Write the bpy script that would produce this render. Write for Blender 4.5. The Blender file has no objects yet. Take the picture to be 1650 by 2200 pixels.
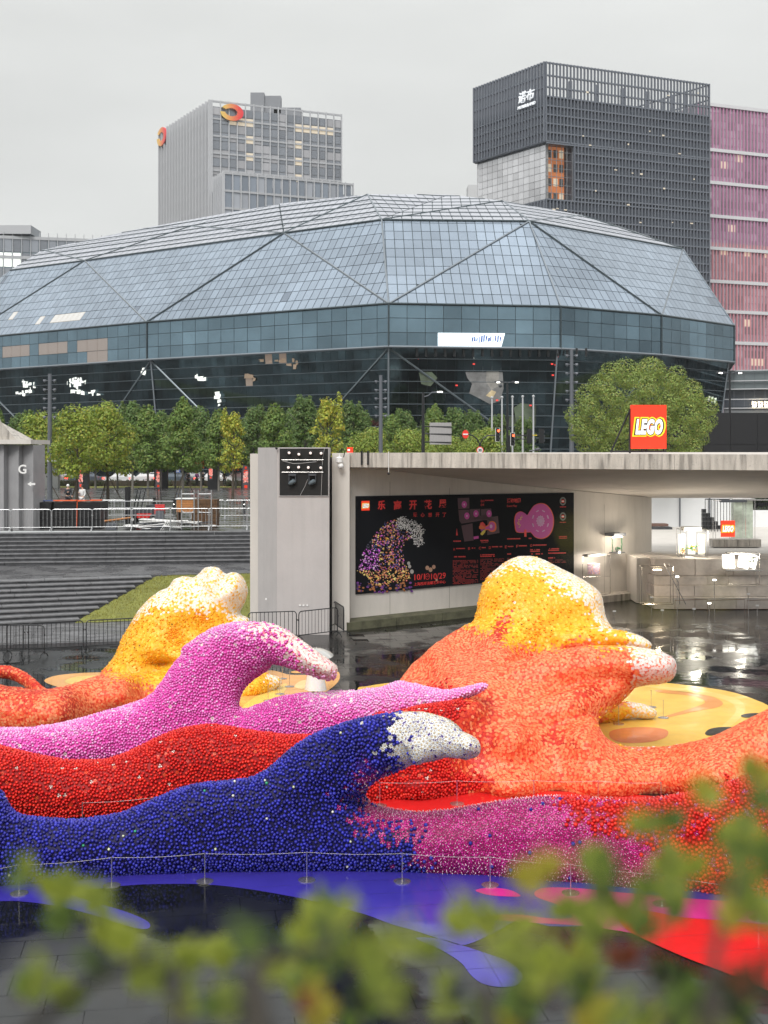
import bpy, bmesh, math, random
import numpy as np
from mathutils import Vector, Matrix, noise
R_ = math.radians
random.seed(7); rng = np.random.default_rng(7)
SC = bpy.context.scene
COL = SC.collection
# ---------------------------------------------------------------- camera, sky, sun, exposure
F = 2600.0            # focal length in photo pixels (photo is 1650 x 2200)
CX, HY = 825.0, 965.0 # principal column, horizon row
EYE = 6.7             # eye height above the pool floor
cam_d = bpy.data.cameras.new('camera'); cam = bpy.data.objects.new('camera', cam_d); COL.objects.link(cam)
cam.location = (0, 0, EYE); cam.rotation_euler = (R_(90), 0, 0)
cam_d.sensor_fit = 'VERTICAL'; cam_d.sensor_height = 36.0; cam_d.lens = 36.0*F/2200.0
cam_d.shift_y = -(1100-HY)/2200.0
cam_d.clip_start = 0.05; cam_d.clip_end = 3000
cam_d.dof.use_dof = True; cam_d.dof.focus_distance = 38.0; cam_d.dof.aperture_fstop = 3.2
SC.camera = cam
SUN_EL, SUN_AZ = R_(46), R_(196)     # azimuth clockwise from +Y
w = bpy.data.worlds.new('World'); SC.world = w; w.use_nodes = True
nt = w.node_tree; nt.nodes.clear()
out = nt.nodes.new('ShaderNodeOutputWorld')
sky = nt.nodes.new('ShaderNodeTexSky'); sky.sky_type = 'NISHITA'; sky.sun_disc = False
sky.sun_elevation = SUN_EL; sky.sun_rotation = SUN_AZ; sky.dust_density = 4; sky.air_density = 1.2
b1 = nt.nodes.new('ShaderNodeBackground'); b1.inputs[1].default_value = 0.05
nt.links.new(sky.outputs[0], b1.inputs[0])
# overcast cloud deck: luminance rises from horizon to zenith, faint cloud mottling
tc = nt.nodes.new('ShaderNodeTexCoord'); sep = nt.nodes.new('ShaderNodeSeparateXYZ'); nt.links.new(tc.outputs['Generated'], sep.inputs[0])
mr = nt.nodes.new('ShaderNodeValToRGB'); nt.links.new(sep.outputs['Z'], mr.inputs[0])
el = mr.color_ramp.elements
el[0].position = 0.0; el[0].color = (.56, .575, .57, 1); el[1].position = 1.0; el[1].color = (1.25, 1.25, 1.23, 1)
e = mr.color_ramp.elements.new(.15); e.color = (.585, .595, .585, 1)
e = mr.color_ramp.elements.new(.34); e.color = (.70, .71, .695, 1)
mp = nt.nodes.new('ShaderNodeMapping'); mp.inputs['Scale'].default_value = (1.2, 1.2, 4.0); nt.links.new(tc.outputs['Generated'], mp.inputs[0])
nz = nt.nodes.new('ShaderNodeTexNoise'); nz.inputs['Scale'].default_value = 1.6; nz.inputs['Detail'].default_value = 5; nt.links.new(mp.outputs[0], nz.inputs[0])
m2 = nt.nodes.new('ShaderNodeMapRange'); m2.inputs[1].default_value = .3; m2.inputs[2].default_value = .7; m2.inputs[3].default_value = .88; m2.inputs[4].default_value = 1.08
nt.links.new(nz.outputs[0], m2.inputs[0])
vm = nt.nodes.new('ShaderNodeVectorMath'); vm.operation = 'SCALE'; nt.links.new(mr.outputs[0], vm.inputs[0]); nt.links.new(m2.outputs[0], vm.inputs['Scale'])
b2 = nt.nodes.new('ShaderNodeBackground'); nt.links.new(vm.outputs[0], b2.inputs[0])
mx = nt.nodes.new('ShaderNodeMixShader'); mx.inputs[0].default_value = .93
nt.links.new(b1.outputs[0], mx.inputs[1]); nt.links.new(b2.outputs[0], mx.inputs[2]); nt.links.new(mx.outputs[0], out.inputs[0])
sl = bpy.data.lights.new('sun', 'SUN'); sl.energy = 2.1; sl.angle = R_(25); sl.color = (1, .97, .93)
so = bpy.data.objects.new('sun', sl); COL.objects.link(so)
sd = Vector((math.sin(SUN_AZ)*math.cos(SUN_EL), math.cos(SUN_AZ)*math.cos(SUN_EL), math.sin(SUN_EL)))
so.rotation_euler = sd.to_track_quat('Z', 'Y').to_euler(); so.location = (0, -5, 60)
SC.view_settings.view_transform = 'Standard'; SC.view_settings.look = 'None'
SC.view_settings.exposure = 0.33; SC.view_settings.gamma = 1
SC.cycles.max_bounces = 7; SC.cycles.diffuse_bounces = 3; SC.cycles.glossy_bounces = 3
SC.cycles.transmission_bounces = 4; SC.cycles.transparent_max_bounces = 6; SC.cycles.use_denoising = True
SC.cycles.sample_clamp_indirect = 4.0; SC.cycles.volume_bounces = 0

# ---------------------------------------------------------------- helpers
def V(px, py, d): return Vector(((px-CX)/F*d, d, EYE-(py-HY)/F*d))
def G(px, py, z=0.0): return V(px, py, (EYE-z)*F/(py-HY))
def GD(px, d, z=0.0): return Vector(((px-CX)/F*d, d, z))
def proj(p): return CX+F*p[0]/p[1], HY+F*(EYE-p[2])/p[1]

# ---- rain haze between the camera and the far towers
def haze_box():
    mb = MB(); mb.box((0, 400, 60), (2400, 2200, 128)); o = mb.build('haze', [], None); o['kind'] = 'stuff'
    m = bpy.data.materials.new('rain_haze'); m.use_nodes = True; N = m.node_tree.nodes; L = m.node_tree.links; N.clear(); ou = N.new('ShaderNodeOutputMaterial'); v = N.new('ShaderNodeVolumePrincipled'); v.inputs['Color'].default_value = (.93, .95, .97, 1); v.inputs['Density'].default_value = .00015; v.inputs['Anisotropy'].default_value = .1; L.new(v.outputs[0], ou.inputs['Volume']); o.data.materials.append(m)

def tag(o, label=None, cat=None, group=None, kind=None):
    if label: o['label'] = label
    if cat: o['category'] = cat
    if group: o['group'] = group
    if kind: o['kind'] = kind
    return o
def empty(name, loc=(0, 0, 0), rz=0.0, label=None, cat=None, group=None, parent=None):
    o = bpy.data.objects.new(name, None); COL.objects.link(o); o.location = loc; o.rotation_euler = (0, 0, rz); o.empty_display_size = .2
    if parent: o.parent = parent
    return tag(o, label, cat, group)

def link_mesh(name, me, parent=None, loc=None):
    o = bpy.data.objects.new(name, me); COL.objects.link(o)
    if parent: o.parent = parent
    if loc is not None: o.location = loc
    return o
def copy_tree(o, parent=None):
    c = o.copy(); COL.objects.link(c)
    if parent: c.parent = parent
    for ch in list(o.children):
        copy_tree(ch, c)
    return c

class MB:
    def __init__(s): s.v = []; s.f = []; s.m = []; s.mi = 0; s.c = []; s.tone = None
    def add(s, vs, fs):
        n = len(s.v); s.v += [tuple(p) for p in vs]; s.f += [tuple(i+n for i in f) for f in fs]; s.m += [s.mi]*len(fs)
        if s.tone is not None: s.c += [s.tone]*len(vs)
        return s
    def box(s, c, size, rz=0.0, M=None):
        hx, hy, hz = size[0]/2, size[1]/2, size[2]/2
        cs, sn = math.cos(rz), math.sin(rz); vs = []
        for z in (-hz, hz):
            for x, y in ((-hx, -hy), (hx, -hy), (hx, hy), (-hx, hy)):
                p = Vector((x*cs-y*sn, x*sn+y*cs, z))
                if M is not None: p = M @ Vector((x, y, z))
                vs.append(Vector(c)+p)
        return s.add(vs, [(3, 2, 1, 0), (4, 5, 6, 7), (0, 1, 5, 4), (1, 2, 6, 5), (2, 3, 7, 6), (3, 0, 4, 7)])
    def hexa(s, b, t):   # bottom quad, top quad (ccw from above)
        return s.add(list(b)+list(t), [(3, 2, 1, 0), (4, 5, 6, 7), (0, 1, 5, 4), (1, 2, 6, 5), (2, 3, 7, 6), (3, 0, 4, 7)])
    def tube(s, pts, r, n=6, cap=True):
        pts = [Vector(p) for p in pts]; rs = r if isinstance(r, (list, tuple)) else [r]*len(pts); vs = []
        up = Vector((0, 0, 1)); a = None
        for i, p in enumerate(pts):
            t = (pts[min(i+1, len(pts)-1)]-pts[max(i-1, 0)]).normalized()
            if a is None:
                a = t.cross(up if abs(t.z) < .95 else Vector((1, 0, 0))).normalized()
            else:
                a = (a-t*a.dot(t)).normalized()
            b = t.cross(a)
            for k in range(n):
                an = 2*math.pi*k/n
                vs.append(p+(a*math.cos(an)+b*math.sin(an))*rs[i])
        fs = []
        for i in range(len(pts)-1):
            for k in range(n):
                k2 = (k+1) % n; fs.append((i*n+k, i*n+k2, (i+1)*n+k2, (i+1)*n+k))
        if cap: fs += [tuple(range(n-1, -1, -1)), tuple((len(pts)-1)*n+k for k in range(n))]
        return s.add(vs, fs)
    def lathe(s, c, prof, n=12, M=None):   # prof: (r, z)
        c = Vector(c); vs = []
        for r, z in prof:
            for k in range(n):
                an = 2*math.pi*k/n; p = Vector((r*math.cos(an), r*math.sin(an), z))
                if M is not None: p = M @ p
                vs.append(c+p)
        fs = []
        for i in range(len(prof)-1):
            for k in range(n):
                k2 = (k+1) % n; fs.append((i*n+k, i*n+k2, (i+1)*n+k2, (i+1)*n+k))
        fs += [tuple(range(n-1, -1, -1)), tuple((len(prof)-1)*n+k for k in range(n))]
        return s.add(vs, fs)
    def ball(s, c, r, n=8, m=5, sc=(1, 1, 1)):
        prof = [(max(1e-4, math.sin(math.pi*i/m))*r, -math.cos(math.pi*i/m)*r) for i in range(m+1)]
        return s.lathe(c, prof, n, Matrix.Diagonal(Vector(sc)))
    def prism(s, poly, off):    # polygon extruded by a vector
        poly = [Vector(p) for p in poly]; off = Vector(off); n = len(poly)
        fs = [tuple(range(n)), tuple(2*n-1-i for i in range(n))]
        fs += [(i, i+n, (i+1) % n+n, (i+1) % n) for i in range(n)]
        return s.add(poly+[p+off for p in poly], fs)
    def build(s, name, mats, parent=None, smooth=False, kind=None, label=None, loc=None, world=True):
        me = bpy.data.meshes.new(name)
        off = Vector((0, 0, 0))
        if parent is not None and world:
            off = parent.location.copy()
            pp = parent.parent
            while pp is not None: off += pp.location; pp = pp.parent
        if loc is not None: off = Vector(loc)
        me.from_pydata([(a-off.x, b-off.y, c-off.z) for a, b, c in s.v] if off.length else s.v, [], s.f)
        if not isinstance(mats, (list, tuple)): mats = [mats]
        for m in mats: me.materials.append(m)
        if len(mats) > 1: me.polygons.foreach_set('material_index', s.m)
        if s.c and len(s.c) == len(s.v):
            at = me.color_attributes.new('Col', 'FLOAT_COLOR', 'POINT')
            at.data.foreach_set('color', np.array([(a, b, c, 1) for a, b, c in s.c], dtype=np.float32).ravel())
        if smooth: me.polygons.foreach_set('use_smooth', [True]*len(me.polygons))
        me.update()
        o = link_mesh(name, me, parent)
        if loc is not None: o.location = loc
        if kind: o['kind'] = kind
        if label: o['label'] = label
        return o

MATS = {}
def mat(name, col=(.5, .5, .5), rough=.6, metal=0.0, spec=.5, nscale=0, namt=.0, bump=0.0, bscale=30, emit=None, estr=0, attr=False, trans=0, alpha=1, coat=0, rvar=0, stretch=None, sub=0, objrand=0, ior=None, streak=0):
    if name in MATS: return MATS[name]
    m = bpy.data.materials.new(name); m.use_nodes = True; N = m.node_tree.nodes; L = m.node_tree.links
    b = N['Principled BSDF']; b.inputs['Base Color'].default_value = (*col, 1); b.inputs['Roughness'].default_value = rough
    b.inputs['Metallic'].default_value = metal; b.inputs['Specular IOR Level'].default_value = spec
    if ior: b.inputs['IOR'].default_value = ior
    if coat: b.inputs['Coat Weight'].default_value = coat; b.inputs['Coat Roughness'].default_value = .05
    if trans: b.inputs['Transmission Weight'].default_value = trans
    if alpha < 1: b.inputs['Alpha'].default_value = alpha
    if sub: b.inputs['Subsurface Weight'].default_value = sub
    if emit: b.inputs['Emission Color'].default_value = (*emit, 1); b.inputs['Emission Strength'].default_value = estr
    cur = None
    if attr:
        a = N.new('ShaderNodeVertexColor'); a.layer_name = 'Col'
        mm = N.new('ShaderNodeMix'); mm.data_type = 'RGBA'; mm.blend_type = 'MULTIPLY'; mm.inputs[0].default_value = 1
        mm.inputs[6].default_value = (*col, 1); L.new(a.outputs[0], mm.inputs[7]); cur = mm.outputs[2]
    geo = None
    if nscale or bump or rvar or streak:
        geo = N.new('ShaderNodeNewGeometry'); src = geo.outputs['Position']
        if stretch:
            mpn = N.new('ShaderNodeMapping'); mpn.inputs['Scale'].default_value = stretch; L.new(src, mpn.inputs[0]); src = mpn.outputs[0]
    if nscale:
        n = N.new('ShaderNodeTexNoise'); n.inputs['Scale'].default_value = nscale; n.inputs['Detail'].default_value = 6; n.inputs['Roughness'].default_value = .65; L.new(src, n.inputs[0])
        r = N.new('ShaderNodeMapRange'); r.inputs[1].default_value = .3; r.inputs[2].default_value = .7; r.inputs[3].default_value = 1-namt; r.inputs[4].default_value = 1+namt*.6; L.new(n.outputs[0], r.inputs[0])
        v = N.new('ShaderNodeVectorMath'); v.operation = 'SCALE'; L.new(r.outputs[0], v.inputs['Scale'])
        if cur: L.new(cur, v.inputs[0])
        else: v.inputs[0].default_value = col
        cur = v.outputs[0]
    if streak:
        for scl, st, lo, hi, am in ((2.2, (2.5, 2.5, .16), .52, .66, streak), (26, (1, 1, 1), .60, .72, streak*.9)):
            mq = N.new('ShaderNodeMapping'); mq.inputs['Scale'].default_value = st; L.new(geo.outputs['Position'], mq.inputs[0])
            n = N.new('ShaderNodeTexNoise'); n.inputs['Scale'].default_value = scl; n.inputs['Detail'].default_value = 5; L.new(mq.outputs[0], n.inputs[0])
            r = N.new('ShaderNodeMapRange'); r.inputs[1].default_value = lo; r.inputs[2].default_value = hi; r.inputs[3].default_value = 1; r.inputs[4].default_value = 1-am; L.new(n.outputs[0], r.inputs[0])
            v = N.new('ShaderNodeVectorMath'); v.operation = 'SCALE'; L.new(r.outputs[0], v.inputs['Scale']); L.new(cur, v.inputs[0]); cur = v.outputs[0]
    if objrand:
        oi = N.new('ShaderNodeObjectInfo'); r = N.new('ShaderNodeMapRange'); r.inputs[3].default_value = 1-objrand; r.inputs[4].default_value = 1+objrand; L.new(oi.outputs['Random'], r.inputs[0])
        v = N.new('ShaderNodeVectorMath'); v.operation = 'SCALE'; L.new(r.outputs[0], v.inputs['Scale'])
        if cur: L.new(cur, v.inputs[0])
        else: v.inputs[0].default_value = col
        cur = v.outputs[0]
    if cur: L.new(cur, b.inputs['Base Color'])
    if rvar:
        n = N.new('ShaderNodeTexNoise'); n.inputs['Scale'].default_value = .7; n.inputs['Detail'].default_value = 7; L.new(geo.outputs['Position'], n.inputs[0])
        r = N.new('ShaderNodeMapRange'); r.inputs[1].default_value = .46; r.inputs[2].default_value = .56; r.inputs[3].default_value = rough; r.inputs[4].default_value = rough+rvar; L.new(n.outputs[0], r.inputs[0]); L.new(r.outputs[0], b.inputs['Roughness'])
    if bump:
        n = N.new('ShaderNodeTexNoise'); n.inputs['Scale'].default_value = bscale; n.inputs['Detail'].default_value = 4; L.new(src, n.inputs[0])
        bp = N.new('ShaderNodeBump'); bp.inputs['Strength'].default_value = 1; bp.inputs['Distance'].default_value = bump; L.new(n.outputs[0], bp.inputs['Height']); L.new(bp.outputs[0], b.inputs['Normal'])
    MATS[name] = m; return m
def srgb(r, g, b):
    f = lambda c: (c/255/12.92) if c/255 < .04045 else ((c/255+.055)/1.055)**2.4
    return (f(r), f(g), f(b))

def text_mesh(body, size, extrude=.01, offset=0.0, shear=0.0, spacing=1.0, sx=1.0, align='CENTER', bold=0.0, res=3):
    cu = bpy.data.curves.new('lettering', 'FONT'); cu.body = body; cu.size = size; cu.extrude = extrude; cu.offset = offset
    cu.shear = shear; cu.space_character = spacing; cu.align_x = align; cu.align_y = 'CENTER'; cu.resolution_u = res
    o = bpy.data.objects.new('lettering', cu); COL.objects.link(o)
    dg = bpy.context.evaluated_depsgraph_get(); dg.update()
    me = bpy.data.meshes.new_from_object(o.evaluated_get(dg)); bpy.data.objects.remove(o)
    if len(me.vertices):
        co = np.empty(len(me.vertices)*3); me.vertices.foreach_get('co', co); co = co.reshape(-1, 3); co[:, 0] *= sx
        if align == 'CENTER':   # centre on the glyphs themselves
            co[:, 0] -= (co[:, 0].min()+co[:, 0].max())/2; co[:, 1] -= (co[:, 1].min()+co[:, 1].max())/2
        me.vertices.foreach_set('co', co.ravel())
    return me
def place_text(name, me, mtl, pos, xdir, ndir=None, parent=None, zdir=Vector((0, 0, 1))):
    x = Vector(xdir).normalized(); z = Vector(zdir).normalized(); n = x.cross(z).normalized() if ndir is None else Vector(ndir)
    M = Matrix((x, z, n)).transposed().to_4x4(); M.translation = pos
    me.transform(M); me.materials.clear(); me.materials.append(mtl)
    off = Vector((0, 0, 0)); pp = parent
    while pp is not None: off += pp.location; pp = pp.parent
    me.transform(Matrix.Translation(-off)); me.name = name
    return link_mesh(name, me, parent)

def plane_hit(px, py, p0, n):
    o = Vector((0, 0, EYE)); r = Vector(((px-CX)/F, 1, -(py-HY)/F)); t = (Vector(p0)-o).dot(n)/r.dot(n); return o+r*t

def spline(pts, sub=6, closed=True):
    P = [np.array(p, float) for p in pts]; n = len(P); o = []
    rng_ = range(n) if closed else range(n-1)
    for i in rng_:
        if closed: a, b, c, d = P[(i-1) % n], P[i], P[(i+1) % n], P[(i+2) % n]
        else: a, b, c, d = P[max(i-1, 0)], P[i], P[i+1], P[min(i+2, n-1)]
        for k in range(sub):
            t = k/sub; o.append(.5*((2*b)+(c-a)*t+(2*a-5*b+4*c-d)*t*t+(3*b-a-3*c+d)*t**3))
    if not closed: o.append(P[-1])
    return np.array(o)

# ---- curtain walls: facet polygons cut into panes
def clip_poly(poly, f):
    o = []
    for i in range(len(poly)):
        a, b = poly[i], poly[(i+1) % len(poly)]; fa, fb = f(a), f(b)
        if fa >= 0: o.append(a)
        if fa*fb < 0:
            t = fa/(fa-fb); o.append((a[0]+(b[0]-a[0])*t, a[1]+(b[1]-a[1])*t))
    return o
def facet_panes(poly3, cw, ch, lst, chooser, gap=.06, proud=.08, z0=None, u_off=0.0, name='pane', vertical=False):
    """cut a planar convex facet into panes; appends (verts, tone, matkey, pxsize)"""
    P = [Vector(p) for p in poly3]; c = sum(P, Vector())/len(P)
    n = Vector((0, 0, 0))
    for i in range(len(P)): n += (P[i]-c).cross(P[(i+1) % len(P)]-c)
    n.normalize()
    if n.dot(Vector((0, 0, EYE))-c) < 0: n = -n
    u = Vector((0, 0, 1)).cross(n).normalized(); v = n.cross(u).normalized()
    if v.z < 0: v = -v
    if u.x < 0: u = -u
    org = P[0].copy()
    if z0 is not None and abs(v.z) > .05: org = org+v*((z0-org.z)/v.z)
    q = [((p-org).dot(u), (p-org).dot(v)) for p in P]
    ar = sum(q[i][0]*q[(i+1) % len(q)][1]-q[(i+1) % len(q)][0]*q[i][1] for i in range(len(q)))
    if ar < 0: q = q[::-1]
    umin, umax = min(a[0] for a in q), max(a[0] for a in q); vmin, vmax = min(a[1] for a in q), max(a[1] for a in q)
    j = math.floor(vmin/ch)
    while j*ch < vmax:
        i = math.floor((umin-u_off)/cw)
        while i*cw+u_off < umax:
            cell = [(i*cw+u_off+gap/2, j*ch+gap/2), ((i+1)*cw+u_off-gap/2, j*ch+gap/2), ((i+1)*cw+u_off-gap/2, (j+1)*ch-gap/2), (i*cw+u_off+gap/2, (j+1)*ch-gap/2)]
            for k in range(len(q)):
                a, b = q[k], q[(k+1) % len(q)]; L = math.hypot(b[0]-a[0], b[1]-a[1])
                if L < 1e-6: continue
                cell = clip_poly(cell, lambda p: ((b[0]-a[0])*(p[1]-a[1])-(b[1]-a[1])*(p[0]-a[0]))/L-gap*.8)
                if len(cell) < 3: break
            if len(cell) >= 3:
                A = abs(sum(cell[k][0]*cell[(k+1) % len(cell)][1]-cell[(k+1) % len(cell)][0]*cell[k][1] for k in range(len(cell))))/2
                if A > .02*cw*ch:
                    vs = [org+u*a+v*b for a, b in cell]; cc = sum(vs, Vector())/len(vs)
                    x, y = proj(cc); vis = -80 < x < 1730 and -50 < y < 1000
                    mk, tone = chooser(cc, i, j, x, y)
                    lst.append((vs, n*proud, tone, mk, (A*(F/cc.y)**2*abs(n.dot((Vector((0, 0, EYE))-cc).normalized()))) if vis else 0))
            i += 1
        j += 1
    return u, v, n
def emit_panes(root, lst, mats, limit=300, name='pane', rest='far_panes'):
    lst = sorted(lst, key=lambda t: -t[4])
    keys = list(mats)
    rest_mb = MB()
    for k, (vs, off, tone, mk, s) in enumerate(lst):
        if k < limit and s > 60:
            mb = MB(); mb.tone = tone; mb.prism(vs, off); c = sum(vs, Vector())/len(vs)
            mb.build(name, mats[mk], root)
        else:
            rest_mb.mi = keys.index(mk); rest_mb.tone = tone; rest_mb.prism(vs, off)
    if rest_mb.v: rest_mb.build(rest, [mats[k] for k in keys], root, kind='stuff')
# ================================================================ THE SETTING
# ---- base materials
M_conc = mat('concrete', (.60, .57, .53), .8, nscale=1.1, namt=.09, bump=.006, bscale=9, stretch=(1, 1, .35), streak=.05)
M_conc2 = mat('concrete_pier', (.47, .445, .44), .75, nscale=.8, namt=.08, bump=.003, bscale=14, streak=.04)
M_stained = mat('concrete_stained', (.50, .465, .42), .85, nscale=2.6, namt=.33, bump=.008, bscale=11, stretch=(1.6, 1.6, .25), streak=.5)
M_moss = mat('mossy_concrete', (.10, .10, .06), .8, nscale=3, namt=.5, bump=.01)
M_wetpave = mat('wet_paving', (.085, .085, .09), .22, nscale=2.5, namt=.4, bump=.004, bscale=5, rvar=.3)
M_step = mat('step_stone', (.055, .057, .063), .6, nscale=3, namt=.45, bump=.004, bscale=12, rvar=.25)
M_stepe = mat('step_tread', (.15, .152, .16), .6, nscale=3, namt=.4, bump=.004, bscale=12)
M_grass = mat('grass', (.19, .20, .045), .9, nscale=1.8, namt=.35, bump=.03, bscale=22)
M_asph = mat('asphalt', (.05, .05, .052), .35, nscale=2, namt=.3)
M_silver = mat('galvanised_steel', (.55, .56, .57), .35, metal=.8)
M_black = mat('black_paint', (.012, .013, .015), .4)
M_dark = mat('dark_grey_paint', (.05, .055, .065), .5)
M_greyp = mat('grey_pole_paint', (.13, .14, .16), .45, metal=.3)
M_white = mat('white_paint', (.75, .75, .74), .5)
M_red = mat('red_paint', (.62, .02, .015), .45)
M_steel = mat('brushed_steel', (.62, .60, .58), .25, metal=.9)
M_rope = mat('elastic_cord', (.62, .6, .6), .6)
M_wood = mat('orange_wood', (.38, .16, .05), .7, nscale=5, namt=.3)
M_brown = mat('brown_mat', (.10, .05, .02), .8, nscale=9, namt=.7)
M_clear = mat('clear_glass', (.86, .9, .9), .08, alpha=.28, spec=.6)
M_lamp = mat('warm_lamp', (1, .9, .7), .5, emit=(1, .85, .6), estr=7)
M_lampw = mat('white_lamp', (1, 1, .95), .5, emit=(1, .97, .88), estr=5)

# ---- wide ground: lower level and the upper terrace (quay) behind the steps
mb = MB(); mb.add([(-400, -60, -.12), (400, -60, -.12), (400, 70, -.12), (-400, 70, -.12)], [(0, 1, 2, 3)])
g = mb.build('ground', mat('bedding', (.03, .03, .03), .9)); g['kind'] = 'structure'

# pool floor: nearest tiles individual, the rest joined; wet film
M_tile = mat('wet_black_tile', (.009, .0105, .011), .04, nscale=1.3, namt=.5, bump=.0028, bscale=3.2, rvar=.25, spec=.42)
fl = MB(); fl.add([(-60, 3, -.03), (60, 3, -.03), (60, 75, -.03), (-60, 75, -.03)], [(0, 1, 2, 3)])
pool = fl.build('pool_floor', mat('wet_joint', (.006, .006, .006), .25)); pool['kind'] = 'structure'
tw, th = .98, .56; ang = R_(9); ca, sa = math.cos(ang), math.sin(ang)
tiles = []
for j in range(-12, 110):
    for i in range(-48, 50):
        ox = (j % 2)*tw*.5
        cx, cy = i*tw+ox, 8+j*th
        x, y = cx*ca-cy*sa+1.2, cx*sa+cy*ca
        if y < 7 or y > 46.5 or abs(x) > 26: continue
        if y > 40.9-.02*x and x < -1 : continue
        if y < 48 and x > -1 and y > 44+.7*(x+1): continue
        px, py = proj((x, y, 0)); 
        if px < -500 or px > 2150: continue
        tiles.append((y if (-60 < px < 1710 and py < 2240) else y+100, x, y, random.uniform(-.0022, .0022), random.uniform(-.002, .002)))
tiles.sort()
def tile_verts(x, y, tz):
    hx, hy = tw/2-.004, th/2-.004; o = []
    for z in (-.03, tz):
        for a, b in ((-hx, -hy), (hx, -hy), (hx, hy), (-hx, hy)): o.append((x+a*ca-b*sa, y+a*sa+b*ca, z))
    return o
tb = MB(); tb.hexa(tile_verts(0, 0, 0)[:4], tile_verts(0, 0, 0)[4:]); proto = tb.build('tile', M_tile, pool)
rest = MB()
for k, (s, x, y, tz, _) in enumerate(tiles):
    if k < 300:
        o = proto if k == 0 else proto.copy()
        if k: COL.objects.link(o)
        o.location = (x, y, tz*.6); o.rotation_euler = (tz*.25, _*.25, 0)
    else:
        v = tile_verts(x, y, tz*.6); rest.hexa(v[:4], v[4:])
rest.build('far_tiles', M_tile, pool, kind='stuff')

# upper plaza, wet brick
M_brick = mat('wet_brick_paving', (.10, .10, .10), .16, nscale=6, namt=.35, bump=.006, bscale=3.5, rvar=.22)
mb = MB(); mb.add([(-300, 60, 2.63), (-1.2, 60.3, 2.63), (-1.2, 78, 2.63), (300, 78, 2.63), (300, 127, 2.63), (-300, 127, 2.63)], [(0, 1, 2, 3, 4, 5)])
mb.add([(-1.2, 60.3, 2.63), (-1.2, 78, 2.63), (-1.2, 78, -.1), (-1.2, 60.3, -.1)], [(0, 1, 2, 3)]); mb.add([(-1.2, 78, 2.63), (300, 78, 2.63), (300, 78, -.1), (-1.2, 78, -.1)], [(0, 1, 2, 3)])
mb.build('upper_plaza', M_brick)['kind'] = 'structure'
mb = MB(); mb.add([(-300, 127, 2.66), (300, 127, 2.66), (300, 133, 2.66), (-300, 133, 2.66)], [(0, 1, 2, 3)])
mb.add([(-300, 127, 2.66), (300, 127, 2.66), (300, 127, 2.6), (-300, 127, 2.6)], [(3, 2, 1, 0)])
mb.build('grass_verge', M_grass)['kind'] = 'structure'
mb = MB(); mb.box((0, 141, 2.5), (700, 16, .12)); mb.build('road', M_asph)['kind'] = 'structure'
mb = MB(); mb.box((0, 149.15, 2.6), (700, .3, .3)); mb.build('road_kerb', M_conc)['kind'] = 'structure'
mb = MB(); mb.add([(-1100, 149.3, 2.7), (1100, 149.3, 2.7), (1100, 1400, 2.7), (-1100, 1400, 2.7)], [(0, 1, 2, 3)]); mb.build('city_ground', mat('city_ground', (.09, .09, .09), .8))['kind'] = 'structure'

# camera-side terrace with planter
mb = MB(); mb.box((0, -9.2, 2.65), (60, 20, 5.5)); mb.build('terrace', M_conc)['kind'] = 'structure'

# ---- amphitheatre: two flights of long stone steps
def flight(root, zs, L0, L1, R0, R1, n, slab=2.35):
    """front edges run from L(t) to R(t); n risers"""
    for k in range(n):
        t0, t1 = k/n, (k+1)/n
        a = L0.lerp(L1, t0); b = R0.lerp(R1, t0); a2 = L0.lerp(L1, t1); b2 = R0.lerp(R1, t1)
        z0 = zs[0]+(zs[1]-zs[0])*k/n; z1 = zs[0]+(zs[1]-zs[0])*(k+1)/n
        d = (b-a); Ln = d.length; d = d/Ln; nrm = Vector((-d.y, d.x, 0)); dep = max((a2-a).dot(nrm), (b2-b).dot(nrm))+.25
        m = max(1, round(Ln/slab)); off = (k % 2)*.4
        for i in range(m):
            s0 = Ln*i/m+(off if i else 0); s1 = Ln*(i+1)/m+(off if i < m-1 else 0)
            p = a+d*(s0+.008); q = a+d*(s1-.008); jx = random.uniform(-.008, .008)
            mb = MB(); lo = z0-.25; hi = z1-random.uniform(0, .005)
            p = p+nrm*jx; q = q+nrm*jx
            # riser set back 3 cm under a nosing
            body = [p+nrm*.035, q+nrm*.035, q+nrm*dep, p+nrm*dep]
            mb.hexa([Vector((v.x, v.y, lo)) for v in body], [Vector((v.x, v.y, hi-.045)) for v in body])
            mb.mi = 1; cap = [p, q, q+nrm*dep, p+nrm*dep]
            mb.hexa([Vector((v.x, v.y, hi-.045)) for v in cap], [Vector((v.x, v.y, hi)) for v in cap])
            mb.build('stone_slab', [M_step, M_stepe], root)
st = empty('upper_steps', (-8, 57, 1.32), label='upper flight of long dark stone steps below the silver crowd barriers', cat='steps')
a0, a1 = GD(0, 55.9, 0), GD(0, 58.6, 0); r0, r1 = GD(546, 57.4, 0), GD(546, 60.0, 0)
e0 = (a0-r0).normalized()*9
flight(st, (1.30, 2.65), a0+e0, a1+e0, r0, r1, 8)
st = empty('lower_steps', (-14, 48, .1), label='lower flight of dark stone steps ending in a sawtooth edge against the grass', cat='steps')
a0, a1 = GD(0, 44.9, 0), GD(0, 50.0, 0); r0, r1 = GD(172, 46.0, 0), GD(344, 51.9, 0)
flight(st, (.12, 1.30), a0+(a0-r0).normalized()*7, a1+(a1-r1).normalized()*7, r0, r1, 9)
mb = MB()   # landing between the flights
la = [GD(-330, 49.6, 1.3), GD(0, 50.2, 1.3), GD(344, 51.95, 1.3), GD(556, 52.9, 1.3), GD(556, 58.8, 1.3), GD(0, 56.4, 1.3), GD(-330, 54.5, 1.3)]
mb.add(la, [tuple(range(7))])
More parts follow.
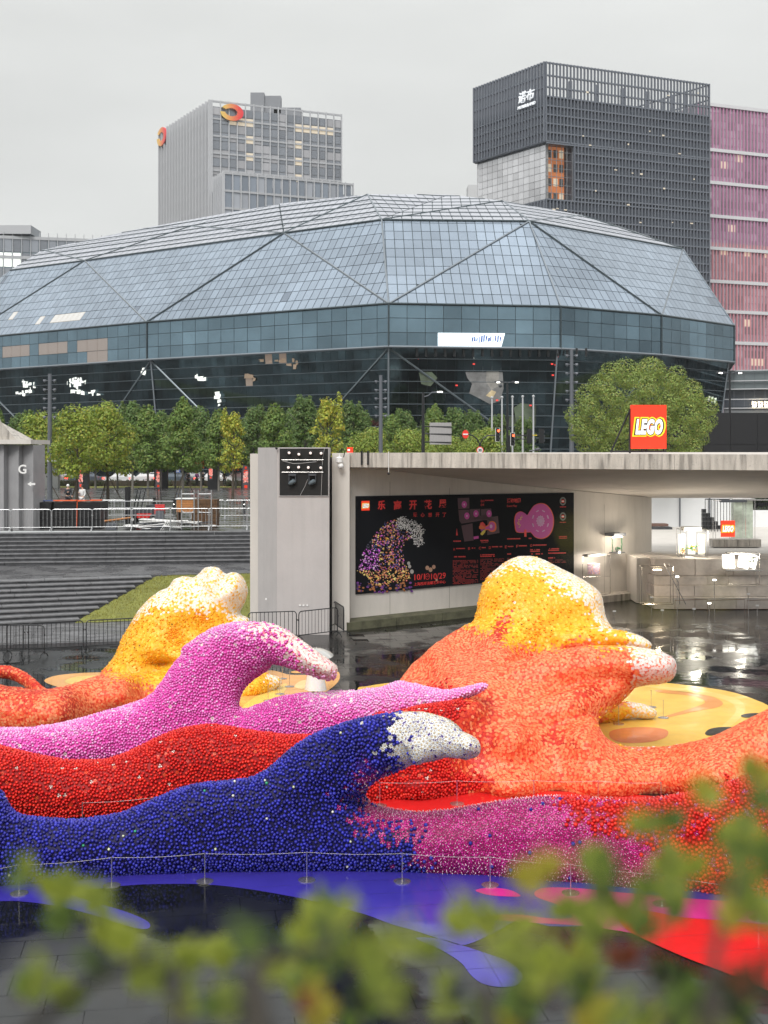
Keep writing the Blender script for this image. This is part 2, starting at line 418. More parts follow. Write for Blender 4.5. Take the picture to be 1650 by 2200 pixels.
mb.build('landing', M_wetpave)['kind'] = 'structure'
# joints of the landing paving are thin recessed strips
mb = MB()   # lower paving with kerb
lp = [GD(-450, 39.6, .12), GD(0, 40.7, .12), GD(300, 41.6, .12), GD(556, 43.6, .12), GD(556, 47.2, .12), GD(170, 46.3, .12), GD(-450, 44.6, .12)]
mb.add(lp, [tuple(range(7))])
for i in range(3): a, b = lp[i], lp[i+1]; mb.add([a, b, Vector((b.x, b.y, -.05)), Vector((a.x, a.y, -.05))], [(0, 3, 2, 1)])
mb.build('lower_paving', M_wetpave)['kind'] = 'structure'
# paver rows on the lower paving
pv = MB(); d0 = (lp[2]-lp[1]).normalized(); n0 = Vector((-d0.y, d0.x, 0)); org = Vector((lp[1].x, lp[1].y, .12))
for r in range(0, 17):
    for c in range(-9, 15):
        s = c*.62+(r % 2)*.31; t = .28+r*.245
        p = org+d0*s+n0*t
        if p.y > 44.9+.19*(p.x+13.9)+.9: continue
        x, y = proj(p)
        if not (-40 < x < 560): continue
        q = [p, p+d0*.6, p+d0*.6+n0*.228, p+n0*.228]; h = .128+random.uniform(0, .006)
        pv.tone = (random.uniform(.7, 1.5),)*3; pv.hexa([Vector((v.x, v.y, .1)) for v in q], [Vector((v.x, v.y, h)) for v in q])
pv.build('paving_blocks', mat('paver', (.10, .10, .105), .3, attr=True, nscale=3, namt=.3, rvar=.2), bpy.data.objects['lower_paving'], kind='stuff')

# grass slope right of the lower steps
gp = [GD(160, 45.8, .13), GD(552, 47.3, .13), GD(556, 52.9, 1.27), GD(335, 51.8, 1.27)]
mb = MB(); N = 14
for j in range(N+1):
    for i in range(N+1):
        a = gp[0].lerp(gp[1], i/N); b = gp[3].lerp(gp[2], i/N); p = a.lerp(b, j/N); e = math.sin(math.pi*i/N)*math.sin(math.pi*j/N)
        mb.v.append((p.x, p.y, p.z+.10*e+.03*noise.noise(p*1.3)))
mb.f = [(j*(N+1)+i, j*(N+1)+i+1, (j+1)*(N+1)+i+1, (j+1)*(N+1)+i) for j in range(N) for i in range(N)]; mb.m = [0]*len(mb.f)
gs = mb.build('grass_bank', M_grass, smooth=True); gs['kind'] = 'structure'
bl = MB()
for k in range(9000):
    u, t = random.random(), random.random(); a = gp[0].lerp(gp[1], u); b = gp[3].lerp(gp[2], u); p = a.lerp(b, t)
    e = math.sin(math.pi*u)*math.sin(math.pi*t); z = p.z+.10*e+.03*noise.noise(p*1.3)-.01; h = random.uniform(.04, .09); an = random.uniform(0, 6.28); dx, dy = .012*math.cos(an), .012*math.sin(an)
    lx, ly = random.uniform(-.03, .03), random.uniform(-.03, .03); c = random.uniform(.6, 1.35); bl.tone = (c*random.uniform(.85, 1.15), c, c*.8)
    bl.add([(p.x-dx, p.y-dy, z), (p.x+dx, p.y+dy, z), (p.x+lx, p.y+ly, z+h)], [(0, 1, 2)])
bl.build('grass', mat('grass_blade', (.22, .21, .04), .8, attr=True), gs, kind='stuff')

# ================================================================ BUILDINGS
M_roofglass = mat('pale_roof_glass', (.35, .42, .50), .22, metal=.75, attr=True, nscale=.12, namt=.12)
M_roofmetal = mat('pale_roof_metal', (.46, .48, .53), .42, metal=.45, attr=True)
M_band = mat('blue_band_glass', (.145, .215, .262), .12, metal=.85, attr=True, nscale=.10, namt=.25)
M_low = mat('dark_lower_glass', (.060, .090, .105), .05, metal=.92, attr=True, nscale=.3, namt=.7)  # strong noise in the colour stands in for varied reflections
M_mull = mat('mullion', (.05, .07, .08), .4, metal=.5)
M_mullp = mat('pale_beam', (.22, .25, .28), .4, metal=.5)
M_glow = mat('lit_room', (.20, .2, .2), .15, emit=(.75, .52, .38), estr=.15, attr=True, metal=.3)
M_rl = mat('lit_roof_room', (.42, .45, .5), .25, emit=(.9, .75, .5), estr=.28, metal=.5)
M_glow2 = mat('bright_window', (.5, .5, .48), .3, emit=(.9, .95, .88), estr=.75)
M_lit2 = mat('warm_interior', (.14, .11, .09), .3, emit=(1, .70, .42), estr=.15)
M_screen = mat('lit_screen', (.8, .9, .95), .4, emit=(.75, .88, .95), estr=.85)

def Z(px, y_or_d, z): return GD(px, y_or_d, z)
T = {}
T['a'] = Z(-190, 212, 24.6); T['b'] = Z(-85, 197.5, 24.6); T['c'] = Z(315, 170.5, 24.6); T['d'] = Z(835, 148.7, 24.6); T['e'] = Z(1205, 151.8, 24.6); T['f'] = Z(1422, 161.8, 24.6); T['g'] = Z(1578, 175.6, 24.6); T['h'] = Z(1560, 205, 24.6); T['i'] = Z(1200, 250, 24.6); T['j'] = Z(300, 262, 24.6)
S = {'a': Z(22, 205, 37), 'b': Z(182, 194.5, 37), 'c': Z(610, 169.6, 37), 'd': Z(820, 159.8, 37), 'e': Z(1137, 160.8, 37), 'f': Z(1467, 183.2, 37)}
def at_y(px, y, z): return GD(px, F*(z-EYE)/(HY-y), z)
Rr = {'a': at_y(92, 537, 41.0), 'b': at_y(300, 492, 43), 'c': at_y(412, 486, 41.6), 'd': at_y(600, 438, 43.5), 'e': at_y(790, 418, 43), 'f': at_y(965, 419, 44), 'g': at_y(1080, 432, 42), 'h': at_y(1250, 463, 41.2), 'i': at_y(1370, 500, 40.6)}
CT = GD(760, 215, 43.2)
arena = empty('glass_arena', (4, 165, 2.7), label='huge faceted glass arena with pale blue roof panes and dark lower storeys', cat='arena')
panes = []
def inpoly_(poly, x, y):
    c = False; j = len(poly)-1
    for i in range(len(poly)):
        if (poly[i][1] > y) != (poly[j][1] > y) and x < (poly[j][0]-poly[i][0])*(y-poly[i][1])/(poly[j][1]-poly[i][1])+poly[i][0]: c = not c
        j = i
    return c
def ch_steep(c, i, j, x, y):
    t = 1+.05*math.sin(i*1.7+j*3.1)+random.uniform(-.07, .05)
    t *= .93+.22*noise.noise(Vector((x*.006, y*.012, 3)))
    if 20 < x < 180 and (y < 690 and y > 676) and random.random() < .5: return 'roomlight', (1, 1, 1)
    if random.random() < .006: return 'roof', (.6, .6, .62)
    return 'roof', (t, t, t*1.01)
def ch_band(c, i, j, x, y):
    t = 1.25+random.uniform(-.13, .13)+.4*noise.noise(Vector((x*.012, y*.02, 1)))
    if 0 < x < 245 and 736 < y < 768 and (i % 4): return 'glow', (1, 1, 1)
    if x > 1206: t *= .72+.9*max(0, noise.noise(Vector((x*.013, y*.013, 7))))  # right-hand panes darker, reflection patches painted into their tone
    return 'band', (t, t, t)
def ch_low(c, i, j, x, y):
    t = .75+random.uniform(-.2, .2)+.9*max(0, noise.noise(Vector((x*.012, y*.02, 5))))
    for lx, ly, rx, ry, pr in ((163, 825, 20, 15, .6), (60, 828, 16, 11, .5), (310, 797, 10, 10, .8), (468, 850, 7, 18, .8), (535, 815, 25, 16, .3), (605, 775, 45, 14, .45), (1020, 770, 8, 20, .25)):
        if ((x-lx)/rx)**2+((y-ly)/ry)**2 < 1 and lx > 500 and random.random() < pr: return 'glow', (1, .9, .8)
    if False and inpoly_([(1002, 795), (1040, 772), (1078, 776), (1082, 850), (1052, 868), (985, 838)], x, y): return 'reflect_tone', (random.uniform(.8, 1.2),)*3
    if inpoly_([(1105, 870), (1150, 860), (1148, 925), (1100, 920)], x, y): return 'reflect_tone', (.28, .36, .25)
    if y < 775+abs(x-1000)*.01: t *= 1.7
    return 'low', (t, t*1.05, t*1.05)
steep = [('a', 'b', None, 'a')]
tri = [([T['b'], T['c'], S['b']]), ([T['b'], S['b'], S['a']]), ([T['a'], T['b'], S['a']]), ([T['c'], S['c'], S['b']]), ([T['c'], T['d'], S['c']]), ([T['d'], S['d'], S['c']]), ([T['d'], S['e'], S['d']]), ([T['d'], T['e'], S['e']]), ([T['e'], T['f'], S['e']]), ([T['f'], S['f'], S['e']]), ([T['f'], T['g'], S['f']]), ([T['g'], T['h'], S['f']])]
core = MB()
for t in tri:
    facet_panes(t, 1.2, 1.77, panes, ch_steep, gap=.09, z0=24.6); core.add(t, [(0, 1, 2)])
def ch_roof(c, i, j, x, y):
    t = 1+random.uniform(-.05, .05); return 'metal', (t, t, t)
rt = [([S['a'], S['b'], Rr['a']]), ([S['b'], Rr['c'], Rr['a']]), ([S['b'], S['c'], Rr['c']]), ([Rr['a'], Rr['c'], Rr['b']]), ([Rr['c'], Rr['d'], Rr['b']]), ([Rr['c'], S['c'], Rr['d']]), ([S['c'], Rr['e'], Rr['d']]), ([S['c'], S['d'], Rr['e']]), ([S['d'], Rr['f'], Rr['e']]), ([S['d'], Rr['g'], Rr['f']]), ([S['d'], S['e'], Rr['g']]), ([S['e'], Rr['h'], Rr['g']]), ([S['e'], S['f'], Rr['h']]), ([Rr['h'], S['f'], Rr['i']])]
for t in rt:
    facet_panes(t, 1.35, 2.6, panes, ch_roof, gap=.11, z0=37); core.add(t, [(0, 1, 2)])
# far side and top close the solid
ring = [S['a'], Rr['a'], Rr['b'], Rr['d'], Rr['e'], Rr['f'], Rr['g'], Rr['h'], Rr['i'], S['f']]
for a, b in zip(ring, ring[1:]): core.add([a, b, CT], [(0, 1, 2)])
for a, b in ((S['f'], T['h']), (T['h'], T['i']), (T['i'], T['j']), (T['j'], T['a']), (T['a'], S['a'])): core.add([a, b, CT], [(0, 1, 2)])
ks = ['a', 'b', 'c', 'd', 'e', 'f', 'g', 'h', 'i', 'j']
cen = Vector((0, 195, 0))
def inset(p, f, z): v = Vector((cen.x+(p.x-cen.x)*f, cen.y+(p.y-cen.y)*f, z)); return v
for i in range(len(ks)):
    a, b = T[ks[i]], T[ks[(i+1) % len(ks)]]
    A, B = inset(a, 1, 19.3), inset(b, 1, 19.3)
    q = [A, B, b, a]; core.add(q, [(0, 1, 2, 3)])
    la_, lb_ = inset(a, .985, 19.3), inset(b, .985, 19.3); ga, gb = inset(a, .945, 2.6), inset(b, .945, 2.6)
    core.add([ga, gb, lb_, la_], [(0, 1, 2, 3)]); core.add([la_, lb_, B, A], [(0, 1, 2, 3)])
    if ks[i] in 'abcdefg':
        facet_panes(q, 2.28, 1.765, panes, ch_band, gap=.07, z0=19.3)
        facet_panes([ga, gb, lb_, la_], 1.17, 1.40, panes, ch_low, gap=.035, z0=19.3)
core.build('core', M_mull, arena)
emit_panes(arena, panes, {'roof': M_roofglass, 'metal': M_roofmetal, 'band': M_band, 'low': M_low, 'glow': M_glow, 'bright': M_glow2, 'roomlight': M_rl, 'reflect_tone': mat('reflect_tone_glass', (.34, .33, .33), .25, metal=.2, attr=True, nscale=.25, namt=.4)})  # last entry: panes with a reflection painted as a matte tone
# structural lines over the skin
def beam(a, b, r, m, name='rib'):
    o = Vector((0, 0, EYE)); off = (o-(a+b)/2).normalized()*.22
    mb = MB(); mb.tube([a+off, b+off], r, 5); mb.build(name, m, arena)
for a, b, r, m in ((T['b'], S['b'], .17, M_mull), (T['c'], S['b'], .16, M_mullp), (T['c'], S['c'], .17, M_mull), (T['d'], S['c'], .16, M_mullp), (T['d'], S['d'], .17, M_mullp), (T['d'], S['e'], .17, M_mullp), (T['e'], S['e'], .17, M_mullp), (T['f'], S['e'], .19, M_mull), (T['f'], S['f'], .16, M_mullp), (T['g'], S['f'], .16, M_mullp)): beam(a, b, r*.78, m)
for pts in ([S['a'], S['b'], S['c'], S['d'], S['e'], S['f']], [T['a'], T['b'], T['c'], T['d'], T['e'], T['f'], T['g']]):
    for a, b in zip(pts, pts[1:]): beam(a, b, .15, M_mull, 'eave_rib')
for a, b, m in ((S['b'], Rr['c'], M_mull), (S['b'], Rr['a'], M_mullp), (S['c'], Rr['c'], M_mullp), (S['c'], Rr['e'], M_mull), (S['d'], Rr['e'], M_mullp), (S['d'], Rr['g'], M_mull), (S['e'], Rr['g'], M_mullp), (S['e'], Rr['h'], M_mullp), (Rr['h'], S['f'], M_mull)): beam(a, b, .15, m, 'roof_rib')
# long roof louvre bars (level lines of the low roof)
for t in rt:
    for zz in np.arange(37.9, 44, .95):
        hit = []
        for i in range(3):
            a, b = t[i], t[(i+1) % 3]
            if (a.z-zz)*(b.z-zz) < 0: hit.append(a.lerp(b, (zz-a.z)/(b.z-a.z)))
        if len(hit) == 2 and (hit[0]-hit[1]).length > 1: beam(hit[0], hit[1], .14, M_mull, 'roof_louvre')
M_transom = mat('transom_grey', (.14, .17, .19), .4, metal=.4)
for i in range(7):
    a, b = T[ks[i]], T[ks[(i+1) % 10]]
    for z in np.arange(19.3-1.4, 3, -1.4):
        f = .945+(.985-.945)*(z-2.6)/(19.3-2.6); pa, pb = inset(a, f, z), inset(b, f, z); o = Vector((0, -.22, 0)); mb = MB(); mb.tube([pa+o, pb+o], .045, 4); mb.build('transom', M_transom, arena)
    beam(inset(a, 1, 19.3), a, .12, M_mull, 'corner_rib'); beam(inset(a, 1, 19.3), inset(b, 1, 19.3), .16, M_mullp, 'sill_rib')
    beam(inset(a, .945, 2.6), inset(a, .985, 19.3), .13, M_mullp, 'corner_rib')
def lowpt(ki, fr, z):
    a, b = T[ks[ki]], T[ks[ki+1]]; p = a.lerp(b, fr); f = .945+(.985-.945)*(z-2.6)/(16.7); return inset(p, f, z)
for (k1, f1, k2, f2) in ((2, 0, 1, .62), (2, 0, 2, .42), (3, 0, 2, .60), (3, 0, 3, .95), (5, 0, 4, .35), (5, 0, 5, .6), (1, 0.02, 1, .45)):
    beam(lowpt(k1, f1, 19.2), lowpt(k2, f2, 5.5), .13, M_transom, 'brace')
for lx, ly, rx, ry, n in ((163, 822, 22, 11, 26), (165, 840, 18, 7, 10), (60, 826, 18, 11, 16), (45, 845, 10, 5, 5), (308, 797, 7, 9, 9), (468, 850, 6, 14, 9), (430, 812, 10, 7, 7), (230, 782, 8, 8, 7), (605, 778, 50, 12, 12), (540, 812, 22, 10, 5), (1015, 765, 12, 5, 5), (1057, 760, 6, 10, 5), (200, 845, 14, 6, 6)):
    ki = 1 if lx < 315 else (2 if lx < 835 else 3); pa, pb = inset(T[ks[ki]], .966, 0), inset(T[ks[ki+1]], .966, 0); dv = (pb-pa).normalized(); nv = Vector((dv.y, -dv.x, 0)); nv = nv if nv.y < 0 else -nv
    for k in range(n):
        q = plane_hit(random.gauss(lx, rx*.45), random.gauss(ly, ry*.45), pa+nv*.75, nv); a_, h_ = random.uniform(.06, .42), random.uniform(.05, .3); mb = MB(); j = lambda: random.uniform(-.08, .08)
        mb.prism([q+dv*(-a_+j())+Vector((0, 0, -h_+j())), q+dv*(a_+j())+Vector((0, 0, -h_+j())), q+dv*(a_+j())+Vector((0, 0, h_+j())), q+dv*(-a_+j())+Vector((0, 0, h_+j()))], -nv*.05); mb.build('lit_interior', M_glow2 if lx not in (605, 540) else M_lit2, arena)
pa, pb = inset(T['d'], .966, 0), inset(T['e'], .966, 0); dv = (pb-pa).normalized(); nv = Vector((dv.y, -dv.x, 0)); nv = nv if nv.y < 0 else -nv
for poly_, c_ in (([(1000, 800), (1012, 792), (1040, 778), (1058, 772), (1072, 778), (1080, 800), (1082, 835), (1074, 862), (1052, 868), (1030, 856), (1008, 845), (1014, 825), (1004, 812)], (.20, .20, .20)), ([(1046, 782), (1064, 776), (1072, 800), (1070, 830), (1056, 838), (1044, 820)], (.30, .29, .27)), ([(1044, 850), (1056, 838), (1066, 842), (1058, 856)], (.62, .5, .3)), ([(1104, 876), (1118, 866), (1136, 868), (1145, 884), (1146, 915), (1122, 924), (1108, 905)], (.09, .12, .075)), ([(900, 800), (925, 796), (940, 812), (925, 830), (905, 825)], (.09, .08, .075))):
    mb = MB(); mb.prism([plane_hit(x_, y_, pa+nv*(.62+.05*c_[0]), nv) for x_, y_ in poly_][::-1], -nv*.03); mb.build('painted_reflection', mat('reflect_tone_%d' % int(c_[0]*1000), c_, .5, nscale=.5, namt=.5, bump=.3, bscale=.4), arena)  # flat grey shapes paint the bright reflections onto the lower glass
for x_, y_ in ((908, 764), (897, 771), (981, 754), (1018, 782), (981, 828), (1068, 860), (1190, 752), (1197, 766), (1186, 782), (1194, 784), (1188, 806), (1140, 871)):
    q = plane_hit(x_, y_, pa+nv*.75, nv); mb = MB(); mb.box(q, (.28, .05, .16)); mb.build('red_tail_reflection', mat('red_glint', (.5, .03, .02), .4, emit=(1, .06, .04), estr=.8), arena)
# dark grille row under the band and the lit screen in the band
n_ = (T['e']-T['d']).cross(Vector((0, 0, 1))).normalized(); n_ = n_ if n_.y < 0 else -n_
def onband(px, py, off): return plane_hit(px, py, T['d']+n_*off, n_)
mb = MB(); q = [onband(941, 744, .2), onband(1077, 745, .2), onband(1085, 716, .2), onband(941, 715, .2)]; mb.prism(q, -n_*.1); mb.build('video_screen', M_screen, arena)
M_bluep = mat('blue_print', (.05, .1, .4), .5)
for k in range(13):
    x = 1013+k*5; h = random.uniform(8, 16); mb = MB(); y = 728+random.uniform(-2, 2); q = [onband(x, y+h/2, .24), onband(x+random.uniform(1.6, 4), y+h/2-1, .24), onband(x+random.uniform(2, 5), y-h/2, .24), onband(x+1, y-h/2+1, .24)]; mb.prism(q, -n_*.03); mb.build('screen_stroke', M_bluep, arena)
# posts of the dark grille row
for k in range(19):
    mb = MB(); x = 893+k*20.2; q = [onband(x, 766, -.55), onband(x+4.5, 766, -.55), onband(x+4.5, 748, -.55), onband(x, 748, -.55)]; mb.prism(q, n_*.12); mb.build('grille_post', M_black, arena)

# ---- generic prism tower
def tower(root, pts, z1, z0=2.6, m=None):
    mb = MB(); b = [Vector((p.x, p.y, z0)) for p in pts]; t = [Vector((p.x, p.y, z1)) for p in pts]; n = len(pts)
    mb.add(b+t, [tuple(range(n))[::-1], tuple(range(n, 2*n))]+[(i, (i+1) % n, (i+1) % n+n, i+n) for i in range(n)])
    return mb.build('core', m, root)
def fins(root, A, B, z0, z1, step, wdt, dep, m, name='fin', single=True):
    A = Vector((A.x, A.y, 0)); B = Vector((B.x, B.y, 0)); d = (B-A); L = d.length; d /= L; n = Vector((d.y, -d.x, 0)); 
    if n.dot(-A) < 0: n = -n
    k = max(1, round(L/step)); rz = math.atan2(d.y, d.x); all_ = MB()
    for i in range(k+1):
        p = A+d*(L*i/k)+n*(dep/2+.02); c = Vector((p.x, p.y, (z0+z1)/2))
        mb = MB() if single else all_; mb.box(c, (wdt, dep, z1-z0), rz)
        if single: mb.build(name, m, root)
    if not single: all_.build(name, m, root, kind='stuff')
    return d, n
def hbars(root, A, B, zs, h, dep, m, name='spandrel_band'):
    A = Vector((A.x, A.y, 0)); B = Vector((B.x, B.y, 0)); d = (B-A); L = d.length; d /= L; n = Vector((d.y, -d.x, 0))
    if n.dot(-A) < 0: n = -n
    for z in zs:
        c = (A+B)/2+n*(dep/2+.01); mb = MB(); mb.box((c.x, c.y, z), (L, dep, h), math.atan2(d.y, d.x)); mb.build(name, m, root)

M_tg = mat('grey_tower_glass', (.30, .32, .355), .18, metal=.6, attr=True, nscale=.05, namt=.1)
M_tgl = mat('pale_blind_glass', (.42, .42, .44), .35, metal=.4, attr=True)
M_finw = mat('white_fin', (.47, .48, .50), .5)
M_fing = mat('grey_fin', (.40, .41, .43), .5)
M_tcore = mat('tower_core_grey', (.20, .21, .23), .6)
M_lit = mat('lit_office', (.4, .37, .33), .3, emit=(1, .82, .55), estr=.32)
# left grey office tower
d1, d2, d3 = 300., 330., 313.
c0 = GD(455, d1); c1 = GD(347, d2); c2 = GD(733, d3); c3 = c1+(c2-c0)
zt = EYE+750*d1/F
tl = empty('office_tower', (c0.x, c0.y, 2.7), label='pale grey office tower with dense white fins and red yellow ring emblems on top', cat='tower')
tower(tl, [c0, c2, c3, c1], zt-1.5, m=M_tcore)
fins(tl, c0, c1, 20, zt, 2.0, .35, .9, M_finw); fins(tl, c0, c2, 20, zt, 2.16, .22, .55, M_finw)
pl = []
def ch_tl(c, i, j, x, y):
    t = random.uniform(.85, 1.12)
    if (498 < x < 520 and 255 < y < 275) or (655 < x < 712 and 272 < y < 290) or (690 < x < 706 and 345 < y < 362) and random.random() < .8: return 'lit', (1, 1, 1)
    if x > 635 and x < 646 and j % 2 == 0: return 'lit', (1, 1, 1)
    if 530 < x < 541 and j % 2 == 0: return ('lit' if random.random() < .6 else 'b'), (1.1, 1.1, 1.1)
    return ('b' if random.random() < .25 else 'g'), (t, t, t)
facet_panes([Vector((c0.x, c0.y, 30)), Vector((c2.x, c2.y, 30)), Vector((c2.x, c2.y, zt-1.5)), Vector((c0.x, c0.y, zt-1.5))], 2.16, 2.13, pl, ch_tl, gap=.25, z0=zt-1.5)
emit_panes(tl, pl, {'g': M_tg, 'b': M_tgl, 'lit': M_lit}, limit=250)
hbars(tl, c0, c2, [zt-.3-4.26*k for k in range(16)], .45, .3, M_fing); hbars(tl, c0, c1, [zt-.3-4.26*k for k in range(16)], .3, .3, M_fing)
# rooftop plant
mb = MB(); p = GD(557, 318, 0); mb.box((p.x-.3, p.y, zt+2.8), (3.6, 4, 7.6)); mb.box((p.x+3.6, p.y, zt+3.6), (4.4, 3, 4.6)); mb.box((p.x+7.5, p.y, zt+1.6), (7, 3, 2.4)); mb.build('roof_plant', M_tcore, tl)
# ring emblems (a swirled crescent ring, red to yellow)
def emblem(root, c, xd, size, nrm):
    m = bpy.data.materials.get('ring_enamel')
    if not m:
        m = mat('ring_enamel', (1, 1, 1), .4, attr=True)
    mb = MB(); n = 40
    fr, bk = [], []
    for k in range(n+1):
        t = k/n; an = math.radians(150-330*t) if True else 0
        wdt = .42*math.sin(math.pi*(t*.82+.09))**.7+.03
        ro = 1.0; ri = 1-wdt*1.25
        cx_ = .18
        po = Vector((ro*math.cos(an)*1.15, ro*math.sin(an)*.82)); pi = Vector((ri*math.cos(an)*1.0+cx_*(1-ri), ri*math.sin(an)*.72-.02))
        fr.append((po, pi, t))
    vs = []; fs = []; cs = []
    for po, pi, t in fr:
        for q in (po, pi):
            for o in (0, .35):
                w_ = c+xd*(q.x*size)+Vector((0, 0, q.y*size))+nrm*(.7+o); vs.append(w_)
                s = max(0, min(1, .5+.55*q.x)); cs.append((.75, .50*(1-s)**1.2+.03, .09*(1-s)+.05))
    for k in range(n):
        a = k*4; b = a+4
        fs += [(a+1, b+1, b+3, a+3), (a, a+2, b+2, b), (a, b, b+1, a+1), (a+2, a+3, b+3, b+2)]
    mb.add(vs, fs); mb.c = cs; mb.build('ring_emblem', m, root)
dx = (c2-c0).normalized(); nn = Vector((dx.y, -dx.x, 0)); emblem(tl, Vector((c0.x, c0.y, 0))+dx*4.9+Vector((0, 0, EYE+726*d1/F)), dx, 2.55, nn)
dx = (c0-c1).normalized(); nn = Vector((-abs(dx.y), -abs(dx.x), 0)).normalized(); emblem(tl, Vector((c1.x, c1.y, 0))+dx*2.6+Vector((0, 0, EYE+672*327/F)), dx, 3.0, nn)
# lower setback block in front of it
e0, e1, e2 = GD(458, 296), GD(758, 309), GD(470, 291); 
lb = empty('office_podium', (e0.x, e0.y, 2.7), label='lower glass block stepping out in front of the pale grey office tower', cat='office block')
p0 = GD(462, 296); p1 = GD(481, 290); p2 = GD(758, 303); p3 = p2+Vector((-4, 12, 0)); p4 = p0+Vector((-4, 12, 0)); zb = EYE+(965-372)*290/F
tower(lb, [p0, p1, p2, p3, p4], zb-2.6, m=M_tcore)
pl = []
def ch_lb(c, i, j, x, y):
    t = random.uniform(.85, 1.15); return ('g' if random.random() < .75 else 'b'), (t*.95, t, t*1.05)
facet_panes([Vector((p1.x, p1.y, 35)), Vector((p2.x, p2.y, 35)), Vector((p2.x, p2.y, zb)), Vector((p1.x, p1.y, zb))], 2.05, 4.2, pl, ch_lb, gap=.25, z0=zb)
facet_panes([Vector((p0.x, p0.y, 35)), Vector((p1.x, p1.y, 35)), Vector((p1.x, p1.y, zb)), Vector((p0.x, p0.y, zb))], 1.7, 4.2, pl, ch_lb, gap=.25, z0=zb)
emit_panes(lb, pl, {'g': M_tg, 'b': M_tgl}, limit=120)
fins(lb, p1, p2, 30, zb+.4, 2.05, .22, .5, M_finw); fins(lb, p0, p1, 30, zb+.4, 1.7, .22, .5, M_finw); hbars(lb, p1, p2, [zb-4.2*k for k in range(7)], .5, .4, M_fing)

# dark tower with a cut-out glass corner
D0, D1_, D2_ = 260., 279., 276.
k0 = GD(1172, D0); k1 = GD(1021, D1_); k2 = GD(1522, D2_); k3 = k1+(k2-k0); zt = EYE+832*D0/F
dt = empty('dark_tower', (k0.x, k0.y, 2.7), label='dark charcoal tower with vertical fins, an open roof screen and a pale glass corner', cat='tower')
M_dk = mat('dark_tower_glass', (.07, .08, .10), .2, metal=.3, attr=True, nscale=.08, namt=.35)
M_dkf = mat('dark_fin', (.135, .15, .18), .5)
M_dkc = mat('dark_core', (.072, .085, .108), .3, nscale=.09, namt=.45)
zc1 = EYE+(HY-305)*D0/F; zc0 = EYE+(HY-430)*D0/F
def shr(z, pts=None): return z
tower(dt, [k0, k2, k3, k1], zc0, m=M_dkc)
# upper body above the notch, solid to 6 m below the open screen
tower(dt, [k0, k2, k3, k1], zt-7.5, z0=zc1, m=M_dkc)
dR = (k2-k0).normalized(); dL = (k1-k0).normalized(); LR = (k2-k0).length; LL = (k1-k0).length
nR = k0+dR*(LR*.165); nb = nR+dL*LL
tower(dt, [nR, k2, k3, k1+dR*(LR*.165)], zc1+.1, z0=zc0-.1, m=M_dkc)
fins(dt, k0, k2, 15, zc0, .86, .22, .5, M_dkf, single=False); fins(dt, k0, k2, zc1, zt, .86, .22, .5, M_dkf, single=False); fins(dt, nR, k2, zc0, zc1, .86, .22, .5, M_dkf, single=False)
fins(dt, k0, k1, 15, zc0, .98, .3, .6, M_dkf, single=False); fins(dt, k0, k1, zc1, zt, .98, .3, .6, M_dkf, single=False)
hbars(dt, k0, k2, [zt-.2, zt-2.9, zt-5.4, zt-7.4], .3, .4, M_dkf, 'screen_rail'); hbars(dt, k0, k1, [zt-.2, zt-2.9, zt-5.4], .3, .4, M_dkf, 'screen_rail')
hbars(dt, k0, k2, [zc1-.2, zc0+.2]+[zt-7.5-1.9*k for k in range(1, 6)]+[zc0-1.9*k for k in range(1, 20)], .3, .42, M_dkf, 'floor_band'); hbars(dt, k0, k1, [zc1]+[zt-7.5-1.9*k for k in range(1, 6)], .3, .5, M_dkc, 'floor_band')
hbars(dt, nR, k2, [zc1-1.9*k for k in range(1, 7)], .3, .42, M_dkf, 'floor_band')
b0, b1_ = k0+Vector((0, 0, 0)), 0
mb = MB()   # back faces of the roof screen seen through the front
for A, B in ((k1, k3), (k2, k3)):
    A = Vector((A.x, A.y, 0)); B = Vector((B.x, B.y, 0)); n = round((B-A).length/1.7)
    for i in range(n+1): p = A.lerp(B, i/n); mb.box((p.x, p.y, zt-3.7), (.3, .3, 7.4))
    for z in (zt-.2, zt-3.6): mb.tube([Vector((A.x, A.y, z)), Vector((B.x, B.y, z))], .2, 4)
for i in range(6): p = k0.lerp(k2, .1+.16*i)+dL*6; mb.box((p.x, p.y, zt-4.5), (.8, .8, 6))
mb.build('roof_screen_back', M_dkf, dt)
# pale glass corner box
pg = []
M_cg = mat('pale_corner_glass', (.66, .66, .68), .12, metal=.6, attr=True)
M_or = mat('orange_interior', (.45, .15, .05), .5, emit=(.9, .3, .1), estr=.22)
M_win = mat('interior_window', (.08, .08, .08), .3)
def up(p, z): return Vector((p.x, p.y, z))
k0i, k1i, nRi = k0+(dL+dR)*.5, k1+dR*.5, nR+dL*.5
def ch_cg(c, i, j, x, y):
    t = random.uniform(.9, 1.1)*(1+.35*noise.noise(Vector((x*.03, y*.015, 2)))); return 'g', (t, t, t)
facet_panes([up(k0i, zc0), up(k1i, zc0), up(k1i, zc1), up(k0i, zc1)], 1.75, 1.55, pg, ch_cg, gap=.09, z0=zc0)
emit_panes(dt, pg, {'g': M_cg}, limit=160)
tower(dt, [k0i+dL*.4+dR*.4, k0i+dL*.4+dR*.9, k1i+dR*.9, k1i+dR*.4], zc1, z0=zc0, m=mat('corner_backing', (.3, .29, .28), .6))
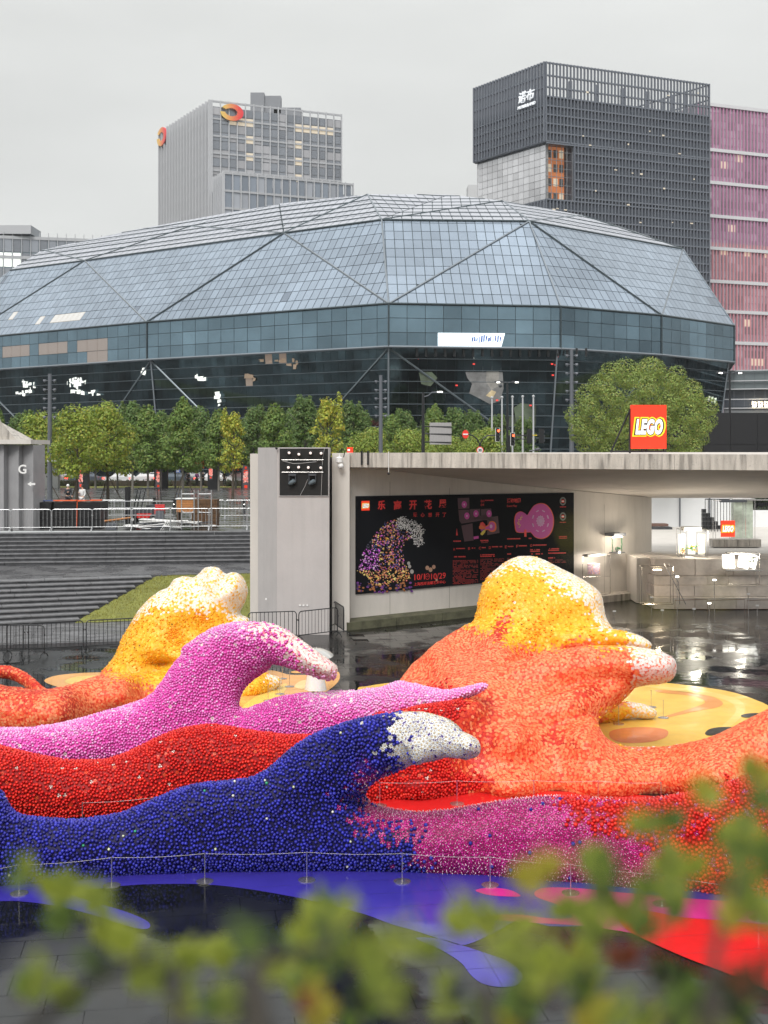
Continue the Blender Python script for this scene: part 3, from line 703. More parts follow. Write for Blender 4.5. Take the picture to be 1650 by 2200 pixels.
# recessed orange room behind the right glass
q0 = k0i+dR*.8+dL*3.0; q1 = nR+dL*3.0
mb = MB(); mb.add([up(q0, zc0), up(q1, zc0), up(q1, zc1), up(q0, zc1)], [(0, 1, 2, 3)]); mb.build('inner_room', M_or, dt)
for i in range(4):
    for j in range(4):
        a = q0.lerp(q1, .08+.24*i); b = q0.lerp(q1, .08+.24*i+.17); z = zc0+.8+j*3.1; o = Vector((0, -.15, 0))
        mb = MB(); mb.prism([up(a, z)+o, up(b, z)+o, up(b, z+1.7)+o, up(a, z+1.7)+o], Vector((0, .1, 0))); mb.build('inner_window', M_win if (i+j) % 3 else M_lit, dt)
for i in range(6):
    a = k0i.lerp(nRi, i/5); mb = MB(); mb.box((a.x, a.y, (zc0+zc1)/2), (.12, .12, zc1-zc0)); mb.build('corner_mullion', M_tcore, dt)
for j in range(8):
    mb = MB(); z = zc0+(zc1-zc0)*j/7; mb.tube([up(k0i, z), up(nRi, z)], .07, 4); mb.build('corner_mullion', M_tcore, dt)
for A, B, z in ((k0, k1, zc1), (k0, nR, zc1), (k0, k1, zc0), (k0, nR, zc0)):
    mb = MB(); mb.tube([up(A, z), up(B, z)], .32, 4); mb.build('notch_edge', M_dkc, dt)
mb = MB(); mb.box((nR.x, nR.y, (zc0+zc1)/2), (.5, .5, zc1-zc0)); mb.build('notch_edge', M_dkc, dt)
# scattered lit offices
nrm = Vector((dR.y, -dR.x, 0)); k = 0
for (x, y) in [(1253, 292), (1396, 282), (1425, 291), (1323, 365), (1359, 372), (1378, 374), (1491, 385), (1427, 405), (1350, 440), (1376, 478), (1445, 478), (1486, 480), (1268, 312), (1350, 310), (1190, 450), (1198, 448), (1215, 451), (1262, 198), (1436, 205), (1500, 200), (1460, 330), (1280, 410)]:
    p = plane_hit(x, y, k0+nrm*.62, nrm); mb = MB(); mb.box(p, (random.uniform(.3, .75), .06, random.uniform(.15, .35)), math.atan2(dR.y, dR.x)); mb.build('lit_window', M_lit, dt)
M_sign = mat('white_lit_sign', (.8, .82, .85), .5, emit=(.8, .85, .9), estr=.25)
nl = Vector((dL.y, -dL.x, 0)); nl = nl if nl.y < 0 else -nl
place_text('sign_characters', text_mesh('诺布', 2.55, .12, .035, .18, 1.05), M_sign, plane_hit(1131, 206, k0+nl*.9, nl), -dL, parent=dt)
place_text('sign_letters', text_mesh('NORBULAND', .92, .1, .03, .18, 1.0), M_sign, plane_hit(1131, 226.5, k0+nl*.9, nl), -dL, parent=dt)

# pink striped tower
pt = empty('striped_tower', (85, 300, 2.7), label='wide tower with pink and red vertical fins and white floor bands beyond the dark tower', cat='tower')
q0 = GD(1500, 298); q1 = GD(1960, 322); dq = (q1-q0).normalized(); q3 = q0+Vector((-dq.y, dq.x, 0))*26; q2 = q1+Vector((-dq.y, dq.x, 0))*26; zt = EYE+741*299/F
tower(pt, [q0, q1, q2, q3], zt, m=mat('mauve_core', (.28, .24, .28), .5))
pn = []
M_pk = mat('mauve_glass', (.36, .33, .37), .25, metal=.35, attr=True)
def ch_pk(c, i, j, x, y):
    t = random.uniform(.7, 1.25)*(1+.5*noise.noise(Vector((x*.02, y*.02, 9))))
    if random.random() < .08 and (int(y/36) % 2): return 'lit', (1, 1, 1)
    return 'g', (t, t, t)
def upz(p, z): return Vector((p.x, p.y, z))
facet_panes([upz(q0, 20), upz(q1, 20), upz(q1, zt), upz(q0, zt)], 2.2, 1.95, pn, ch_pk, gap=.2, z0=zt)
emit_panes(pt, pn, {'g': M_pk, 'lit': M_lit}, limit=150)
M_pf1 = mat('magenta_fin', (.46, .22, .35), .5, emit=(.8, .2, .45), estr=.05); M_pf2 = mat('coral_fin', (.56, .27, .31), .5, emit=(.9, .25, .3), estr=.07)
zm = EYE+(HY-520)*299/F
fins(pt, q0, q1, zm, zt+.3, 1.02, .2, .45, M_pf1, single=False); fins(pt, q0, q1, 20, zm-.02, 1.02, .2, .45, M_pf2, single=False)
hbars(pt, q0, q1, [EYE+(HY-y)*299/F for y in (225, 322, 392, 464, 533, 604, 668, 735, 800)], .8, .6, mat('white_floor_band', (.6, .6, .62), .5), 'floor_band')
# distant low building left, mid-grey block right, small pale block
lw = empty('waterfront_office', (-70, 235, 2.7), label='low blue glass office with rooftop planting at the far left edge', cat='office')
a, b = GD(-230, 234), GD(218, 243); db = (b-a).normalized(); zt2 = EYE+(HY-502)*235/F
def zat(py, d): return EYE+(HY-py)*d/F
tower(lw, [a, b, b+Vector((-db.y, db.x, 0))*15, a+Vector((-db.y, db.x, 0))*15], 48.6, m=mat('teal_core', (.16, .21, .24), .4))
pn = []
def ch_lw(c, i, j, x, y):
    t = random.uniform(.8, 1.2)
    if x < 36 and 533 < y < 562: return 'lit', (1, 1, 1)
    return 'g', (t, t, t)
facet_panes([upz(a, 20), upz(b, 20), upz(b, 48.6), upz(a, 48.6)], 1.7, 3.0, pn, ch_lw, gap=.22, z0=48.6)
emit_panes(lw, pn, {'g': M_tg, 'lit': M_glow2}, limit=120); fins(lw, a, b, 20, 49.6, 1.7, .14, .35, M_fing); hbars(lw, a, b, [48.5, 44.6, 38.5], .6, .3, M_fing)
mb = MB(); p = GD(10, 242); mb.box((p.x, p.y, 50.0), (12.5, 7, 1.7)); mb.build('roof_plant', M_fing, lw)
rb = empty('grey_terrace_block', (60, 190, 2.7), label='grey terraced building with railings right of the arena above the black hoarding', cat='building')
a, b = GD(1555, 178), GD(1850, 172); db = (b-a).normalized(); bk = Vector((-db.y, db.x, 0))*20
for z0, z1, ins, m in ((2.6, 12.6, 0, mat('grey_render', (.16, .17, .18), .6)), (12.6, 15.4, 1.2, M_dkc), (15.4, 18.2, .3, mat('grey_glass', (.16, .19, .2), .3, metal=.4))):
    A, B = a+bk.normalized()*ins, b+bk.normalized()*ins; mb = MB(); mb.hexa([upz(A, z0), upz(B, z0), upz(B+bk, z0), upz(A+bk, z0)], [upz(A, z1), upz(B, z1), upz(B+bk, z1), upz(A+bk, z1)]); mb.build('storey', m, rb)
hbars(rb, a, b, [12.7, 14.0, 15.5, 16.7, 18.2], .14, .25, M_finw, 'rail'); fins(rb, a, b, 12.7, 18.2, 1.5, .06, .1, M_greyp, 'baluster')
for i, x in enumerate((1621, 1634, 1647)):
    p = plane_hit(x, 869, a+Vector((0, -.6, 0)), Vector((db.y, -db.x, 0))); mb = MB()
    for (u, v, w_, h) in ((-.28, .2, .1, .5), (0, .3, .5, .1), (.2, 0, .1, .6), (0, -.1, .5, .09), (-.1, -.3, .4, .1)): mb.box((p.x+u, p.y, p.z+v), (w_, .1, h))
    mb.build('lit_character', M_lamp, rb)
sb = empty('pale_block', (50, 400, 2.7), label='small hazy white block peeking out left of the dark tower', cat='building')
p = GD(1022, 400); tower(sb, [p+Vector((-2.5, 0, 0)), p+Vector((4, 0, 0)), p+Vector((4, 8, 0)), p+Vector((-2.5, 8, 0))], zat(397, 400), m=mat('hazy_white', (.5, .51, .52), .7))

# black hoarding right of the round tree
hb = empty('black_hoarding', (24, 84, 2.65), label='tall black panelled hoarding at the right edge behind the concrete roof', cat='hoarding')
for i in range(6):
    for j in range(3):
        x0 = 22.2+i*1.85; z0 = 2.65+j*2.2; mb = MB(); mb.box((x0+.92, 84+.02*random.random(), z0+1.09), (1.83, .1, 2.17)); mb.build('panel', mat('black_panel', (.012, .012, .014), .35), hb)
mb = MB(); mb.box((27.7, 84.4, 5.9), (11, .4, 6.4)); mb.build('backing', M_black, hb)
# ================================================================ CONCRETE GALLERY WITH ROOF SLAB
gal = empty('concrete_gallery', (2, 46, 0), label='raw concrete gallery wall carrying a long cantilevered roof slab', cat='building')
wt = Vector((math.cos(R_(36.7)), math.sin(R_(36.7)), 0)); wn = Vector((wt.y, -wt.x, 0)); W0 = Vector((-1.06, 46, 0))
def WP(px, py, off=0.0): return plane_hit(px, py, W0+wn*off, wn)
tops = [WP(748, 1003), WP(860, 1013.5), WP(1040, 1035), WP(1235, 1054), WP(1400, 1069)]
mb = MB()
for a, b in zip(tops, tops[1:]):
    bk = -wn*.6; lo = lambda p: Vector((p.x, p.y, -.05))
    mb.hexa([lo(a), lo(b), lo(b)+bk, lo(a)+bk], [a, b, b+bk, a+bk])
wall = mb.build('wall', M_conc, gal)
# recessed lift joint lines and tie holes on the wall
M_joint = mat('shadow_joint', (.27, .255, .23), .9)
for s in (1.6, 4.6, 7.6, 10.6, 13.6):
    p = W0+wt*s; mb = MB(); q = [p+wn*.003, p+wt*.02+wn*.003]; mb.prism([q[0], q[1], q[1]+Vector((0, 0, 5.6-.1*s)), q[0]+Vector((0, 0, 5.6-.1*s))], -wn*.02); mb.build('formwork_joint', M_joint, gal)
# pilaster at the left end
mb = MB(); mb.hexa([(-1.93, 44.95, -.05), (-1.28, 44.95, -.05), (-1.28, 46.3, -.05), (-1.93, 46.3, -.05)], [(-1.93, 44.95, 6.55), (-1.28, 44.95, 6.55), (-1.28, 46.3, 6.55), (-1.93, 46.3, 6.55)]); mb.build('pilaster', M_conc, gal)
# roof slab with sloping soffit
zT = 6.56
A = GD(742, 45.2, 0); B = GD(1760, 41.0, 0)
fa_t, fa_b = upz(A, zT), upz(A, 6.03); fb_t, fb_b = upz(B, 6.50), upz(B, 5.98)
edge = [upz(GD(1400, 56.0), 4.44), upz(GD(1850, 56.0), 4.44)]
e_top = [upz(p, zT) for p in edge]
mb = MB()
N = 14
front_t = [fa_t.lerp(fb_t, i/N) for i in range(N+1)]; front_b = [fa_b.lerp(fb_b, i/N) for i in range(N+1)]
pth = [tops[0]-wn*.02]+[p-wn*.3 for p in tops[1:]]; pth[-1] = tops[-1]-wn*.3
mb.add([fa_t, fb_t, fb_b, fa_b], [(3, 2, 1, 0)])
back = [p.copy() for p in pth]+[edge[0].copy(), edge[1].copy()]
fb = [front_b[round(i*N*.62/(len(pth)))] for i in range(len(pth))]+[front_b[9], front_b[-1]]
vs = fb+back; n = len(fb)
mb.add(vs, [(i, i+1, n+i+1, n+i) for i in range(n-1)])
bt = [upz(p, zT) for p in back]; mb.add(back+bt, [(i, i+1, n+i+1, n+i) for i in range(n-1)])
mb.add([fa_t, fb_t]+[bt[-1], bt[0]], [(0, 1, 2, 3)]); mb.add([fb_t, fb_b, back[-1], bt[-1]], [(0, 1, 2, 3)]); mb.add([fa_t, fa_b, back[0], bt[0]], [(0, 1, 2, 3)])
bm = bmesh.new(); me = bpy.data.meshes.new('roof_slab'); me.from_pydata([tuple(Vector(v)-gal.location) for v in mb.v], [], mb.f); bm.from_mesh(me); bmesh.ops.remove_doubles(bm, verts=bm.verts, dist=.002); bmesh.ops.recalc_face_normals(bm, faces=bm.faces); bm.to_mesh(me); bm.free(); me.materials.append(mat('soffit_concrete', (.56, .52, .48), .8, nscale=.6, namt=.12, bump=.004)); link_mesh('roof_slab', me, gal)
# weathered fascia cast in sections
for i in range(N):
    a, b = front_t[i], front_t[i+1]; d_ = (b-a).normalized(); a2 = a+d_*.006; b2 = b-d_*.006; h = Vector((0, 0, .53))
    o = Vector((0, -.05, 0)); mb = MB(); mb.hexa([a2-h+o, b2-h+o, b2-h, a2-h], [a2+o+Vector((0, 0, .012)), b2+o+Vector((0, 0, .012)), b2+Vector((0, .3, .012)), a2+Vector((0, .3, .012))]); mb.build('fascia_section', M_stained, gal)
# mossy kerb at the wall foot
s0 = W0-wt*.9; q = [s0+wn*.75, W0+wt*17.2+wn*.75, W0+wt*17.2, s0]
for i in range(8):
    a = q[0].lerp(q[1], i/8)+wt*.01; b = q[0].lerp(q[1], (i+1)/8)-wt*.01; mb = MB(); mb.hexa([upz(a, -.05), upz(b, -.05), upz(b-wn*.75, -.05), upz(a-wn*.75, -.05)], [upz(a, .26), upz(b, .26), upz(b-wn*.75, .30), upz(a-wn*.75, .30)]); mb.build('kerb_stone', M_moss if i < 5 else M_stained, gal)
# free-standing pier beside the gallery with a lamp box
pr = empty('pier_block', (-3.3, 44.5, 0), label='smooth grey pier with a black box of round lamps set into its top', cat='pier')
pp = [(-3.88, 43.9), (-1.99, 43.9), (-2.05, 46.4), (-4.75, 46.4), (-4.75, 45.6)]
mb = MB(); mb.add([(x, y, -.05) for x, y in pp]+[(x, y, 6.76) for x, y in pp], [(4, 3, 2, 1, 0), (5, 6, 7, 8, 9)]+[(i, (i+1) % 5, (i+1) % 5+5, i+5) for i in range(5)]); mb.build('body', M_conc2, pr)
mb = MB(); mb.box((-4.93, 46.6, 3.25), (.34, 1.0, 6.55)); mb.build('side_wall', M_conc, pr)
mb = MB(); mb.box((-1.95, 45.95, 3.2), (.28, .3, 6.4)); mb.build('gap_infill', mat('gap_grey', (.12, .115, .12), .8), pr)
def PF(px, py, off=0.0): return plane_hit(px, py, Vector((0, 43.9-off, 0)), Vector((0, -1, 0)))
a, b = PF(601, 1066), PF(705, 964); mb = MB(); mb.box(((a.x+b.x)/2, 43.885, (a.z+b.z)/2), (b.x-a.x, .03, b.z-a.z)); boxp = mb.build('lamp_recess', mat('recess_black', (.004, .004, .004), .7), pr)
for x0, y0, x1, y1 in ((600, 963, 706, 963), (600, 1066, 706, 1066), (600, 963, 600, 1066), (706, 963, 706, 1066)):
    p, q_ = PF(x0, y0, .03), PF(x1, y1, .03); mb = MB(); mb.tube([p, q_], .014, 4); mb.build('recess_rim', M_conc2, pr)
for y in (988, 1014.5):
    mb = MB(); mb.tube([PF(605, y, .1), PF(695, y, .1)], .012, 6); mb.build('pipe_rail', M_steel, pr)
for (x, y) in ((621, 973), (642, 976), (667, 973.5), (690, 974), (619.5, 1004.5), (641.5, 1004), (662.5, 1004.5), (689, 1005)):
    c = PF(x, y, .16); mb = MB(); My = Matrix.Rotation(R_(78), 3, 'X') @ Matrix.Rotation(R_(random.uniform(-18, 18)), 3, 'Y')
    mb.lathe(c, [(.03, -.16), (.045, -.1), (.055, 0), (.05, .005)], 12, My); l = mb.build('par_lamp', M_black, pr)
    mb = MB(); mb.lathe(c, [(.047, .004), (.049, .012), (.02, .02)], 12, My); mb.build('lamp_lens', mat('lamp_lens', (.75, .62, .58), .3, emit=(.8, .7, .65), estr=.35), l)
    mb = MB(); mb.tube([c+Vector((-.06, .02, 0)), c+Vector((-.06, .02, .1)), c+Vector((.06, .02, .1)), c+Vector((.06, .02, 0))], .007, 4); mb.build('bracket', M_dark, l)
M_blueish = mat('lamp_housing', (.12, .15, .17), .3, metal=.4)
for x in (628, 671):
    c = PF(x, 1020, .12); mb = MB(); mb.box(c, (.28, .14, .08)); mb.box(c+Vector((-.12, 0, -.14)), (.03, .06, .24)); mb.box(c+Vector((.12, 0, -.14)), (.03, .06, .24)); l = mb.build('moving_head', M_dark, pr)
    mb = MB(); mb.lathe(c+Vector((0, -.02, -.27)), [(.05, -.14), (.085, -.05), (.09, .08), (.05, .12)], 10, Matrix.Rotation(R_(60), 3, 'Y')); mb.build('head', M_blueish, l)
mb = MB(); pts = [PF(607, 990, .13), PF(630, 996, .13), PF(650, 995, .13), PF(680, 992, .13)]; mb.tube(pts, .006, 4); mb.tube([PF(645, 1064, .06), PF(655, 1045, .08), PF(661, 1030, .08)], .005, 4); mb.tube([PF(697, 964, .06), PF(693, 985, .08), PF(690, 1064, .05)], .005, 4); mb.build('cable', M_rope, pr)
for (x0, y0, w_, h_) in ((571.5, 1287, 3.5, 4), (644.5, 1300.5, 4, 4), (652, 1300.5, 4, 4), (660, 1300.5, 3.5, 4)):
    p = PF(x0, y0, .02 if x0 > 595 else -.55); mb = MB(); mb.box(p, (w_/59, .015, h_/59)); mb.build('paper_notice', M_white, pr)
mb = MB(); mb.ball(PF(594, 963, .1), .05, 8, 5); mb.build('dome_camera', M_black, pr)
# grey kiosk with letter G at the far left
kk = empty('grey_kiosk', (-19, 58, 2.65), label='grey fluted concrete kiosk with white letter G under a sloping roof', cat='kiosk')
M_kio = mat('kiosk_concrete', (.30, .30, .31), .75, nscale=1.2, namt=.12)
xs = [-60, 9, 41, 72.5]; dk = 61.5
for i, x in enumerate(xs[1:]):
    x0 = xs[i]; a, b = GD(x0+1, dk), GD(x-1, dk-.55)
    mb = MB(); hh = EYE+(HY-956)*61/F; mb.hexa([upz(a, 2.6), upz(b, 2.6), upz(b, 2.6)+Vector((.25, 1.2, 0)), upz(a, 2.6)+Vector((0, 1.2, 0))], [upz(a, hh), upz(b, hh), upz(b, hh)+Vector((.25, 1.2, 0)), upz(a, hh)+Vector((0, 1.2, 0))]); mb.build('wall_panel', M_kio, kk)
mb = MB(); a, b = GD(-60, 60.6), GD(66, 60.6); z = EYE+(HY-954)*60.6/F; mb.hexa([upz(a, z), upz(b, z), upz(b, z)+Vector((0, 3.5, 0)), upz(a, z)+Vector((0, 3.5, 0))], [upz(a, z+.22), upz(b, z+.22), upz(b, z+.22)+Vector((0, 3.5, 0)), upz(a, z+.22)+Vector((0, 3.5, 0))]); mb.build('cornice', M_conc, kk)
a, b = GD(-60, 60.9), GD(43, 60.9); z = EYE+(HY-944)*60.6/F; mb = MB(); mb.hexa([upz(a, z-.25), upz(b, z-.25), upz(b, z-.25)+Vector((0, 4, 0)), upz(a, z-.25)+Vector((0, 4, 0))], [upz(a, z+1.6), upz(GD(0, 60.9), z+.95), upz(GD(0, 60.9), z+.95)+Vector((-1.2, 4, 0)), upz(a, z+1.6)+Vector((0, 4, 0))]); mb.build('roof', M_stained, kk)
place_text('letter', text_mesh('G', .62, .01, .012), M_white, GD(48, 60.85)+Vector((0, 0, EYE+(HY-1008)*60.85/F)), Vector((1, 0, 0)), parent=kk)
mb = MB(); c = GD(66, 60.6); z = EYE+(HY-1040)*60.6/F; mb.prism([Vector((c.x-.2, 60.7, z)), Vector((c.x, 60.7, z-.12)), Vector((c.x, 60.7, z-.05)), Vector((c.x+.2, 60.7, z-.05)), Vector((c.x+.2, 60.7, z+.05)), Vector((c.x, 60.7, z+.05)), Vector((c.x, 60.7, z+.12))], Vector((0, -.02, 0))); mb.build('arrow_mark', M_white, kk)

# ---------------------------------------------------------------- signs with the maker's lettering
M_lred = mat('sign_red', (.80, .035, .012), .4, emit=(1, .06, .015), estr=.35); M_lyel = mat('sign_yellow', (.9, .62, .02), .4, emit=(1, .8, .05), estr=.35)
M_lwhite = mat('sign_white', (.85, .85, .85), .4, emit=(1, 1, 1), estr=.35); M_lblk = mat('sign_black', (.01, .01, .01), .4)
def brick_sign(root, c, xd, wdt, hgt, depth=.16, print_only=False, dz=0.0, box=True):
    n = Vector(xd).cross(Vector((0, 0, 1))).normalized()
    if box:
        mb = MB(); mb.prism([c-xd*wdt/2-Vector((0, 0, hgt/2)), c+xd*wdt/2-Vector((0, 0, hgt/2)), c+xd*wdt/2+Vector((0, 0, hgt/2)), c-xd*wdt/2+Vector((0, 0, hgt/2))], -n*depth); mb.build('sign_face', M_lred, root)
    s = wdt*.40; th = max(.002, wdt*.004)
    for k, (off, m, nm) in enumerate(((.175, M_lyel, 'letter_glow'), (.105, M_lblk, 'letter_outline'), (.06, M_lwhite, 'letters'))):
        me = text_mesh('LEGO', s, th, off*s*.95, .22, 1.10, 1.0)
        co = np.empty(len(me.vertices)*3); me.vertices.foreach_get('co', co); co = co.reshape(-1, 3); co[:, 1] *= 1.35
        tw_ = {0: .95, 1: .855, 2: .78}[k]*wdt; co[:, 0] *= tw_/(co[:, 0].max()-co[:, 0].min()); me.vertices.foreach_set('co', co.ravel())
        place_text(nm, me, m, c+n*(th*2.2*(k+1))+Vector((0, 0, dz)), xd, parent=root)
big = empty('roof_sign', (9.4, 43.2, 6.6), label='large square red lit sign with white letters standing on the roof slab', cat='sign')
ds = 43.6; c = GD(1394, ds); xd = Vector((1, .06, 0)).normalized()
w_px, h_px = 77, 94; brick_sign(big, upz(c, EYE+(HY-917)*ds/F), xd, w_px*ds/F, h_px*ds/F, .14)
a = upz(GD(1353, ds+.1), 6.56)
mb = MB(); mb.box((a.x, ds+.1, 7.35), (.05, .12, 1.6)); mb.build('post', M_black, big)
mb = MB(); mb.tube([upz(a, 8.1), upz(GD(1312, ds+.2), 6.58)], .035, 6); mb.build('brace', M_black, big)
mb = MB(); mb.tube([upz(GD(1310, ds+.2), 6.62), upz(GD(1432, ds+.2), 6.62)], .03, 4); mb.build('base_rail', M_black, big)
for x in (1378, 1388, 1425): mb = MB(); mb.tube([upz(GD(x, ds+.2), 6.6), upz(GD(x+3, ds+.1), 6.85)], .03, 4); mb.build('foot', M_black, big)

# ---------------------------------------------------------------- exhibition banner
bn = empty('banner', (3, 49, 2), label='wide black exhibition banner with red characters, a blossom wave picture and a pink event map', cat='banner')
M_bb = mat('banner_black', (.006, .007, .010), .8, spec=.15)
TL, TR, BL, BR = WP(765, 1066, .05), WP(1233, 1058.5, .05), WP(765, 1277, .05), WP(1233, 1240, .05)
zt_ = (TL.z+TR.z)/2; zb_ = BL.z
TL, TR, BL, BR = upz(TL, TL.z), upz(TR, TR.z), upz(BL, BL.z), upz(BR, BL.z+.0)
mb = MB(); mb.prism([BL, BR, TR, TL], -wn*.045); mb.build('sheet', M_bb, bn)
M_br = mat('banner_red', (.85, .04, .035), .5); M_brd = mat('banner_red_dim', (.40, .022, .022), .5); M_mag = mat('banner_magenta', (.62, .06, .38), .5); M_mau = mat('banner_mauve', (.085, .028, .045), .5); M_lil = mat('banner_lilac', (.72, .42, .68), .5); M_orng = mat('banner_orange', (.85, .15, .03), .5); M_byel = mat('banner_yellow', (.85, .65, .08), .5)
def bt(name, body, px, py, hpx, m, off=.054, extr=.002, bold=.0, wpx=None, cjk=True, shear=0):
    p = WP(px, py, off); s = hpx*p.y/F
    me = text_mesh(body, s/(.92 if cjk else .72), extr, bold*s, shear)
    co = np.empty(len(me.vertices)*3); me.vertices.foreach_get('co', co); co = co.reshape(-1, 3)
    if len(co) == 0: return
    k = (hpx*p.y/F)/(co[:, 1].max()-co[:, 1].min()); co[:, :2] *= k
    if wpx: co[:, 0] *= (wpx*p.y/F/ (wt.x*1.0-wt.y*(px-CX)/F))/(co[:, 0].max()-co[:, 0].min())
    else: co[:, 0] *= 1.0
    me.vertices.foreach_set('co', co.ravel()); place_text(name, me, m, p, wt, parent=bn)
for ch_, x, y in zip('乐高开花展', (819.6, 854.2, 887.3, 919.6, 951.2), (1085, 1085, 1085, 1084, 1083)): bt('title_character', ch_, x, y, 20, M_br, bold=.035, wpx=16.5)
for ch_, x in zip('玩心想开了', (892, 908, 924, 940, 954.6)): bt('subtitle_character', ch_, x, 1106, 9, M_br, bold=.012, wpx=8)
bt('date', '10/1', 901.5, 1239.5, 12.5, M_br, wpx=22, cjk=False); bt('date', '10/29', 942, 1237.5, 12.5, M_br, wpx=31, cjk=False)
bt('date_arrow', '→', 918.5, 1238.5, 4.5, M_br, wpx=7, cjk=False, bold=.015)
mb = MB(); c_ = WP(918.5, 1238.7, .055); n_ = 20
for k in range(n_):
    a1, a2 = 2*math.pi*k/n_, 2*math.pi*(k+1)/n_; r0_, r1_ = .095, .11
    f = lambda r, a: c_+wt*(r*math.cos(a))+Vector((0, 0, r*math.sin(a)*1.1))
    mb.prism([f(r0_, a1), f(r1_, a1), f(r1_, a2), f(r0_, a2)], -wn*.003)
mb.build('date_ring', M_br, bn)
bt('place_name', '上海西岸油罐艺术中心', 923.6, 1252.5, 7, M_br, wpx=68)
bt('map_title', '活动地图', 1104, 1075.5, 10, M_br, wpx=29, bold=.03); bt('map_subtitle', 'Event Map', 1100, 1087.5, 5.5, M_br, wpx=21, cjk=False)
bt('map_number', '01', 1036.5, 1076.5, 5, M_br, wpx=7, cjk=False); bt('map_number', '04', 1036.5, 1084.5, 5, M_br, wpx=7, cjk=False)
for ch_, x, y in zip('ABCDEFG', (975.5, 1008, 1031, 1052.5, 1087, 1111.5, 1141), (1180, 1178.5, 1177.5, 1176.5, 1175, 1173.5, 1172)): bt('map_key_letter', ch_, x, y, 5.5, M_br, wpx=4, cjk=False)
# logo tile
p = WP(785.3, 1086.5, .056); lg = p
brick_sign(bn, p, wt, 17.2*p.y/F/.80, 20.5*p.y/F, .003)
def flat(name, poly, m, off=.052, th=.003):
    mb = MB(); mb.prism([WP(x, y, off) for x, y in poly], -wn*th); return mb.build(name, m, bn)
def ell(cx, cy, rx, ry, n=20, a0=0): return [(cx+rx*math.cos(a0+2*math.pi*k/n), cy+ry*math.sin(a0+2*math.pi*k/n)) for k in range(n)][::-1]
z2 = lambda pts: [(970+x/6.11, 1040+y/6.11) for x, y in pts]
for poly in ([(80, 185), (232, 180), (235, 320), (90, 330)], [(90, 340), (235, 335), (240, 470), (105, 485)], [(240, 330), (375, 325), (378, 460), (245, 465)], [(385, 330), (520, 320), (540, 480), (395, 470)], [(130, 545), (275, 515), (290, 740), (170, 755)], [(470, 440), (610, 420), (630, 640), (470, 670)], [(105, 480), (455, 400), (455, 470), (130, 520)]): flat('map_block', z2(poly)[::-1], M_mau)
for x, y in ((168, 268), (203, 418), (322, 388), (493, 388)):
    flat('map_dot', ell(970+x/6.11, 1040+y/6.11, 5.6, 7.4), M_mag, .057); flat('map_dot_core', ell(970+x/6.11, 1040+y/6.11, 1.6, 2.2, 10), M_lil, .061)
petal = lambda x0, y0, x1, y1, wd: [(x0, y0), ((x0+x1)/2-(y1-y0)*wd, (y0+y1)/2+(x1-x0)*wd), (x1-(y1-y0)*wd*1.0, y1+(x1-x0)*wd*1.0), (x1+(x1-x0)*.12, y1+(y1-y0)*.12), (x1+(y1-y0)*wd, y1-(x1-x0)*wd), ((x0+x1)/2+(y1-y0)*wd, (y0+y1)/2-(x1-x0)*wd)]
flat('map_petal', z2(petal(455, 580, 390, 515, .3)), M_br, .057); flat('map_petal', z2(petal(450, 585, 370, 562, .3)), M_orng, .058); flat('map_petal', z2(petal(450, 590, 390, 605, .3)), mat('banner_violet', (.25, .03, .35), .5), .056); flat('map_petal', z2(petal(455, 590, 395, 660, .2)), M_byel, .057)
blob = spline([(440, 560), (480, 535), (500, 495), (550, 488), (585, 520), (588, 590), (560, 625), (510, 625), (480, 600), (445, 605)], 3)[::-1]; flat('map_pool', z2(blob), M_orng, .0585)
flat('map_pool_core', z2(spline([(450, 565), (490, 545), (510, 505), (550, 505), (570, 540), (560, 595), (520, 610), (485, 590), (450, 590)], 3)[::-1]), M_mag, .062); flat('map_pool_ring', ell(970+520/6.11, 1040+555/6.11, 3, 4), M_lil, .066)
flat('map_label', z2([(290, 690), (355, 680), (357, 715), (293, 725)])[::-1], M_mag, .057)
flat('map_arrow', z2([(60, 675), (70, 580), (82, 670)]), M_br, .057); flat('map_arrow', z2([(60, 675), (64, 640), (78, 638), (84, 672)]), M_br, .0555)
big_o = spline([(860, 635), (828, 540), (825, 450), (850, 385), (905, 358), (960, 380), (995, 405), (1030, 350), (1085, 280), (1160, 250), (1240, 265), (1310, 340), (1345, 450), (1335, 580), (1280, 680), (1190, 720), (1100, 700), (1045, 640), (1015, 635)], 4)[::-1]
cen_ = big_o.mean(0); flat('map_hall_rim', z2(big_o), M_br, .057)
flat('map_hall_edge', z2(cen_+(big_o-cen_)*.985), M_orng, .060); flat('map_hall', z2(cen_+(big_o-cen_)*.955), M_mag, .063)
for k in range(8):
    a = math.pi*2*(k+.5)/8; cx_, cy_ = 1168+105*math.cos(a), 485+140*math.sin(a); tx, ty = -math.sin(a)*.8, math.cos(a); l = 24; nx_, ny_ = ty*8, -tx*8
    flat('map_bench', z2([(cx_-tx*l-nx_, cy_-ty*l-ny_), (cx_+tx*l-nx_, cy_+ty*l-ny_), (cx_+tx*l+nx_, cy_+ty*l+ny_), (cx_-tx*l+nx_, cy_-ty*l+ny_)]), M_lil, .068)
scl = [(1168+(52+6*math.cos(k*math.pi/2))*math.cos(2*math.pi*k/48), 485+(70+7*math.cos(k*math.pi/2))*math.sin(2*math.pi*k/48)) for k in range(48)][::-1]
flat('map_rosette', z2(scl), M_lil, .068)
mb = MB()
for rr_, n_ in ((.82, 18), (.62, 14), (.45, 10)):
    for k in range(n_): a = 2*math.pi*k/n_; mb.prism([WP(*q_, .073) for q_ in z2(ell(1168+50*rr_*math.cos(a), 485+68*rr_*math.sin(a), 3, 4, 5))], -wn*.003)
mb.build('rosette_dots', M_mag, bn, kind='stuff')
mb = MB()
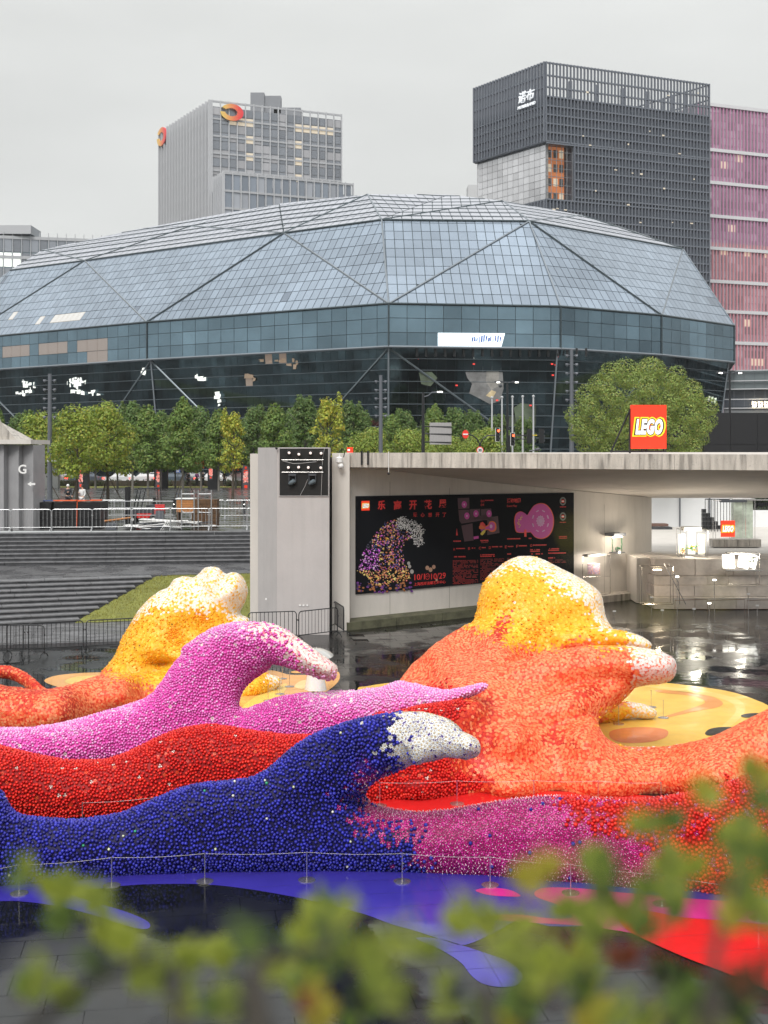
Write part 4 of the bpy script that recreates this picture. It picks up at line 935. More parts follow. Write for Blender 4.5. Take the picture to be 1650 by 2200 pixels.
for k in range(34): a = random.uniform(2.2, 4.9); r = random.uniform(30, 62); mb.prism([WP(*q_, .068) for q_ in z2(ell(925+r*math.cos(a)*1.0, 505+r*math.sin(a)*1.4, 4, 5, 6))], -wn*.003)
mb.build('map_stars', M_byel, bn, kind='stuff')
flat('map_gate', z2([(955, 598), (985, 598), (985, 692), (955, 692)])[::-1], M_br, .067)
for yy in (225, 425):
    flat('seal', ell(970+1463/6.11, 1040+yy/6.11, 6.8, 9, 22), mat('seal_grey', (.16, .18, .17), .5), .056); flat('seal_core', ell(970+1463/6.11, 1040+yy/6.11, 4.3, 5.8, 16), M_bb, .06); flat('seal_mark', z2([(1445, yy-20), (1480, yy-20), (1480, yy+20), (1445, yy+20)])[::-1], M_br, .064); flat('seal_band', z2([(1446, yy-6), (1479, yy-6), (1479, yy+8), (1446, yy+8)])[::-1], M_white, .068)
# small print: lines of tiny strokes too small to read
mb = MB()
def para(x0, y0, x1, n, lh=2.55, h=1.25, slope=-.018, fill=.9, dense=.8):
    for r in range(n):
        x = x0; end = x1 if (r % 4 != 3) else x0+(x1-x0)*random.uniform(.3, .9)
        while x < end:
            l = random.uniform(.9, 3.2); y = y0+r*lh+(x-x0)*slope
            if random.random() < dense: mb.prism([WP(x, y+h, .052), WP(min(x+l, end), y+h, .052), WP(min(x+l, end), y, .052), WP(x, y, .052)], -wn*.002)
            x += l+.5
para(973, 1204, 1027, 20, 2.6); para(1032, 1201, 1083, 19, 2.45, 1.0); para(1090, 1199, 1102, 2)
para(1178, 1203, 1216, 3, 2.6, .9); para(1034, 1156.5+6, 1050, 2, 2.6)
mb.build('small_print', M_brd, bn, kind='stuff')
mb = MB()
for (x0, y0, x1, n, h) in ((980, 1177.5, 999, 1, 2.2), (1012, 1176.5, 1021, 1, 2.2), (1035, 1175.5, 1044, 1, 2.2), (1057, 1173.5, 1079, 1, 2.4), (1091, 1173, 1103, 1, 2.2), (1115, 1171.5, 1132, 1, 2.4), (1145, 1170, 1174, 1, 2.4), (973, 1195, 1000, 1, 2.6), (1032, 1191, 1063, 2, 2.2), (1090, 1189, 1098, 1, 2.5), (1139, 1180, 1160, 2, 2.3), (1139, 1189, 1166, 1, 2.5), (1178, 1178, 1202, 2, 2.1), (1178, 1187.5, 1216, 1, 2), (1178, 1197.5, 1192, 1, 2.4), (974, 1161.5, 990, 1, 2.4), (1032, 1160, 1049, 1, 2.6), (1090, 1156.5, 1118, 1, 2.4), (1136, 1155.5, 1142, 1, 2.4), (1042, 1074, 1060, 1, 2.2), (1203, 1088.5, 1216, 1, 1.3), (1203, 1121.5, 1216, 1, 1.3), (1201, 1152, 1218, 2, 1.5)): para(x0, y0, x1, n, 3.4, h, dense=.92)
mb.build('small_headings', M_br, bn, kind='stuff')
# blossom picture: flat printed petals
def inpoly(poly, x, y):
    c = False; j = len(poly)-1
    for i in range(len(poly)):
        if (poly[i][1] > y) != (poly[j][1] > y) and x < (poly[j][0]-poly[i][0])*(y-poly[i][1])/(poly[j][1]-poly[i][1])+poly[i][0]: c = not c
        j = i
    return c
z1_ = lambda pts: [(740+x/6.346, 1040+y/6.346) for x, y in pts]
wavep = z1_([(170, 1180), (230, 1000), (300, 850), (400, 700), (480, 590), (560, 510), (700, 480), (740, 500), (720, 600), (800, 640), (900, 650), (930, 720), (850, 790), (800, 850), (800, 950), (830, 1080), (870, 1180), (900, 1280), (830, 1330), (600, 1360), (480, 1390), (380, 1380), (300, 1260), (180, 1200)])
frothp = z1_([(720, 500), (770, 440), (860, 470), (960, 510), (1040, 560), (1080, 640), (1060, 720), (1080, 780), (1030, 860), (960, 810), (920, 720), (900, 650), (800, 610), (720, 600)])
mb = MB(); pal = [(.45, .16, .05), (.62, .32, .06), (.30, .05, .28), (.42, .10, .05), (.12, .05, .2), (.5, .2, .35), (.03, .03, .06), (.55, .38, .14), (.05, .07, .25), (.22, .06, .05)]
for k in range(1500):
    x, y = random.uniform(766, 885), random.uniform(1112, 1262)
    if not inpoly(wavep, x, y): continue
    low = y > 1205; c = random.choice(pal)
    if x < 815 and 1180 < y < 1232: c = random.choice([(.35, .06, .4), (.45, .12, .45), (.2, .04, .3), (.6, .3, .55)])
    if y > 1225: c = random.choice([(.62, .34, .1), (.5, .2, .06), (.65, .42, .15), (.45, .14, .12)])
    if x < 800 and y < 1180: c = (.03, .03, .05)
    j = random.uniform(.5, 1.5); mb.tone = (min(.9, c[0]*j*1.7), min(.9, c[1]*j*1.7), min(.9, c[2]*j*1.7)); r = random.uniform(1.0, 2.4); n_ = random.choice((5, 6)); a0 = random.uniform(0, 6)
    pts = []
    for q_ in range(n_*2): a = a0+math.pi*q_/n_; rr_ = r if q_ % 2 == 0 else r*.55; pts.append((x+rr_*math.cos(a), y-rr_*math.sin(a)))
    mb.add([WP(px_, py_, .052+.0004*(k % 40)) for px_, py_ in pts], [tuple(range(len(pts)))])
for k in range(1500):
    x, y = random.uniform(850, 914), random.uniform(1106, 1178)
    if not inpoly(frothp, x+random.uniform(-3, 3), y+random.uniform(-3, 3)): continue
    j = random.uniform(.55, 1); mb.tone = (j*.88, j*.88, j*.88); r = random.uniform(.7, 1.4); mb.add([WP(x+r*math.cos(q_*1.257), y-r*math.sin(q_*1.257), .069+.0002*(k % 40)) for q_ in range(5)], [(0, 1, 2, 3, 4)])
for k in range(80):
    x, y = random.uniform(767, 890), random.uniform(1250, 1273); 
    c = random.choice([(.1, .03, .2), (.2, .05, .3), (.4, .15, .05), (.05, .03, .1)]); mb.tone = c; r = random.uniform(1.5, 3.5); mb.add([WP(max(766, x+r*math.cos(q_*.785)), min(1275, y-r*math.sin(q_*.785)*.8), .0515+.0002*k) for q_ in range(8)], [tuple(range(8))])
for (x, y, r) in ((878, 1210, 3.2), (880, 1217, 3.4), (885, 1228, 4), (918, 1220, 4), (925, 1224, 4.2), (932, 1218, 3.8), (938, 1246, 2.4)):
    mb.tone = (.4, .38, .36) if x < 900 else (.45, .26, .17); mb.add([WP(x+r*math.cos(q_*.6283), y-r*1.2*math.sin(q_*.6283), .0518) for q_ in range(10)], [tuple(range(10))])
mb.build('blossom_picture', mat('printed_blossom', (1, 1, 1), .5, attr=True), bn, kind='stuff')

# ---------------------------------------------------------------- small fittings on the gallery
def thing_box(): pass
t = empty('security_camera', WP(727, 985), label='white dome security camera cluster on the left end of the gallery wall', cat='camera')
c = GD(729, 44.7); mb = MB(); mb.tube([upz(c, 6.55), upz(c, 6.2)], .03, 6); mb.build('arm', M_white, t)
mb = MB(); mb.lathe(upz(c, 6.28), [(.07, -.12), (.12, -.06), (.12, .1), (.06, .14)], 10); mb.build('housing', M_white, t)
mb = MB(); mb.ball(upz(c, 6.08)+Vector((.05, 0, 0)), .11, 10, 6); mb.build('dome', M_white, t)
mb = MB(); mb.tube([upz(c, 6.6), upz(c, 6.75)+Vector((.1, 0, 0)), upz(c, 6.6)+Vector((.2, 0, 0)), upz(c, 6.4)+Vector((.16, 0, 0))], .018, 5); mb.build('cable', M_black, t)
for i, x in enumerate((777, 790.5)):
    a = A.lerp(B, (x-742)/(1760-742)*.93); p = GD(x, 45.0); p = plane_hit(x, 987, A+Vector((0, -.12, 0)), Vector((B.y-A.y, -(B.x-A.x), 0)).normalized())
    t = empty('hanging_bracket', p, label=('left' if i == 0 else 'right')+' of the two black flat brackets hooked over the roof edge above the banner', cat='bracket', group='black brackets on the roof edge')
    mb = MB(); mb.box((p.x, p.y, 6.36), (.07, .05, .5)); mb.box((p.x, p.y+.2, 6.61), (.07, .45, .04)); mb.build('strap', M_black, t)
p = plane_hit(835, 987, A+Vector((0, -.12, 0)), Vector((B.y-A.y, -(B.x-A.x), 0)).normalized()); t = empty('cable_drop', p, label='thin pale conduit with black end hanging over the roof edge above the banner', cat='cable')
mb = MB(); mb.tube([Vector((p.x, p.y+.3, 6.6)), Vector((p.x, p.y, 6.6)), Vector((p.x, p.y, 6.0)), Vector((p.x, p.y, 5.85))], .014, 5); mb.build('conduit', M_white, t); mb = MB(); mb.ball((p.x, p.y, 5.80), .05, 8, 5); mb.build('end_cap', M_black, t)
t = empty('small_red_sign', GD(752, 60, 6.7), label='small red sign cube peeking above the left end of the roof slab', cat='sign'); c = upz(GD(752, 60), EYE+(HY-967)*60/F); mb = MB(); mb.box(c, (.30, .12, .28)); mb.build('sign_face', M_lred, t); mb = MB(); mb.box(c-Vector((0, 0, 2.2)), (.06, .06, 4.2)); mb.build('post', M_dark, t)
mb = MB(); mb.box(c+Vector((-.06, -.065, 0)), (.12, .01, .08)); mb.build('mark', M_lwhite, t)
t = empty('roof_floodlight', GD(1150, 43.2, 6.6), label='small grey floodlight lying on the roof edge left of the round tree', cat='floodlight'); c = upz(GD(1152, 43.3), 6.68); mb = MB(); mb.tube([c+Vector((-.25, 0, -.05)), c], .02, 5); mb.build('arm', M_greyp, t); mb = MB(); mb.lathe(c, [(.03, -.05), (.06, 0), (.06, .12)], 8, Matrix.Rotation(R_(80), 3, 'Y')); mb.build('lamp_head', M_dark, t)

# ---------------------------------------------------------------- under the slab on the right
lg_ = empty('stone_ledge', (14, 52, 0), label='ledge of large pale stone blocks stepping down to the wet floor', cat='ledge')
M_blk = mat('stone_block', (.56, .51, .47), .7, nscale=1.4, namt=.28, bump=.008, bscale=8)
for (z0, z1, dd) in ((0, .48, 50.7), (.48, .94, 51.1), (.94, 1.3, 51.4), (1.3, 2.0, 51.8)):
    x = GD(1404+random.uniform(0, 6), dd).x
    while x < 20.5:
        l = random.uniform(1.5, 2.6); mb = MB(); mb.box((x+l/2, dd+1.4+random.uniform(-.02, .02), (z0+z1)/2-.004), (l-.02, 2.8, z1-z0-.012)); mb.build('stone_block', M_blk, lg_); x += l
mb = MB(); mb.box((21, 65, .98), (20, 24.6, 1.95)); mb.build('gallery_terrace', M_conc)['kind'] = 'structure'
wh = empty('white_hoarding', (16, 74, 2), label='white panelled hoarding with thin dark posts behind the display tables', cat='hoarding')
M_wh = mat('white_panel', (.70, .71, .72), .6, nscale=.5, namt=.04)
for x0, x1, y in ((1340, 1399, 1060), (1399, 1459.5, 1060), (1461.5, 1523.5, 1060), (1525.5, 1596, 1060), (1598, 1662, 1096), (1663, 1740, 1096), (1741, 1820, 1096)):
    a, b = GD(x0, 74), GD(x1, 74); z = EYE-(y-HY)*74/F; mb = MB(); mb.box(((a.x+b.x)/2, 74, (1.9+z)/2), (b.x-a.x, .1, z-1.9)); mb.build('panel', M_wh, wh)
for x in (1460.5, 1524.5, 1597): a = GD(x, 73.9); mb = MB(); mb.box((a.x, 73.88, 3.2), (.07, .1, 2.9)); mb.build('post', M_greyp, wh)
# side stairs and railing
sd_ = empty('side_stairs', (10, 70, 2), label='black and brown steps with dark railing left of the lit display tables', cat='stairs')
for k in range(5):
    a, b = GD(1395, 71), GD(1467-6*k, 71); z = EYE-(1156-6.5*k-HY)*71/F; mb = MB(); mb.box(((a.x+b.x)/2, 71+.3*k, z), (b.x-a.x, .8, .14)); mb.build('step', M_step if k % 2 else mat('rust_stone', (.16, .09, .07), .6), sd_)
st2 = empty('black_crate_stack', (20, 70, 2), label='stepped stack of black crates behind the front lit display', cat='crates')
for k, n in enumerate((5, 4, 3, 2, 1, 1)):
    for j in range(n):
        a = GD(1512+k*8.5, 71); mb = MB(); mb.box((a.x, 71, 2.12+.24*j), (.21, .3, .22)); mb.build('crate', M_black, st2)
rl = empty('dark_railing', (19, 69, 2), label='dark vertical bar railing beside the red sign under the slab', cat='railing')
a, b = GD(1515, 69), GD(1568, 69); mb = MB(); mb.tube([upz(a, 3.95-.1), upz(b, 3.95-.1)], .03, 5); mb.build('handrail', M_black, rl)
for k in range(9): p = a.lerp(b, k/8); mb = MB(); mb.tube([upz(p, 2), upz(p, 3.85)], .018, 4); mb.build('bar', M_black, rl)

def frame_box(root, c, w_, d_, h_, r=.015, m=None, name='frame'):
    m = m or M_steel; c = Vector(c); P = [c+Vector((sx*w_/2, sy*d_/2, z)) for z in (0, h_) for sx, sy in ((-1, -1), (1, -1), (1, 1), (-1, 1))]
    mb = MB()
    for i in range(4): mb.tube([P[i], P[i+4]], r, 4); mb.tube([P[4+i], P[4+(i+1) % 4]], r, 4); mb.tube([P[i], P[(i+1) % 4]], r, 4)
    mb.build(name, m, root)
# big sign frame with red square sign
t = empty('frame_sign', GD(1560, 62, 2), label='red square sign with white letters hung in a thin steel frame under the slab', cat='sign')
a = GD(1560, 62); frame_box(t, (GD(1567, 62.4).x, 62.4, 2.0), 1.55, .5, 2.05); p = upz(GD(1564, 61.9), EYE-(1136-HY)*61.9/F); brick_sign(t, p, Vector((1, 0, 0)), 30*61.9/F, 35*61.9/F, .05)
mb = MB(); mb.box((GD(1575, 62.3).x, 62.3, 4.03), (1.3, .5, .12)); mb.build('top_light', M_dark, t)
# lit display tables
def lamp_light(name, p, e, col, root, r=.15):
    l = bpy.data.lights.new(name, 'POINT'); l.energy = e; l.color = col; l.shadow_soft_size = r; o = bpy.data.objects.new(name, l); COL.objects.link(o); o.parent = root; o.location = Vector(p)-root.location
def flower_bits(root, c, n, spread, cols, name='bouquet', h=.25):
    mb = MB()
    for k in range(n):
        q_ = Vector(c)+Vector((random.gauss(0, spread), random.gauss(0, spread*.5), random.uniform(0, h))); mb.tone = random.choice(cols); mb.ball(q_, random.uniform(.02, .045), 5, 3)
    mb.build(name, mat('bouquet_paint', (1, 1, 1), .6, attr=True), root)
bc = [(.7, .1, .05), (.8, .3, .3), (.05, .25, .06), (.8, .5, .1), (.1, .35, .1)]
t = empty('flower_vitrine', GD(1485, 53, 2), label='lit glass vitrine with a glowing column and red bouquets on the stone ledge', cat='display')
c = GD(1487, 53); mb = MB(); mb.box((c.x, 53, 2.06), (.95, .6, .12)); mb.build('base', M_steel, t)
mb = MB(); mb.lathe((c.x, 53.1, 2.12), [(.16, 0), (.16, .95), (.15, 1.0)], 14); mb.build('light_column', mat('lit_glass_tube', (.8, .85, .8), .3, emit=(.95, 1, .85), estr=.9), t)
for dx_, rz in ((-.42, .2), (.45, -.2)): mb = MB(); mb.box((c.x+dx_, 53.15, 2.55), (.3, .03, .85), rz); mb.build('lit_panel', mat('warm_panel', (.8, .8, .65), .4, emit=(1, .98, .75), estr=.55), t)
mb = MB(); mb.box((c.x-.05, 53, 3.22), (.78, .6, .16)); mb.build('canopy', M_white, t)
flower_bits(t, (c.x-.02, 52.8, 2.25), 40, .12, bc); flower_bits(t, (c.x-.42, 52.8, 2.15), 16, .06, bc); frame_box(t, (c.x, 53, 2.0), 1.2, .7, 1.2, .01)
lamp_light('vitrine_light', (c.x, 52.4, 2.9), 60, (1, .93, .78), t, .2)
t = empty('book_display', GD(1600, 51.5, 1.2), label='bright white lit tray with sloping sheets at the right under the slab', cat='display')
c = GD(1595, 51.3); 
for k, (dx_, w_, tilt) in enumerate(((-.62, .5, 0), (.05, .45, 20), (.45, .4, 35))):
    mb = MB(); mb.box((c.x+dx_, 51.2, 1.92), (0, 0, 0)); mb = MB(); mb.box((c.x+dx_, 51.2+.1*k, 1.95), (w_, .05, .58), M=Matrix.Rotation(R_(tilt*.6), 3, 'Y') @ Matrix.Rotation(R_(-15), 3, 'X')); mb.build('lit_sheet', mat('lit_sheet_white', (.9, .9, .88), .4, emit=(1, 1, .93), estr=[1.1, .5, .3][k]), t)
mb = MB(); mb.box((c.x, 51.2, 2.3), (1.2, .5, .06)); mb.build('canopy', M_white, t); mb = MB(); mb.box((c.x, 51.3, 1.6), (1.6, .6, .05)); mb.build('tray', M_steel, t); frame_box(t, (c.x, 51.3, 1.0), 1.3, .5, 1.3, .012)
flower_bits(t, (c.x+.3, 51, 1.95), 30, .15, [(.6, .6, .55), (.3, .35, .25), (.8, .8, .75)])
lamp_light('tray_light', (c.x-.3, 50.6, 2.1), 45, (1, .93, .78), t, .2)
# green glass cabinet
t = empty('green_cabinet', GD(1590, 63, 2), label='tall greenish translucent cabinet at the right beside the framed red sign', cat='cabinet')
c = GD(1594, 63.5); mb = MB(); mb.box((c.x, 63.5, 3.0), (1.0, .5, 2.0)); mb.build('glass_body', mat('green_glass', (.42, .48, .40), .25, nscale=4, namt=.3), t); frame_box(t, (c.x, 63.45, 2.0), 1.15, .6, 2.1, .02)
mb = MB(); mb.box((c.x+.5, 63.3, 4.05), (2.0, .6, .04)); mb.build('top_shelf', M_steel, t)
t = empty('stone_bench', GD(1545, 60, 2), label='rough grey stone bench under the framed red sign', cat='bench')
for k in range(4): c = GD(1540+k*26, 58.5); mb = MB(); mb.box((c.x, 58.5, 2.18), (.56, .7, .36)); mb.build('stone_block', M_stained, t)
# wall mounted lit planter
t = empty('wall_planter', WP(1322, 1168, .2), label='small shelf with potted plant, leafy garlands and a lit canopy on the gallery wall', cat='planter')
c = WP(1322, 1148, .35); mb = MB(); mb.box(c, (.78, .55, .13), math.atan2(wt.y, wt.x)); mb.build('canopy', M_greyp, t)
for k in range(8): q_ = c+wt*(-.3+.085*k)+wn*.12-Vector((0, 0, .11)); mb = MB(); mb.ball(q_, .03, 6, 4); mb.build('bulb', M_lamp, t)
s_ = WP(1326, 1187, .3); mb = MB(); mb.box(s_, (.6, .4, .04), math.atan2(wt.y, wt.x)); mb.build('shelf', M_greyp, t)
M_leaf0 = mat('garland_leaf', (.03, .16, .07), .5)
for sx in (-.3, .3):
    mb = MB()
    for k in range(26): q_ = c+wt*(sx+random.uniform(-.035, .035))+wn*.1-Vector((0, 0, .15+.024*k)); mb.ball(q_, .02, 4, 3)
    mb.build('garland', M_leaf0, t)
mb = MB(); mb.lathe(s_+Vector((0, 0, .02)), [(.05, 0), (.08, .1), (.06, .14)], 8); mb.build('pot', M_steel, t)
mb = MB()
for k in range(26): mb.ball(s_+Vector((random.gauss(0, .05), random.gauss(0, .04), random.uniform(.12, .24))), .025, 4, 3)
mb.build('plant', M_leaf0, t); mb = MB(); mb.box(s_+wn*.22-wt*.1+Vector((0, 0, .03)), (.1, .02, .09), math.atan2(wt.y, wt.x)); mb.build('card', M_lampw, t)
lamp_light('planter_light', c+wn*.5-Vector((0, 0, .2)), 45, (1, .86, .68), t)
# framed mosaic panel
t = empty('framed_mosaic', WP(1280, 1235, .4), label='thin metal frame holding a small pink flower mosaic square under a white lamp hood', cat='display')
c = WP(1278, 1192, .5); mb = MB(); mb.box(c, (1.22, .3, .1), math.atan2(wt.y, wt.x)); mb.build('hood', M_white, t); lamp_light('hood_light', c+wn*.3-Vector((0, 0, .2)), 35, (1, .88, .75), t, .15)
mb = MB(); P4 = [WP(1252, 1285, .5), WP(1311, 1275, .5), WP(1311, 1192, .5), WP(1252, 1192, .5)]
for i in range(4): mb.tube([P4[i], P4[(i+1) % 4]], .014, 4)
mb.tube([WP(1252, 1240, .5), WP(1311, 1238, .5)], .01, 4); mb.build('frame', M_steel, t)
mb = MB(); mb.prism([WP(1262, 1234, .48), WP(1289, 1233, .48), WP(1289, 1210, .48), WP(1262, 1210, .48)], -wn*.02); mb.build('mosaic_board', M_white, t)
for i in range(11):
    for j in range(9):
        q_ = WP(1263.5+i*2.4, 1212+j*2.6, .5); mb = MB(); mb.ball(q_, .022, 6, 3); mb.build('mosaic_blossom', [mat('mos1', (.35, .08, .25), .5), mat('mos2', (.6, .3, .4), .5), mat('mos3', (.2, .15, .4), .5), mat('mos4', (.6, .25, .1), .5), mat('mos5', (.7, .6, .6), .5)][random.randrange(5)], t)
t = empty('rail_frame', GD(1416, 50, 0), label='rusty thin metal frame leaning at the ledge corner right of the gallery wall', cat='frame'); c = GD(1412, 50); frame_box(t, (c.x, 50.2, .3), 1.3, .5, 1.55, .014, M_steel)
mb = MB(); a = GD(1437, 49.9); mb.tube([upz(a, 2.0), upz(a, 1.2)+Vector((.4, 0, 0)), upz(a, .3)+Vector((.45, 0, 0))], .014, 4); mb.tube([upz(a, 2.0)+Vector((-.2, 0, 0)), upz(a, .3)+Vector((.7, 0, 0))], .014, 4); mb.build('brace', M_greyp, t)
mb = MB(); mb.box((c.x, 50, 1.72), (.35, .06, .03)); mb.build('strip_light', M_lamp, t); lamp_light('strip_lamp', (c.x, 49.8, 1.7), 40, (1, .8, .55), t, .1)
t = empty('low_rail', GD(1530, 49.5, 0), label='low rusty rail and cage sections along the foot of the stone ledge', cat='rail')
for x0, x1 in ((1450, 1520), (1525, 1600), (1605, 1700)):
    a, b = GD(x0, 49.2), GD(x1, 49.2); mb = MB()
    mb.tube([upz(a, .02), upz(a, .55), upz(b, .6), upz(b, .02)], .016, 4); mb.tube([upz(a, .2), upz(b, .2)], .012, 4); mb.build('rail_section', mat('rusty_rail', (.30, .22, .18), .5, metal=.5), t)
for k, (x, y) in enumerate(((1400, 1283), (1320, 1313), (1423, 1311), (1491, 1308), (1524, 1296), (1535, 1246), (1608, 1276), (1627, 1301), (1455, 1239))):
    p = G(x, y+3, 0); p = upz(GD(x, 48.6), EYE-(y-HY)*48.6/F); t = empty('label_card', p, label=['small white label card low on the wall foot', 'small white card standing at the left end of the ledge foot', 'small white card left of centre on the low rail', 'small white card midway along the low rail', 'white lamp card on the low rail right of the middle card', 'bright lamp strip card on the upper ledge course', 'small white light at the far right ledge', 'white card at the right edge of the low rail', 'tiny bright lamp at the ledge corner'][k], cat='card', group='small white cards and lamps along the ledge')
    mb = MB(); mb.box(p, (.13, .03, .06)); mb.build('card', M_lampw if k in (4, 5, 8) else M_white, t); mb = MB(); mb.box((p.x, p.y+.02, p.z/2), (.02, .02, max(.05, p.z))); mb.build('stake', M_steel, t)

# ---------------------------------------------------------------- crowd barriers
def make_barrier(W, H, m, nb, label, group, cat='barrier'):
    t = empty('crowd_barrier', (0, 0, 0), label=label, cat=cat, group=group)
    r = .019; cr = .12; mb = MB(); z0 = .22
    pts = [(-W/2, 0, z0-.08), (-W/2, 0, H-cr)]+[(-W/2+cr-cr*math.cos(a), 0, H-cr+cr*math.sin(a)) for a in (.5, 1.05)]+[(-W/2+cr, 0, H), (W/2-cr, 0, H)]+[(W/2-cr+cr*math.sin(a), 0, H-cr+cr*math.cos(a)) for a in (.5, 1.05)]+[(W/2, 0, H-cr), (W/2, 0, z0-.08)]
    mb.tube(pts, r, 6); mb.tube([(-W/2, 0, z0), (W/2, 0, z0)], r*.9, 5); mb.build('frame', m, t)
    for k in range(nb):
        x = -W/2+W*(k+1)/(nb+1); b_ = MB(); b_.tube([(x, 0, z0), (x, 0, H)], .010, 4); b_.build('bar', m, t)
    for sx in (-1, 1):
        b_ = MB(); x = sx*(W/2-.02); b_.tube([(x, -.28, .02), (x, -.2, .12), (x, 0, .2), (x, .2, .12), (x, .28, .02)], .017, 5); b_.build('foot', m, t)
        b_ = MB(); b_.box((sx*(W/2+.02), 0, H-.3), (.04, .03, .05)); b_.build('hook', m, t)
    return t
def put(t, first, p, rz):
    o = t if first else copy_tree(t); o.location = p; o.rotation_euler = (0, 0, rz); return o
sbar = make_barrier(1.95, 1.1, M_silver, 9, '', 'silver crowd barriers along the top of the steps')
lab = ['leftmost silver barrier, cut by the frame edge, before the black covered stack', 'silver barrier before the black covered stack, second from the left', 'silver barrier before the right end of the black covered stack', 'silver barrier before the long orange plank', 'silver barrier before the white panel pile and red box', 'silver barrier before the orange wooden crate and left scaffold frame', 'silver barrier before the brown mat pallet', 'silver barrier touching the grey pier at the right end of the row']
for i, x in enumerate((-21, 66.5, 155, 241, 324.5, 408, 490, 572)):
    p = GD(x, 59.0+.0026*x, 2.65); o = put(sbar, i == 0, p, R_(3)); o['label'] = lab[i]
for i, (x, l) in enumerate(((232, 'left rear silver barrier beyond the white panels'), (300, 'rear silver barrier behind the forklift'), (520, 'rear silver barrier beside the pier'), (447, 'rear silver barrier behind the brown mats'))):
    o = put(sbar, False, GD(x, 70, 2.65), R_(2)); o['label'] = l; o['group'] = 'silver barriers standing further back on the plaza'
bbar = make_barrier(1.8, 1.05, M_black, 11, '', 'black crowd barriers on the wet floor')
blab = ['black barrier at the left frame edge on the wet floor', 'black barrier beside the lower paving, left one of the overlapping pair', 'black barrier below the end of the dark steps', 'black barrier just left of the yellow wave', 'black barrier hidden partly behind the yellow wave', 'black barrier standing before the pier', 'black barrier right of the pier face, slightly turned', 'black barrier turned end-on beside the gallery wall corner']
for i, (x0, x1, da, db_) in enumerate(((-150, -55, 38.3, 38.8), (-62, 52, 38.6, 39.3), (60, 180, 39.3, 39.9), (184, 296, 39.9, 40.5), (300, 412, 40.5, 41.0), (532, 638, 41.8, 42.2), (641, 726, 42.1, 43.2), (718, 739, 45.0, 43.3))):
    a, b = GD(x0, da), GD(x1, db_); o = put(bbar, i == 0, upz((a+b)/2, 0), math.atan2((b-a).y, (b-a).x)); o['label'] = blab[i]; o.scale = ((b-a).length/1.84, 1, 1)
o = put(bbar, False, upz(GD(55, 38.9), 0), R_(-12)); o['label'] = 'black barrier overlapping behind the one below the dark steps'

# ---------------------------------------------------------------- plaza clutter
M_cover = mat('black_cover', (.008, .008, .009), .35, bump=.02, bscale=5)
for i, (x0, x1) in enumerate(((-75, 28), (30, 112), (114, 216))):
    a, b = GD(x0, 61.6), GD(x1, 61.6); W = b.x-a.x; t = empty('covered_stack', ((a.x+b.x)/2, 62.5, 2.65), label=['black covered stack at the left edge with yellow sheets on top', 'middle black covered stack behind the silver barriers', 'right black covered stack with orange straps on top'][i], cat='covered stack', group='black covered stacks on the plaza')
    for j in range(3): mb = MB(); mb.box(((a.x+b.x)/2+random.uniform(-.02, .02), 62.5, 2.85+.45*j+.03), (W-.04*j, 1.8, .43)); mb.build('crate', M_cover, t)
    mb = MB(); col = [mat('yellow_sheet', (.6, .5, .04), .6), mat('blue_sheet', (.05, .08, .25), .6), mat('orange_strap', (.8, .12, .03), .6)][i]
    for k in range(10):
        xx = a.x+random.uniform(.2, W-.3); mb.box((xx, 62+random.uniform(-.2, .5), 4.04+random.uniform(0, .05)), (random.uniform(.3, .7), .4, .04), random.uniform(-.4, .4))
    mb.build('loose_sheet', col, t); mb = MB(); xx = a.x+W*.5; mb.tube([(xx, 61.57, 2.7), (xx+.03, 61.56, 4.02), (xx+.1, 62.2, 4.06)], .018, 4); mb.build('strap', col, t)
# forklift
t = empty('forklift', GD(305, 66, 2.65), label='small black and red forklift with a roll cage parked behind the white panels', cat='forklift'); c = GD(308, 66, 2.65)
mb = MB(); mb.box(c+Vector((.1, 0, .55)), (1.5, 1.0, .5)); mb.box(c+Vector((.7, 0, .8)), (.5, .95, .5)); mb.build('body', M_dark, t)
mb = MB(); mb.box(c+Vector((.95, -.3, .7)), (.5, .5, .35)); mb.box(c+Vector((.15, -.52, .45)), (.8, .04, .25)); mb.build('red_cowl', M_red, t)
mb = MB(); mb.tube([c+Vector((-.45, -.45, .8)), c+Vector((-.2, -.45, 1.9)), c+Vector((.85, -.45, 1.95)), c+Vector((.9, -.45, .9))], .035, 5); mb.tube([c+Vector((-.45, .45, .8)), c+Vector((-.2, .45, 1.9)), c+Vector((.85, .45, 1.95)), c+Vector((.9, .45, .9))], .035, 5); mb.tube([c+Vector((-.05, -.45, .7)), c+Vector((.2, -.45, 1.9))], .03, 5)
for x in (-.15, .3, .8): mb.tube([c+Vector((x, -.45, 1.93)), c+Vector((x, .45, 1.93))], .03, 4)
mb.build('roll_cage', M_black, t)
mb = MB()
for s in (-.35, .35): mb.box(c+Vector((-.85, s, 1.0)), (.14, .12, 2.0))
mb.box(c+Vector((-.8, 0, .9)), (.1, .9, .5)); mb.build('mast', M_black, t)
for s in (-.3, .3): mb = MB(); mb.box(c+Vector((-1.4, s, .08)), (1.0, .1, .04)); mb.build('fork', M_dark, t)
mb = MB(); mb.box(c+Vector((.4, 0, .95)), (.4, .45, .1)); mb.box(c+Vector((.6, 0, 1.2)), (.08, .45, .45)); mb.build('seat', M_black, t)
for x in (-.5, .65):
    for s in (-.5, .5): mb = MB(); mb.lathe(c+Vector((x, s-.06, .25)), [(.15, 0), (.25, .01), (.25, .12), (.15, .13)], 14, Matrix.Rotation(R_(-90), 3, 'X')); w_ = mb.build('wheel', M_black, t); mb = MB(); mb.lathe(c+Vector((x, s-.075, .25)), [(.1, 0), (.1, .15)], 10, Matrix.Rotation(R_(-90), 3, 'X')); mb.build('rim', M_white, w_)
